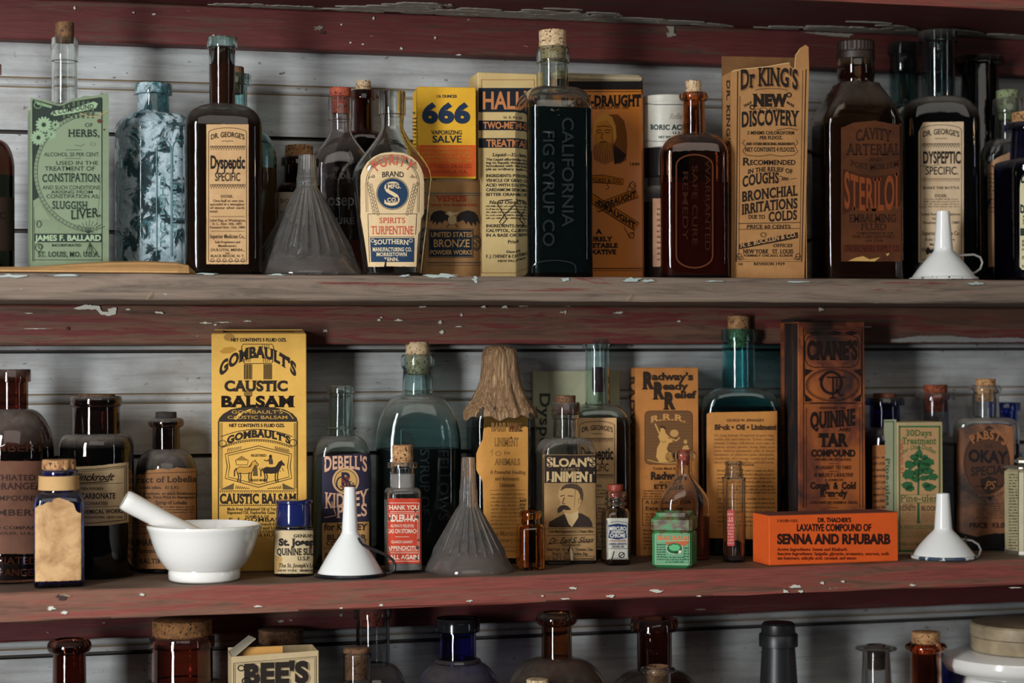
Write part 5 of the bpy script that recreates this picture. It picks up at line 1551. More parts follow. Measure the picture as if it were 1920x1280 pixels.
# kidney pill bottle
c = bottle('medicine_bottle', 'pale aqua bottle with a dark navy and tan label, behind the front white enamel funnel', 'bottle', 639, -.066, 'B', (722, 737, 26), (816, 21, 26), 874, 57, G_AQUAP, 'round', b=.023, n=4)
mb = MB(); torus(mb, 26.5 * c.s, 2.2 * c.s, c.zo(802), G_AQUAP); mb.build('neck_ring', c.root)
s = label_on(c); NV2 = '#2b2638'; PK = '#cfa183'; s.ink = '#2b2420'
s.paper(604, 692, [(604, 856), (640, 852), (692, 849)], [(604, 1056), (692, 1054)], paper('#b98c54', .3), .2)
s.p([(604, 856), (640, 852), (692, 849), (692, 977), (604, 980)], NV2, 1)
s.t('DEBELL\'S', 608, 688, 884, 22, PK, 's', .03, arc=7, grow=.25)
s.e(648, 901, 25, 25, PK, 2); s.e(648, 901, 23.4, 23.4, '#c39a58', 3); s.e(648, 901, 20.5, 20.5, '#2b2638', 4, 1)
s.t('R', 639, 660, 912, 26, '#2b2638', 's', .03, lay=5); s.t('S', 641, 656, 916, 22, '#8a3a30', 's', .03, lay=5); s.e(640, 906, 9, 12, '#2b2638', 5, 2.5); s.t('Co', 654, 664, 910, 8, '#2b2638', lay=6)
s.t('KIDNEY', 610, 688, 952, 24, PK, 's', .025, sl=-6, grow=.2); s.t('PILLS', 632, 688, 970, 22, PK, 's', .025, sl=-4); s.l([(608, 970), (630, 966), (622, 940)], 1.6, PK)
s.l([(604, 979), (692, 977)], 1); s.t('for KIDNEY', 608, 686, 993, 11, '#3a2a1e', b=.04, it=.1); s.t('BLADDER', 613, 686, 1012, 10, '#3a2a1e', b=.03); s.t('COMPLAINTS', 612, 686, 1022, 8, '#3a2a1e', b=.03); s.l([(606, 1027), (690, 1026)], .8); s.t('PREPARED BY', 609, 684, 1044, 8, '#3a2a1e')
done(s)

# front white funnel with black rim
RIMB = rim_mat('#14161c', '#26282e', .6)
c = enamel_funnel('large white enamel funnel with black chipped rim, left of the red labelled vial', 655, -.150, 'B', 911, 10.5, 998, 15, 64)
mb = MB(); torus(mb, 63.5 * c.s, .0021, .0021, RIMB); mb.build('rim', c.root)
mb = MB(); torus(mb, 10.2 * c.s, .0007, c.zo(911), mat('rust', '#4a2a1c', .7), 32, 6); mb.build('spout_edge', c.root)
sp = [(672, 1008), (676, 1016), (680, 1021), (694, 1027), (712, 1035), (726, 1041), (736, 1049), (741, 1058), (740, 1068), (733, 1073), (724, 1074)]
handle(c, [hp(c, x, y, -.012) for x, y in sp], [.0012, .0014, .0015, .0015, .0015, .0015, .0015, .0015, .0015, .0013, .001], mat('dark_enamel_wire', '#2a2526', .3))

# large aqua syrup bottle
c = bottle('syrup_bottle', 'big aqua corked bottle half full of black liquid, behind the red labelled vial', 'bottle', 783, -.042, 'B', (664, 692, 31), (739, 27, 29), 838, 80, glass('aqua_large', (.46, .70, .68), dust=.45), 'round', b=.031, n=3.2, rz=-.12, liq=(840, L_GREEN), ck=(641, 698, 22, 20, CORK_L), lipstyle='bead')
emboss(c, [('FELLOWS', 822, 842, 975, 19, 'v'), ('SYRUP OF', 788, 842, 965, 17, 'v'), ('HYPOPHOS', 760, 812, 960, 15, 'v')], EMB, .0007)
mb = MB(); s = Sheet(mb, c.fn, False); s.l([(752, 960), (752, 805), (845, 805), (845, 850)], 1.2, mat('moulded_aqua', (.10, .16, .16), .1), 5); mb.build('panel_moulding', c.root)

# red labelled vial
c = bottle('glass_vial', 'small clear corked vial of white powder with a bright red label', 'vial', 754, -.128, 'B', (866, 877, 28), (913, 22, 22), 926, 35.5, glass('vial', (.80, .82, .80), dust=.4), 'round', b=.0185, n=5, ck=(834, 874, 19, 16, CORK), liq=(936, liquid('powder', (.35, .33, .31), .8)))
mb = MB(); r_ = c.inn[-2][0]
mb.rings([[(r_ * 1.01 * math.cos(2 * math.pi * j / 24), r_ * 1.01 * math.sin(2 * math.pi * j / 24), c.zo(y)) for j in range(24)] for y in (918, 900, 888)], mat('powder_film', '#b9b4b0', .9)); mb.build('powder_film', c.root)
s = label_on(c); RL = paper('#c9432b', .2, '#8f2a1c'); W_ = '#e6cdb8'; s.ink = '#7d2418'
s.paper(718.5, 789.5, 934, 1056, RL, .4, 2)
for k in (945, 956, 963, 1034): pass
s.box(722, 942, 786, 1052, 1, W_); s.l([(722, 959), (786, 959)], 1, W_); s.l([(722, 1036), (786, 1036)], 1, W_); s.box(725, 962, 783, 1033, .7, W_)
for t_, a, b_, y, h, b2 in (('THANK YOU', 724, 785, 955, 8, .03), ('ADLER-I-KA', 728, 783, 977, 12, .04), ('ALWAYS RELIEVES', 733, 776, 988, 5.5, .01), ('GAS ON STOMACH', 727, 783, 999, 7.5, .02), ('GUARDS AGAINST', 734, 774, 1018, 5, .01), ('APPENDICITIS', 727, 783, 1031, 7.5, .02), ('CALL AGAIN', 724, 785, 1048, 8, .03)): s.t(t_, a, b_, y, h, W_, 'n', b2)
s.l([(741, 1006), (767, 1006)], .8, W_)
for x, y, r in ((727, 944, 4), (778, 957, 3), (731, 971, 4), (781, 969, 4), (728, 1028, 3), (782, 1026, 4), (725, 1046, 5), (784, 1012, 2.5), (781, 1046, 3)):
    s.p([(x + r * random.uniform(.4, 1.1) * math.cos(a), y + r * random.uniform(.5, 1.3) * math.sin(a)) for a in (0, .7, 1.4, 2.1, 2.8, 3.5, 4.2, 4.9, 5.6)], '#4b4440', 5)
done(s)

# second ribbed glass funnel
glass_funnel('ribbed clear glass funnel standing upside down on the lower shelf', 877, -.140, 'B', 857, 10.5, 946, 17, 81, G_FUN, 24)

# liniment bottle with crumpled cap of brown paper
c = bottle('liniment_bottle', 'dark bottle with a faded orange tan label and a twisted brown paper cap', 'bottle', 938, -.056, 'B', (665, 690, 29), (755, 26, 28), 792, 66, glass('dark_teal', (.05, .08, .08), dust=.3), 'round', b=.027, n=6, liq=(800, L_BLACK))
HUSK = NT('crumpled_wrapper'); v = HUSK.coord((110, 110, 9)); n1 = HUSK.noise(v, 4, 6, .7, .8); HUSK.l(HUSK.ramp(n1, [(.33, '#5f442c'), (.5, '#8f6b46'), (.64, '#c2a07a')]), HUSK.b.inputs['Base Color']); HUSK.b.inputs['Roughness'].default_value = .6; HUSK.bump(n1, .8, .004)
mb = MB(); rnd = random.Random(5); N = 90; rings = []
ph = [rnd.uniform(0, 6.28) for _ in range(8)]
for i, (y, a, b_, amp, tw) in enumerate([(782, 66, 50, .035, 0), (770, 63, 49, .06, .05), (756, 52, 43, .09, .15), (740, 43, 39, .10, .3), (722, 36, 36, .08, .5), (704, 33, 33, .06, .7), (686, 32, 32, .05, .9), (668, 31, 31, .05, 1.1), (656, 28, 28, .07, 1.2), (650, 20, 22, .12, 1.25), (647, 8, 9, .15, 1.3)]):
    ring = []
    for j in range(N):
        th = 2 * math.pi * j / N
        w_ = sum(math.sin(th * f + ph[k] + tw * f * .35) * q for k, (f, q) in enumerate(((3, .5), (7, .5), (13, .45), (19, .35)))) * amp
        r1 = (abs(math.cos(th) / a) ** 2.5 + abs(math.sin(th) / b_) ** 2.5) ** (-1 / 2.5) * (1 + w_)
        zz = c.zo(y) + (math.sin(th * 5 + 1) * .0018 + math.sin(th * 11) * .0014 if i == 0 else 0)
        ring.append((r1 * c.s * math.cos(th) + (-.002 if i > 8 else 0), r1 * c.s * math.sin(th), zz))
    rings.append(ring)
mb.rings(rings, HUSK.m, True, cap0=False); mb.build('paper_cap', c.root, 80)
s = label_on(c); s.ink = '#6a4622'; pm = paper('#c98f46', .3, '#9c6526')
s.paper(893, 990, [(893, 850), (900, 832), (906, 822), (908, 774), (990, 773)], [(893, 880), (906, 905), (908, 1046), (990, 1046)], pm, .4)
FD = '#8a6234'
s.t("DR. CLARK'S", 926, 970, 786, 7, '#5a3a1c', 'n', .01); s.t('BARB WIRE', 921, 979, 808, 15, FD, 's', .04, lay=3); s.t('WIRE', 954, 979, 808, 15, '#5a3a1c', 's', .04, lay=4); s.t('LINIMENT', 927, 972, 836, 15, FD, 's', .03); s.t('for', 945, 957, 851, 6, FD); s.t('ANIMALS', 928, 975, 871, 11, FD, 's', .03)
s.t('A Powerful Healing', 919, 985, 888, 6.5, '#6e4a24'); s.t('and Antiseptic', 928, 974, 900, 6.5, '#6e4a24'); s.t('Liniment', 937, 966, 912, 6.5, '#6e4a24'); s.l([(918, 919), (986, 918)], .8)
s.l([(918, 848), (924, 842), (922, 854)], 1, '#7a5a34'); s.e(934, 850, 5, 4, '#7a5a34', 3, .9)
s.fine(920, 984, 922, 985, 9, FD); s.l([(918, 990), (986, 989)], .8); s.t('The Martin', 918, 966, 1004, 9, FD); s.t('Veterinary Co.', 918, 980, 1016, 8, FD); s.fine(920, 976, 1020, 1036, 2, FD)
for t_, y in (('well', 940), ('ster', 947), ('up.', 953)): s.t(t_, 974, 987, y, 5, '#2a1c10')
s.e(961, 801, 3, 4, '#5a2a14', 5); s.e(958, 820, 1.6, 1.6, '#5a2a14', 5)
done(s)

# cream card standing against the wall
c = carton('cardboard_sheet', 'cream card with sideways dark lettering leaning on the wall behind the bottles', 'card', 1000, 1163, 695, -.0085, .005, 'B', paper('#a9a98c', .3, '#7d7858'), 0, cham=.0004)
s = c.sheet; s.tv('Dyspeptic', 1012, 736, 900, 19, '#3a3a34', b=.02); fin(c)

# amber mini bottle
c = bottle('amber_vial', 'tiny uncorked amber bottle at the front of the lower shelf', 'vial', 993, -.141, 'B', (957, 972, 20.5), (982, 17, 18), 996, 27.5, glass('amber_mini', (.62, .22, .03)), 'round', b=.0145, n=5, wall=.0016, lipstyle='bead')

# family liniment bottle with portrait label
c = bottle('liniment_bottle', 'dusty clear bottle with a brown portrait label of a moustached man', 'bottle', 1060, -.090, 'B', (754, 785, 25.5), (820, 22, 23.5), 853, 58, G_CLEARD, 'round', b=.021, n=8, ck=(741, 778, 18, 17, CORK_D), liq=(1042, L_BROWN))
mb = MB(); torus(mb, 21 * c.s, 4.6 * c.s, c.zo(768), glass('amber_seal', (.5, .2, .05)), zs=2.0); mb.build('wax_ring', c.root)
s = label_on(c); pm = paper('#a58356', .4, '#6e5030'); BK = '#2a201c'; CRM = '#c9ab7c'; s.ink = BK
s.paper(1003, 1117, 852, 1050, pm, .3, 2)
s.box(1006, 858, 1020, 1044, .8); s.tv('Directions for Use', 1010, 864, 990, 5, '#4a3624', b=0)
s.r(1021, 853, 1117, 905, BK, 2)
s.t("SLOAN'S", 1026, 1115, 874, 14, CRM, 'n', .04, grow=.2); s.t('FAMILY', 1051, 1087, 884, 7, '#8f7654', 'n', .0); s.t('LINIMENT', 1025, 1113, 902, 17, CRM, 'n', .05)
s.p([(1028, 988), (1030, 978), (1044, 970), (1056, 964), (1072, 962), (1090, 962), (1104, 970), (1110, 980), (1111, 988)], '#352822', 2)
s.p([(1058, 962), (1066, 982), (1072, 988), (1084, 970), (1084, 956), (1060, 954)], CRM, 3)
s.p([(1050, 940), (1046, 930), (1048, 918), (1052, 912), (1064, 908), (1080, 910), (1090, 920), (1092, 932), (1088, 946), (1082, 958), (1070, 964), (1058, 960), (1050, 954)], '#b8925f', 4)
s.p([(1050, 920), (1053, 913), (1060, 908), (1070, 906), (1082, 908), (1090, 915), (1093, 926), (1092, 938), (1088, 938), (1087, 927), (1083, 919), (1072, 915), (1060, 915)], '#4a382c', 5)
s.p([(1045, 953), (1050, 948), (1056, 946), (1064, 948), (1071, 955), (1064, 956), (1056, 955), (1049, 960), (1045, 961)], '#3a2c22', 6)
for q in ([(1050, 930), (1058, 928)], [(1064, 929), (1074, 930)], [(1058, 932), (1054, 943), (1059, 944)]): s.l(q, 1.8, '#4a382c', 6)
s.e(1087, 938, 3, 5, '#8a6a42', 6, 1.2)
s.l([(1022, 991), (1116, 989)], .8); s.t('Trade Mark Registered in U. S. Patent Office', 1028, 1112, 998, 4.6); s.l([(1022, 1004), (1116, 1002)], .8)
s.t('Dr. Earl S. Sloan', 1028, 1110, 1019, 11, st='n', b=.01, it=.5, sl=-2); s.l([(1026, 1020), (1060, 1016), (1110, 1014)], .9)
s.t('INCORPORATED', 1054, 1088, 1023, 3); s.t('New York   St. Louis   Toronto, Can.', 1026, 1112, 1032, 5, b=.02); s.t("Prop'rs   1871   London, Eng.", 1036, 1102, 1040, 5, b=.02); s.l([(1022, 1043), (1116, 1042)], .8); s.t('Dr. Earl S. Sloan, Incorporated', 1024, 1114, 1049, 4.6)
s.p([(1070, 1050), (1068, 1034), (1065, 1026), (1068, 1024), (1072, 1030), (1074, 1040), (1073, 1050)], '#d0c3a4', 6); s.l([(1068, 1024), (1066, 1034)], 2.5, '#14100c', 6)
s.l([(1078, 856), (1080, 900), (1076, 950)], .7, '#6a5234', 6)
done(s)

# third tan labelled tonic bottle
c = bottle('medicine_bottle', 'tall bottle with empty aqua neck, dark contents and tan label, behind the portrait label bottle', 'bottle', 1120, -.036, 'B', (635, 653, 27), (757, 22, 23), 804, 59, G_AQUAP, 'round', b=.024, n=5, rz=-.24, liq=(782, L_BROWN), group=TG)
mb = MB(); q = c.inn[-1][0]
mb.rings([[(q * k * math.cos(2 * math.pi * j / 20) + .0012, q * k * math.sin(2 * math.pi * j / 20), c.zo(y)) for j in range(20)] for y, k in ((735, .5), (728, .62), (690, .6), (688, .5))], mat('sunken_cork', '#3a1418', .5)); mb.build('sunken_cork', c.root)
s = label_on(c); tonic_label(s, 1083, 1156, 783, 1030); done(s)

# ready relief carton
P_RAD = paper('#b9783a', .35, '#7a4620')
c = carton('paper_carton', 'worn tan carton with stepped black lettering and an engraved scene, behind the clear flask', 'carton', 1192, 1310, 689, -.05, .042, 'B', P_RAD, -.17, ymid=800)
s = c.sheet; s.ink = '#2a1c10'
for t_, x, y in (('adway\'s', 1223, 712), ('eady', 1243, 730), ('elief', 1265, 746)): s.t(t_, x, {712: 1299, 730: 1288, 746: 1303}[y], y, 13, st='n', b=.045)
for x, y in ((1206, 727), (1226, 746), (1246, 765)): s.t('R', x, x + 17, y, 28, st='s', b=.07)
rr2 = lambda x0, y0, x1, y1, r: [(x0, y0 + r), (x0 + r * .3, y0 + r * .3), (x0 + r, y0), (x1 - r, y0), (x1 - r * .3, y0 + r * .3), (x1, y0 + r), (x1, y1 - r), (x1 - r * .3, y1 - r * .3), (x1 - r, y1), (x0 + r, y1), (x0 + r * .3, y1 - r * .3), (x0, y1 - r)]
s.p(rr2(1209, 770, 1298, 870, 8), '#6e4a2a', 2); s.l(rr2(1209, 770, 1298, 870, 8), 1, '#3a2414', 3, True)
for i in range(16): s.l([(1211, 774 + i * 6), (1296, 772 + i * 6)], .7, '#54361c', 3)
s.t('R.R.R.', 1220, 1286, 792, 11, '#c08a4c', 's', .03, arc=5, lay=4)
s.p([(1236, 866), (1230, 856), (1232, 840), (1238, 828), (1234, 818), (1238, 808), (1240, 802), (1246, 804), (1248, 812), (1256, 820), (1262, 828), (1254, 830), (1250, 840), (1256, 856), (1254, 866)], '#c79654', 4); s.e(1242, 805, 4, 4.5, '#c79654', 5); s.p([(1236, 802), (1240, 798), (1247, 800), (1248, 806), (1243, 802)], '#3a2414', 6); s.l([(1236, 812), (1228, 794)], 2.6, '#c79654', 4); s.l([(1252, 820), (1268, 826), (1274, 820)], 2.4, '#c79654', 4)
s.e(1264, 812, 8, 7, '#b98c50', 4); s.e(1285, 828, 3.4, 4, '#b98c50', 4); s.p([(1278, 866), (1276, 848), (1281, 836), (1289, 834), (1294, 846), (1294, 866)], '#b98c50', 4); s.e(1256, 856, 9, 9, '#a2743c', 4)
s.l([(1214, 862), (1230, 866), (1250, 868), (1294, 866)], 1.5, '#c79654', 5); s.l([(1250, 842), (1258, 846), (1264, 862)], 1, '#3a2414', 5); s.l([(1240, 826), (1244, 830), (1248, 826)], .9, '#3a2414', 5)
s.t('Trade Mark Reg. U.S.', 1224, 1290, 880, 4); s.t("Radway's", 1220, 1290, 898, 13, b=.05); s.t('ALCOHOL', 1236, 1276, 906, 4); s.t('ETHER', 1226, 1280, 916, 8, b=.04); s.fine(1206, 1300, 917, 932, 3, '#3a2414'); s.box(1204, 934, 1302, 985, 1); s.t('A LINIMENT FOR', 1210, 1296, 944, 6); s.t('External Use', 1210, 1280, 956, 7); s.fine(1210, 1298, 960, 982, 4, '#3a2414'); s.fine(1206, 1300, 990, 1030, 6, '#3a2414')
c.side.tv('RADWAY', 1182, 705, 850, 8, '#3a2414')
fin(c)

# little antiseptic bottle
c = bottle('glass_vial', 'tiny clear bottle with white label, blue badge and red rubber stopper', 'vial', 1152.5, -.118, 'B', (920, 931, 20), (952, 15, 16), 972, 27.5, glass('rosy', (.70, .62, .58)), 'round', b=.0145, n=6, lipstyle='bead', wall=.0014, ck=(908, 930, 14, 12, mat('red_stopper', '#8a3826', .5)), liq=(1048, L_BROWN))
mb = MB(); torus(mb, 16 * c.s, 4 * c.s, c.zo(944), G_CLEAR); torus(mb, 16 * c.s, 3 * c.s, c.zo(935), G_CLEAR); mb.build('neck_rings', c.root)
s = label_on(c); pm = paper('#c6c2b4', .2, '#8f8878'); BL = '#24345c'; s.ink = BL
s.paper(1127, 1178, 971, 1048, pm, .2, 1.5)
s.box(1129, 975, 1138, 1046, .8); s.tv('ANTISEPTIC', 1131, 980, 1040, 4, BL)
s.l([(1140, 980), (1158, 977), (1177, 980), (1177, 1046), (1140, 1046)], .9, None, 2, True)
s.p([(1141, 984), (1158, 981), (1175, 984), (1173, 996), (1175, 1008), (1158, 1011), (1141, 1008), (1143, 996)], BL, 3); s.e(1158, 997, 13, 1.8, '#c6c2b4', 4)
s.t('MERCURO', 1143, 1173, 994, 7, '#dcd8cc', 'n', .03, lay=5); s.t('CHROME', 1144, 1172, 1007, 7, '#dcd8cc', 'n', .03, lay=5)
s.t('H. W. & D. SOLUTION', 1143, 1173, 1015, 3, '#a84a3a'); s.t('GENERAL ANTISEPTIC', 1142, 1175, 1021, 3.4); s.t('FOR FIRST AID', 1147, 1170, 1026, 3.4); s.l([(1140, 1028), (1177, 1028)], .9)
s.l([(1151, 1033), (1147, 1048)], 1.4, '#14121a', 5); s.e(1165, 1040, 5, 5, '#14121a', 5, 1.3); s.l([(1160, 1044), (1170, 1036)], 1.2, '#14121a', 5)
done(s)

# green balm tin
TG_ = NT('rusty_green_tin'); v = TG_.coord((1, 1, 1)); n1 = TG_.noise(v, 60, 6, .7); n2 = TG_.noise(v, 150, 4, .7)
gcol = TG_.mix(TG_.ramp(n1, [(.58, 0), (.62, 1)]), '#3a8450', '#4a3a28'); gcol = TG_.mix(TG_.ramp(n2, [(.30, .8), (.34, 0)]), gcol, '#b9b4a0')
TG_.l(gcol, TG_.b.inputs['Base Color']); TG_.b.inputs['Roughness'].default_value = .4
TL_ = NT('rusty_green_lid'); v = TL_.coord((1, 1, 1.6)); n1 = TL_.noise(v, 55, 7, .72); TL_.l(TL_.ramp(n1, [(.42, '#3a2c1e'), (.49, '#6a5334'), (.54, '#3c7a48'), (.7, '#4f9a5c')]), TL_.b.inputs['Base Color']); TL_.b.inputs['Roughness'].default_value = .5
c = carton('green_tin', 'small square green tin with rusty lid in front of the clear flask', 'tin', 1222, 1296, 996, -.172, .040, 'B', TG_.m, -.50, cham=.003, ymid=1030)
s = c.sheet; s.ink = '#1c3a24'; GRN = '#3a9a56'
s.box(1229, 1000, 1293, 1058, 1, '#a9b88a', 2)
s.t('BAG BALM', 1233, 1291, 1012, 7.5, '#c9794a', 'n', .04); s.l([(1232, 1014), (1292, 1013)], 1, '#a9b88a')
s.p([(1247, 1016), (1292, 1013), (1288, 1020), (1282, 1024), (1266, 1018), (1254, 1026)], '#b8603a', 3)
s.e(1265, 1028, 16, 11, '#b9c49a', 3); s.e(1265, 1028, 14.5, 9.6, '#1c5a38', 4); s.p([(1254, 1024), (1262, 1020), (1272, 1021), (1276, 1026), (1270, 1034), (1262, 1032), (1256, 1030)], '#5fae74', 5); s.e(1268, 1035, 4, 3, '#14402a', 6)
s.fine(1232, 1248, 1018, 1050, 7, '#1c3a24'); s.fine(1282, 1292, 1024, 1050, 5, '#1c3a24'); s.fine(1248, 1282, 1042, 1055, 3, '#1c3a24')
s.e(1275, 1034, 2.5, 3, '#d9d2b8', 6)
sd = c.side; sd.ink = '#a9b88a'; sd.p([(1202, 1020), (1206, 1012), (1208, 1030), (1212, 1042), (1206, 1044), (1204, 1034)], '#b9b8a0', 3); sd.l([(1200, 1002), (1218, 1006)], 2, '#b9b8a0')
fin(c)
mb = MB(); lz = c.hit(1259, 996).z; lt = c.hit(1259, 969).z
mb.box(c.x0 - .0008, c.x1 + .0008, -.0008, .0408, c.h - .0015, lt, TL_.m, .003)
mb.box(c.x0 + .003, c.x1 - .003, .003, .037, lt, lt + .0016, TL_.m, .004); mb.build('lid', c.root)

# clear flask with rose liquid
c = bottle('clear_flask', 'clear uncorked looking flask with red stopper and reddish brown liquid, behind the green tin', 'flask', 1281, -.090, 'B', (845, 862, 22), (888, 14, 15), 946, 48, glass('flask_rose', (.74, .66, .60), dust=.15), 'tear', b=.019, n=3, lipstyle='bead', liq=(967, L_ROSE), ck=(843, 872, 13, 11, CORK_R))
c.root['label'] = 'clear flask with red stopper and reddish brown liquid, right behind the green tin'

# slim vial
c = bottle('glass_vial', 'slim empty clear vial with a faded pink red label, left of the orange carton', 'vial', 1374.5, -.130, 'B', (864, 873, 15), (894, 14, 17), 908, 22.5, glass('slim', (.80, .80, .76), dust=.3), 'round', b=.0118, n=2, cham=.5, wall=.0015, liq=(1040, liquid('lees', (.03, .02, .02), .4)))
mb = MB(); torus(mb, 15.2 * c.s, 1.2 * c.s, c.zo(880), G_CLEAR); torus(mb, 16 * c.s, 1.2 * c.s, c.zo(890), G_CLEAR); torus(mb, 14.8 * c.s, 1.0 * c.s, c.zo(869), G_CLEAR); mb.build('screw_thread', c.root)
s = label_on(c); s.paper(1354, 1377, 956, 1023, paper('#b84c48', .3, '#8a3430'), .4, 1.5); s.ink = '#d9b09a'
s.t('Laxative', 1356, 1375, 965, 4); s.t('PILLS', 1356, 1375, 977, 7); s.fine(1356, 1376, 980, 1020, 7, '#d9a898'); done(s)

# black oil liniment
c = bottle('liniment_bottle', 'turquoise corked bottle with large tan printed label, left of the scorched tall carton', 'bottle', 1385, -.050, 'B', (617, 640, 33), (726, 29, 30), 776, 74, G_TEAL, 'round', b=.028, n=5, rz=-.28, liq=(762, L_BLACK), ck=(592, 652, 20, 18, CORK))
s = label_on(c); s.ink = '#3a2414'; pm = paper('#bd7f3e', .35, '#8a5424')
s.paper(1325, 1457, [(1325, 777), (1329, 773), (1440, 771), (1457, 770)], [(1325, 1008), (1457, 1012)], pm, .3)
s.t("GEORGE W. SPRINGER'S", 1362, 1432, 790, 4.6, st='n', b=.02); s.t('Black • Oil • Liniment', 1340, 1455, 805, 9, b=.06)
for i, t_ in enumerate(('Oo long balsam. Prepared of pure veg-', 'etable oils and extracts. Cures cramps', 'sweeny, crumps, stiff throat, sore eyes, in', 'bruises, strains, sprains, croup, lame, sore', 'joint, wind or spasmodic colic or horse', 'rheumatic or pleuretic pains, headache,', 'toothache, also strings stones and such', 'worst diseases on children, and old sores.')): s.t(t_, 1339, 1452, 818 + i * 7.2, 4.4, '#5a3a1c', b=0)
s.t('Directions.', 1368, 1416, 873, 5.5)
for k, (y0, y1, n) in enumerate(((878, 906, 4), (908, 926, 3), (930, 962, 4), (964, 988, 3))): s.fine(1345, 1452, y0, y1, n, '#5a3a1c', 3.6)
done(s)

# scorched tall carton
CR_ = NT('scorched_card'); v = CR_.coord((9, 3, 7), loc=(.4, 0, 1.1)); n1 = CR_.noise(v, 1.6, 5, .55, .6); CR_.l(CR_.ramp(n1, [(.40, '#24100a'), (.5, '#6a3116'), (.60, '#a2561f')]), CR_.b.inputs['Base Color']); CR_.b.inputs['Roughness'].default_value = .7
c = carton('paper_carton', 'tall scorched brown carton with ornate black lettering, behind the orange carton', 'carton', 1497, 1622, 603, -.095, .046, 'B', CR_.m, .04, ymid=780)
s = c.sheet; s.ink = '#1c0e08'; X = lambda u: 1460 + u / 3.461; Yz = lambda v: 590 + v / 3.461
s.t('6 FLUID OZS.', X(245), X(440), Yz(70), 7, '#2a140c')
s.l([(X(160), Yz(1250)), (X(160), Yz(90)), (X(540), Yz(80)), (X(545), Yz(1250))], 1.4); s.l([(X(178), Yz(1250)), (X(178), Yz(600))], .8); s.l([(X(525), Yz(1250)), (X(525), Yz(600))], .8)
s.l(rr2(X(165), Yz(95), X(535), Yz(570), 14), 1.2, None, 3, True); s.l(rr2(X(170), Yz(130), X(520), Yz(340), 16), 1.3, None, 3, True)
for a0, a1 in ((185, 300), (300, 420), (420, 520)):
    m_ = (a0 + a1) / 2; s.p([(X(a0), Yz(118)), (X(m_), Yz(102)), (X(a1), Yz(118)), (X(m_), Yz(134))], None, 3)
s.t("CRANE'S", X(185), X(510), Yz(285), 30, b=.055, grow=.08)
s.e(X(350), Yz(455), 50, 30, None, 3, 1.4); s.e(X(350), Yz(455), 47, 27.5, None, 3, .7)
for sx in (-1, 1):
    for sy, yy_ in ((-1, 375), (1, 540)): s.p([(X(350 + sx * 180), Yz(yy_ - 25)), (X(350 + sx * 180), Yz(yy_ + 25)), (X(350 + sx * 130), Yz(yy_ + 15 * sy))], None, 3)
    s.l([(X(350 + sx * 100), Yz(310)), (X(350 + sx * 60), Yz(320)), (X(350 + sx * 70), Yz(340)), (X(350 + sx * 120), Yz(342))], 1.2)
s.e(X(340), Yz(440), 19, 20, None, 4, 5); s.l([(X(370), Yz(480)), (X(400), Yz(525)), (X(420), Yz(515))], 4, None, 4); s.l([(X(310), Yz(405)), (X(430), Yz(405))], 3, None, 5); s.l([(X(350), Yz(405)), (X(350), Yz(540))], 3, None, 5); s.l([(X(375), Yz(405)), (X(375), Yz(470))], 2, None, 5); s.l([(X(330), Yz(540)), (X(372), Yz(540))], 3, None, 5); s.l([(X(260), Yz(425)), (X(285), Yz(390))], 3, None, 5)
s.l([(X(160), Yz(575)), (X(540), Yz(575))], 1.2)
for t_, a, b_, y, h, k in (('REGISTERED 1907', 265, 435, 610, 3.6, {}), ('QUININE', 205, 495, 735, 27, dict(b=.05, sl=-7, grow=.05)), ('AND', 390, 468, 755, 6, dict(b=.03)), ('TAR', 265, 440, 850, 22, dict(b=.06)), ('COMPOUND', 210, 495, 918, 12, dict(st='n', b=.05)), ('CONTAINS 5 PER CENT ALCOHOL', 232, 470, 946, 4.5, dict(st='n')), ('PLEASANT TO TAKE', 240, 470, 1000, 6, {}), ('IS MILDLY LAXATIVE', 228, 480, 1050, 6.5, dict(it=.2)), ('A DOMESTIC', 298, 420, 1078, 4, dict(it=.2)), ('Cough  &  Cold', 205, 500, 1128, 12, dict(b=.05)), ('Remedy', 268, 440, 1178, 12, dict(b=.05)), ('CONTAINS NO HARMFUL DRUGS', 205, 512, 1225, 4.6, {})): s.t(t_, X(a), X(b_), Yz(y), h, **k)
for y in (965, 1015, 1192, 1250): s.l([(X(325), Yz(y)), (X(385), Yz(y))], 1)
CH = NT('dark_card_side'); v = CH.coord((30, 60, 9)); n1 = CH.noise(v, 2, 5, .6); CH.l(CH.ramp(n1, [(.5, '#140c09'), (.72, '#4a2412')]), CH.b.inputs['Base Color']); CH.b.inputs['Roughness'].default_value = .75  # near-black brown laid over the carton's left side
c.side.put([(1471, 606), (1496.5, 606), (1496.5, 1040), (1471, 1030)], [(0, 1, 2, 3)], CH.m, 0)
fin(c)
mb = MB(); mb.box(c.x0 + .0005, c.x0 + .022, .012, .045, c.h, c.h + .003, mat('charred_card', '#160e0a', .9), .0005); mb.build('top_flap', c.root)

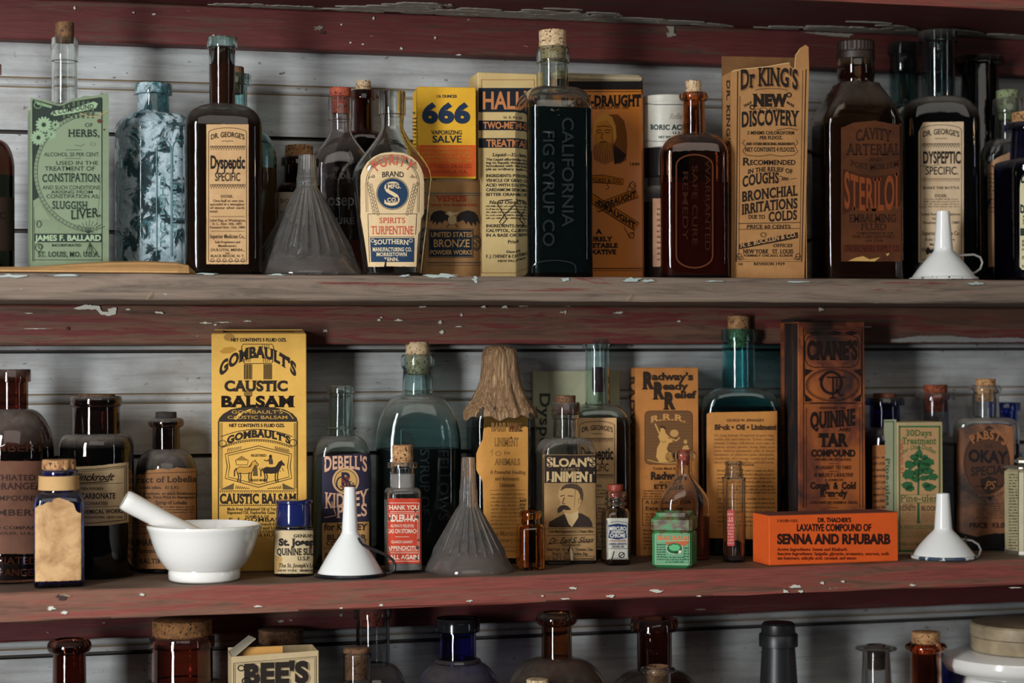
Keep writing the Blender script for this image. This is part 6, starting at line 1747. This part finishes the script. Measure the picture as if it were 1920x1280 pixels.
# orange carton lying on its side
P_OR = paper('#e25c1c', .2, '#b03c12'); P_ORT = paper('#7e4236', .5, '#5a4038')
c = carton('paper_carton', 'low orange red carton with black capitals, lying on its side at the shelf front', 'carton', 1442, 1684, 963, -.178, .044, 'B', P_OR, .02, ymid=1010)
s = c.sheet; s.ink = '#2a120c'; X = lambda u: 1290 + u / 3.048; Yz = lambda v: 780 + v / 3.048
s.t('2 FLUID OZS.', X(508), X(628), Yz(604), 4.5, '#5a2410'); s.t("DR. THACHER'S", X(740), X(930), Yz(605), 8, b=.03, st='n', lay=3); s.t('LAXATIVE COMPOUND OF', X(620), X(1045), Yz(655), 12.5, st='n', b=.03); s.t('SENNA AND RHUBARB', X(510), X(1152), Yz(728), 17.5, st='n', b=.045)
s.t('Active Ingredients: Senna and Rhubarb.', X(510), X(912), Yz(768), 5.4, '#5a1c0c'); s.t('Inactive Ingredients: Spigelia, glycerin, aromatics, sucrose, sodi-', X(510), X(1152), Yz(793), 5.4, '#5a1c0c'); s.t('um benzoate, salicylic acid, caramel, and water.', X(510), X(966), Yz(818), 5.4, '#5a1c0c')
fin(c)
mb = MB(); mb.box(c.x0 + .0002, c.x1 - .0002, .0002, .0438, c.h - .0002, c.h + .0002, P_ORT, .0001); o = mb.build('top_panel', c.root); o['label'] = 'dusty brown top panel'

# behind the right end
c = bottle('blue_bottle', 'dark cobalt corked bottle half hidden between scorched carton and pine tree carton', 'bottle', 1658, -.052, 'B', (745, 760, 34), (800, 26, 26), 842, 50, G_BLUED, 'square', liq=(846, L_BLACK), ck=(737, 768, 20, 18, cork('cork_rust', '#7a3e22', '#4a2414')))
s = label_on(c); s.paper(1625, 1690, 834, 1000, paper('#a3683a', .4, '#6a3e1e')); s.fine(1630, 1686, 850, 990, 12, '#3a2010'); done(s)
c = bottle('clear_bottle', 'clear bottle with a rust coloured cork behind the pine tree carton', 'bottle', 1753, -.030, 'B', (736, 750, 34), (812, 24, 24), 860, 40, glass('clear_smoky', (.45, .42, .42), dust=.3), 'round', ck=(721, 772, 20, 19, cork('cork_rust2', '#9a4a26', '#5a2612')))  # grey-tinted clear glass
P_PI = paper('#b7a278', .3, '#8a6e48'); P_PG = paper('#a3a484', .25, '#6a7050')
c = carton('paper_carton', 'cream carton with green border and a green pine tree, right of the orange carton', 'carton', 1683, 1768, 791, -.115, .036, 'B', P_PI, -.03, ymid=900)
s = c.sheet; X = lambda u: 1640 + u / 4.571; Yz = lambda v: 780 + v / 4.571; GN = '#3a6b3e'; GD = '#2f5f38'; s.ink = '#4f6a3a'
s.box(X(205), Yz(82), X(562), 1034, 3, GN, 2); s.r(X(218), Yz(98), X(548), 1030, '#b88e62', 1)
s.t('30Days', X(266), X(490), Yz(168), 11, b=.03); s.t('Treatment', X(236), X(524), Yz(238), 12, b=.03); s.t('for One Dollar', X(228), X(522), Yz(330), 8, arc=11, it=.2, b=.02)
rnd = random.Random(3)
def clump(x, y, rx, ry):
    s.p([(x + rx * math.cos(2 * math.pi * i / 22) * rnd.uniform(.72, 1.1), y + ry * math.sin(2 * math.pi * i / 22) * rnd.uniform(.65, 1.1)) for i in range(22)], GD, 4)
for u, v, a, b_ in ((378, 275, 14, 26), (378, 320, 34, 34), (340, 350, 44, 32), (420, 352, 40, 26), (300, 415, 50, 38), (360, 395, 42, 38), (450, 390, 70, 40), (420, 430, 60, 40), (290, 500, 62, 46), (370, 480, 50, 36), (450, 470, 60, 34), (490, 520, 54, 34), (420, 530, 40, 26), (280, 590, 60, 40), (300, 620, 46, 30), (440, 590, 40, 26), (470, 610, 60, 34), (350, 540, 40, 30)): clump(X(u), Yz(v), a / 4.571, b_ / 4.571)
s.p([(X(366), Yz(400)), (X(384), Yz(400)), (X(380), Yz(640)), (X(384), Yz(905)), (X(396), Yz(916)), (X(356), Yz(916)), (X(362), Yz(905)), (X(364), Yz(640))], GD, 4)
s.r(X(216), Yz(672), X(540), Yz(742), '#b59a6a', 5); s.box(X(216), Yz(672), X(540), Yz(742), .9, '#6a6a44', 6); s.t('Pine-ules', X(222), X(536), Yz(730), 12.5, '#6a5a38', b=.02, lay=7)
s.t('FOR THE', X(240), X(330), Yz(768), 3.6, '#6a4a34'); s.t('KIDNEYS', X(212), X(350), Yz(808), 8.5, '#5a4630', b=.03); s.t('BLOOD', X(398), X(540), Yz(808), 8.5, '#5a4630', b=.03)
s.fine(X(212), X(352), Yz(818), Yz(905), 6, '#7a5a40'); s.fine(X(396), X(540), Yz(818), Yz(905), 6, '#7a5a40')
s.t('A NEW DISCOVERY', X(216), X(544), Yz(968), 7.5, '#6a7a4a'); s.fine(X(220), X(530), Yz(980), Yz(1040), 4, '#7a7a50'); s.t('PINE-ULE MEDICINE CO.', X(216), X(540), Yz(1110), 6, '#7a6a48'); s.fine(X(220), X(530), Yz(1120), Yz(1150), 2, '#7a6a48')
s.tv('CHICAGO, ILL.', X(212), Yz(200), Yz(510), 6, '#a84a3a', lay=4)
sd = c.side; V = [(X(8), 797), (X(158), 797), (X(158), 1028), (X(8), 1028)]
m_ = P_PG
sd.put([(1647, 786), (1681, 786), (1681, 1034), (1647, 1034)], [(0, 1, 2, 3)], m_, 0)
sd.l([(1650, 790), (1677, 790)], 2, GN); sd.l([(1650, 790), (1650, 1030)], 2, GN); sd.l([(1676, 790), (1676, 1030)], 2, GN)
sd.tv('Pine-ules', X(100), Yz(360), Yz(770), 7, '#4a5a3a', b=.02); sd.fine(1654, 1661, 810, 960, 22, '#5f6a4a')
fin(c)

# stock remedy bottle with stained brown label
c = bottle('medicine_bottle', 'clear corked bottle with a blackened brown label bearing a dark oval badge', 'bottle', 1847, -.080, 'B', (722, 737, 27), (782, 22, 24), 808, 56, G_CLEARD, 'square', b=.026, n=6, rz=-.42, lipstyle='bead', ck=(710, 752, 17, 16, CORK), liq=(830, L_BLACK))
ST = NT('stained_brown_label'); v = ST.coord((14, 6, 9), loc=(2, 0, .3)); n1 = ST.noise(v, 1.5, 6, .6, .5); ST.l(ST.ramp(n1, [(.33, '#1c1410'), (.42, '#5f3a22'), (.54, '#8a5634')]), ST.b.inputs['Base Color']); ST.b.inputs['Roughness'].default_value = .75
s = label_on(c); s.ink = '#2a1a12'; X = lambda u: 1640 + u / 4.571; Yz = lambda v: 780 + v / 4.571
s.paper(1794, 1901, [(1794, 806), (1798, 803), (1830, 796), (1840, 794), (1880, 795), (1901, 800)], [(1794, 996), (1830, 1006), (1860, 1000), (1901, 998)], ST.m, .6)
s.e(X(960), Yz(400), 44, 60, '#4a2c1c', 2); s.e(X(960), Yz(400), 41, 57, None, 3, 1.2); s.p([(X(930), Yz(110)), (X(980), Yz(80)), (X(1030), Yz(110))], '#2f1c12', 2)
s.p([(X(810), Yz(240)), (X(860), Yz(160)), (X(960), Yz(110)), (X(1060), Yz(150)), (X(1140), Yz(236)), (X(1080), Yz(205)), (X(980), Yz(180)), (X(880), Yz(205))], '#2f1c12', 3)
s.tc("PABST'S", X(968), Yz(400), 45, -38, 44, 15, '#8f5a34', 'n', .04, lay=5); s.t('O.K.', X(944), X(1018), Yz(270), 7, '#2a1a12', 'n'); s.t('OKAY', X(806), X(1130), Yz(385), 21, '#14100e', 'n', .05, sl=4, lay=4); s.t('SPECIAL', X(826), X(1136), Yz(512), 16, '#20150f', 'n', .03, lay=4, sl=-5)
s.p([(X(905), Yz(535)), (X(940), Yz(530)), (X(980), Yz(510)), (X(1020), Yz(530)), (X(1052), Yz(535)), (X(1046), Yz(600)), (X(1020), Yz(640)), (X(980), Yz(668)), (X(935), Yz(640)), (X(910), Yz(600))], '#24150e', 4); s.t('PS', X(940), X(1024), Yz(625), 15, '#7a4c2c', 'n', .02, it=.3, lay=5); s.l([(X(858), Yz(600)), (X(1100), Yz(600))], 2.5, '#24150e', 4)
s.p([(X(950), Yz(690)), (X(1010), Yz(690)), (X(992), Yz(726))], '#1a100a', 4)
s.tc('ALCOHOL 20 PER CENT', X(960), Yz(400), 66, 235, 140, 5, '#2a1a12', 'n', 0, inner=True)
for i in range(7): s.fine(X(870 + (i % 3) * 8), X(1090 - (i % 3) * 8), Yz(738 + i * 20), Yz(758 + i * 20), 1, '#2a1a12')
s.t('PRICE  $3.00', X(810), X(1140), Yz(955), 9, '#1a100a', 'n', .03)
done(s)
c = bottle('blue_bottle', 'bright cobalt bottle peeping out behind the stained brown label bottle', 'bottle', 1882, -.022, 'B', (754, 770, 27), (846, 22, 22), 868, 30, glass('cobalt_bright', (.02, .05, .5), dust=.15), 'square', lipstyle='band')

# cream tin at the right edge
c = carton('cream_tin', 'cream printed tin with rounded silver lid, cut by the right edge of the lower shelf', 'tin', 1914, 2010, 878, -.158, .036, 'B', paper('#b9ac86', .3, '#7d7050', rough=.4), .06, cham=.004, ymid=960)
s = c.sheet; s.ink = '#3a342a'; s.l([(1920, 882), (1920, 1036)], 1.2); s.t('TALCUM', 1924, 2000, 920, 12)
c.side.fine(1892, 1908, 886, 1030, 26, '#4a4234'); c.side.l([(1910, 882), (1910, 1036)], 1)
fin(c)
mb = MB(); LT = mat('dull_tin_lid', '#8f887c', .35, .6); h1 = c.h; hh = c.hit(1960, 857).z
mb.box(c.x0 - .0008, c.x1 + .0008, -.0008, .0368, h1 - .001, h1 + .003, LT, .003); mb.box(c.x0 + .005, c.x1 - .005, .005, .031, h1 + .003, hh, LT, .006)
mb.build('lid', c.root)
mb = MB(); zb_ = c.hit(1914, 1042).z; mb.box(c.x0 - .0006, c.x1 + .0006, -.0006, .0366, 0, .0016, LT, .004); mb.build('base_rim', c.root)

# right white funnel on the lower shelf
RIMG2 = rim_mat('#3c4a5c', '#d6d6d0', .52)
c = enamel_funnel('white enamel funnel with a wire twisted loop handle, in front of the pine tree carton', 1766, -.160, 'B', 925, 11, 992, 15, 56)
mb = MB(); torus(mb, 55.5 * c.s, .0019, .0019, RIMG2); mb.build('rim', c.root)
sp = [(1786, 1006), (1793, 1010), (1806, 1011), (1822, 1013), (1834, 1020), (1839, 1030), (1836, 1040), (1828, 1046), (1816, 1048)]
hd_ = handle(c, [hp(c, x, y, -.004) for x, y in sp], .0013, WIRE)
TWM = mat('rusty_wire', '#3a2c22', .6)
handle(c, [hp(c, x, y, d) for x, y, d in ((1811, 1006, -.004), (1810, 1014, -.007), (1814, 1026, -.009), (1822, 1036, -.008), (1830, 1044, -.006), (1826, 1050, -.010), (1832, 1052, -.016))], .0009, TWM, 'twisted_wire').parent = hd_

# ================================================================== BOTTOM ROW
c = bottle('amber_bottle', 'dark amber bottle with thick rounded lip, leftmost in the bottom row', 'bottle', 129, -.10, 'C', (1198, 1224, 42), (1305, 31, 32), 1380, 80, G_AMBERD, 'round', lipstyle='bead', liq=(1340, L_BLACK))
c = bottle('amber_jar', 'wide mouthed red brown jar with a broad speckled cork, left in the bottom row', 'jar', 340, -.100, 'C', (1191, 1212, 61), (1276, 57, 58), 1320, 86, glass('amber_red', (.17, .02, .008), dust=.12), 'square', liq=(1310, L_BROWN), ck=(1160, 1204, 56, 52, cork('cork_speckle', '#9a6a38', '#6a4222', '#20100a')))
P_BEE = paper('#c2ac84', .3, '#8f7650')
c = carton('paper_carton', 'cream carton with fancy dark lettering and its flap up, in the bottom row', 'carton', 434, 597, 1224, -.150, .05, 'C', P_BEE, -.03, ymid=1260, build=False)
T_ = .0008
c.mb.slab([(434, 1470), (597, 1470), (597, 1219), (560, 1222), (500, 1226), (434, 1231)], lambda u, v, d: c.fn(u, v, d - T_), T_, P_BEE)
c.mb.box(c.x0, c.x0 + T_, T_, .05, 0, c.h - .003, P_BEE, .0001); c.mb.box(c.x1 - T_, c.x1, T_, .05, 0, c.h, P_BEE, .0001); c.mb.box(c.x0, c.x1, .05 - T_, .05, 0, c.h, P_BEE, .0001); c.mb.box(c.x0, c.x1, 0, .05, 0, T_, P_BEE, .0001)
s = c.sheet; s.ink = '#241c16'
s.l([(438, 1420), (438, 1243), (593, 1230), (593, 1420)], 1.2); s.l([(441, 1420), (441, 1246), (590, 1233), (590, 1420)], .7)
for dx, col, L in ((3, '#8f7c5c', 3), (0, None, 4)): s.t("BEE'S", 458 + dx, 578 + dx, 1283 + dx * .6, 36, col, b=.06, sl=-6, lay=L)
s.e(452, 1252, 6, 5, None, 4, 2); s.e(462, 1276, 8, 6, None, 4, 2.2); s.t('LAXATIVE', 462, 570, 1320, 18, b=.04); s.t('HONEY & TAR', 456, 580, 1360, 20, b=.04)
fin(c)
mb = MB(); fx0, fx1 = c.x0, c.x0 + .001
zt = c.h
mb.slab([(0, 0), (.048, 0), (.046, .026), (.004, .030)], lambda u, v, d: (c.x0 + v * .80 + d * .6, .001 + u, zt - .004 + v * .62 - d), .0007, paper('#a8a08c', .3)); mb.build('side_flap', c.root)
mb = MB(); mb.box(c.x0 + .012, c.x0 + .052, .012, .014, .12, zt + .005, paper('#c99650', .3), .0003); mb.build('folded_leaflet', c.root)

c = bottle('dark_jar', 'black corked jar in shadow behind the cream lettered carton in the bottom row', 'jar', 525, -.048, 'C', (1206, 1222, 46), (1300, 40, 40), 1340, 60, G_DARK, 'square', ck=(1178, 1214, 42, 38, CORK_D), liq=(1330, L_BLACK))
c = bottle('clear_bottle', 'tall clear bottle with a dark red stopper reaching the shelf above, bottom row', 'bottle', 697, -.085, 'C', (1134, 1158, 35), (1244, 31, 31), 1330, 66, glass('clear_low', (.42, .42, .44), dust=.3), 'round', ck=(1131, 1172, 26, 23, CORK_R))
c = bottle('glass_vial', 'small clear tube filled with a brown cork, front of the bottom row', 'vial', 667, -.145, 'C', (1224, 1232, 27), (1275, 25, 26), 1300, 30, G_CLEAR, 'round', wall=.0012, ck=(1214, 1272, 25, 25, CORK_D))
c = bottle('blue_bottle', 'deep cobalt round bottle with wide black lip, middle of the bottom row', 'bottle', 856, -.085, 'C', (1158, 1184, 40), (1240, 33, 34), 1330, 82, glass('cobalt_violet', (.02, .016, .32), dust=.22), 'round', liq=(1300, liquid('ink2', (.004, .004, .012))))
mb = MB(); torus(mb, 37 * c.s, 6 * c.s, c.zo(1240), glass('cobalt_violet', (.02, .016, .32))); mb.build('neck_ring', c.root)
mb = MB(); r_ = 40.6 * c.s; N = 44; rg3 = lambda r, z: [(r * math.cos(2 * math.pi * j / N), r * math.sin(2 * math.pi * j / N), z) for j in range(N)]
mb.rings([rg3(r_ * .9, c.zo(1184)), rg3(r_, c.zo(1181)), rg3(r_, c.zo(1161)), rg3(r_ * .95, c.zo(1158)), rg3(r_ * .7, c.zo(1158)), rg3(r_ * .6, c.zo(1162))], mat('black_lip', (.01, .01, .012), .12)); mb.build('black_lip', c.root, 40)
c = bottle('amber_bottle', 'round shouldered brown bottle with dark lip, centre of the bottom row', 'bottle', 1041, -.085, 'C', (1147, 1172, 38), (1232, 27, 28), 1330, 98, glass('amber_brown', (.24, .06, .015), dust=.2), 'round', liq=(1290, L_BROWN), lipstyle='bead')
c = bottle('glass_vial', 'tiny corked vial with only its pale cork top showing, bottom row centre', 'vial', 1005, -.150, 'C', (1290, 1298, 22), (1315, 18, 18), 1330, 26, G_CLEAR, 'round', wall=.0012, ck=(1273, 1310, 20, 15, CORK_L))
c = bottle('amber_bottle', 'slim necked dark amber bottle with flared lip, right of centre in the bottom row', 'bottle', 1224, -.075, 'C', (1159, 1182, 43), (1256, 31, 31), 1340, 90, G_AMBERD, 'round', liq=(1300, L_BLACK), lipstyle='cone')
c = bottle('glass_vial', 'small clear bottle with a sunken brown cork, front right of centre in the bottom row', 'vial', 1230, -.150, 'C', (1250, 1262, 32), (1310, 23, 23), 1340, 34, G_CLEAR, 'round', wall=.0014, lipstyle='bead', ck=(1254, 1300, 20, 20, CORK_D))
c = bottle('black_bottle', 'matte black bottle with a stepped rounded cap, bottom row right', 'bottle', 1456, -.080, 'C', (1187, 1211, 34), (1330, 29, 36), 1360, 60, mat('matte_black', (.012, .012, .013), .38), 'round', wall=.002)
mb = MB(); r_ = 30 * c.s; rg4 = lambda r, z: [(r * math.cos(2 * math.pi * j / N), r * math.sin(2 * math.pi * j / N), z) for j in range(N)]
mb.rings([rg4(r_ * .98, c.zo(1188)), rg4(r_, c.zo(1186)), rg4(r_ * .97, c.zo(1170)), rg4(r_ * .85, c.zo(1166)), rg4(r_ * .3, c.zo(1166))], mat('matte_black', (.012, .012, .013), .38)); mb.build('cap', c.root, 40)
c = bottle('clear_bottle', 'clear bottle with ground glass lip and dark plug, bottom row right', 'bottle', 1639, -.070, 'C', (1210, 1220, 36), (1300, 23, 27), 1340, 44, glass('clear_dim', (.6, .6, .58), dust=.3), 'round', lipstyle='bead', ck=(1216, 1254, 16, 15, cork('plug', '#4a3a32', '#241a16')))
c = bottle('amber_bottle', 'small red amber bottle with a pitted cork, bottom row beside the white jar', 'bottle', 1732, -.095, 'C', (1204, 1222, 36), (1310, 26, 27), 1350, 44, glass('amber_ruddy', (.34, .06, .02)), 'round', lipstyle='bead', ck=(1184, 1224, 24, 22, CORK), liq=(1330, L_BROWN))  # lighter red amber glass
c = bottle('blue_bottle', 'cobalt blue bottle glimpsed between amber bottle and white jar in the bottom row', 'bottle', 1772, -.020, 'C', (1226, 1240, 15), (1300, 13, 13), 1330, 17, G_BLUE, 'round', liq=(1300, L_BLACK))
# stoneware jar with flat lid, a round cream tin lying on it
PX_, PYY = 1904, -.085
p0 = PY(PX_, 1230, PYY); sJ = (PY(PX_ + 20, 1230, PYY) - PY(PX_ - 20, 1230, PYY)).x / 40
rj = root('stoneware_jar', (p0.x, PYY, SHELF['C']), 'white stoneware jar with broad flat lid at the right end of the bottom row', 'jar')
zj = lambda y: PY(PX_, y, PYY).z - SHELF['C']; N = 64
rgj = lambda r, z: [(r * sJ * math.cos(2 * math.pi * j / N), r * sJ * math.sin(2 * math.pi * j / N), z) for j in range(N)]
mb = MB(); mb.rings([rgj(88, 0), rgj(92, .003), rgj(94, .1), rgj(96, zj(1300)), rgj(90, zj(1284)), rgj(84, zj(1266))], CERAMIC); mb.build('jar_body', rj, 40)
mb = MB(); mb.rings([rgj(90, zj(1264)), rgj(116, zj(1254)), rgj(122, zj(1240)), rgj(118, zj(1228)), rgj(100, zj(1221)), rgj(60, zj(1219)), rgj(5, zj(1218.5))], CERAMIC); mb.build('lid', rj, 50)
rk = root('round_tin', (p0.x + .012, PYY, SHELF['C'] + zj(1218.3)), 'shallow round cream tin resting on the lid of the white stoneware jar', 'tin')
TINC = paper('#a8977a', .6, '#6a5a44', rough=.4)
k0 = .0001; h_ = zj(1167) - zj(1218.3)
mb = MB(); rgk = lambda r, z: [(r * sJ * math.cos(2 * math.pi * j / N), r * sJ * math.sin(2 * math.pi * j / N), z) for j in range(N)]
mb.rings([rgk(88, k0), rgk(90, k0 + .002), rgk(90, h_ * .5), rgk(88, h_ * .52)], TINC); mb.build('tin_base', rk, 40)
mb = MB(); mb.rings([rgk(89, h_ * .52), rgk(91, h_ * .54), rgk(91, h_ * .93), rgk(88, h_), rgk(40, h_ + .0004)], TINC); mb.build('lid', rk, 40)
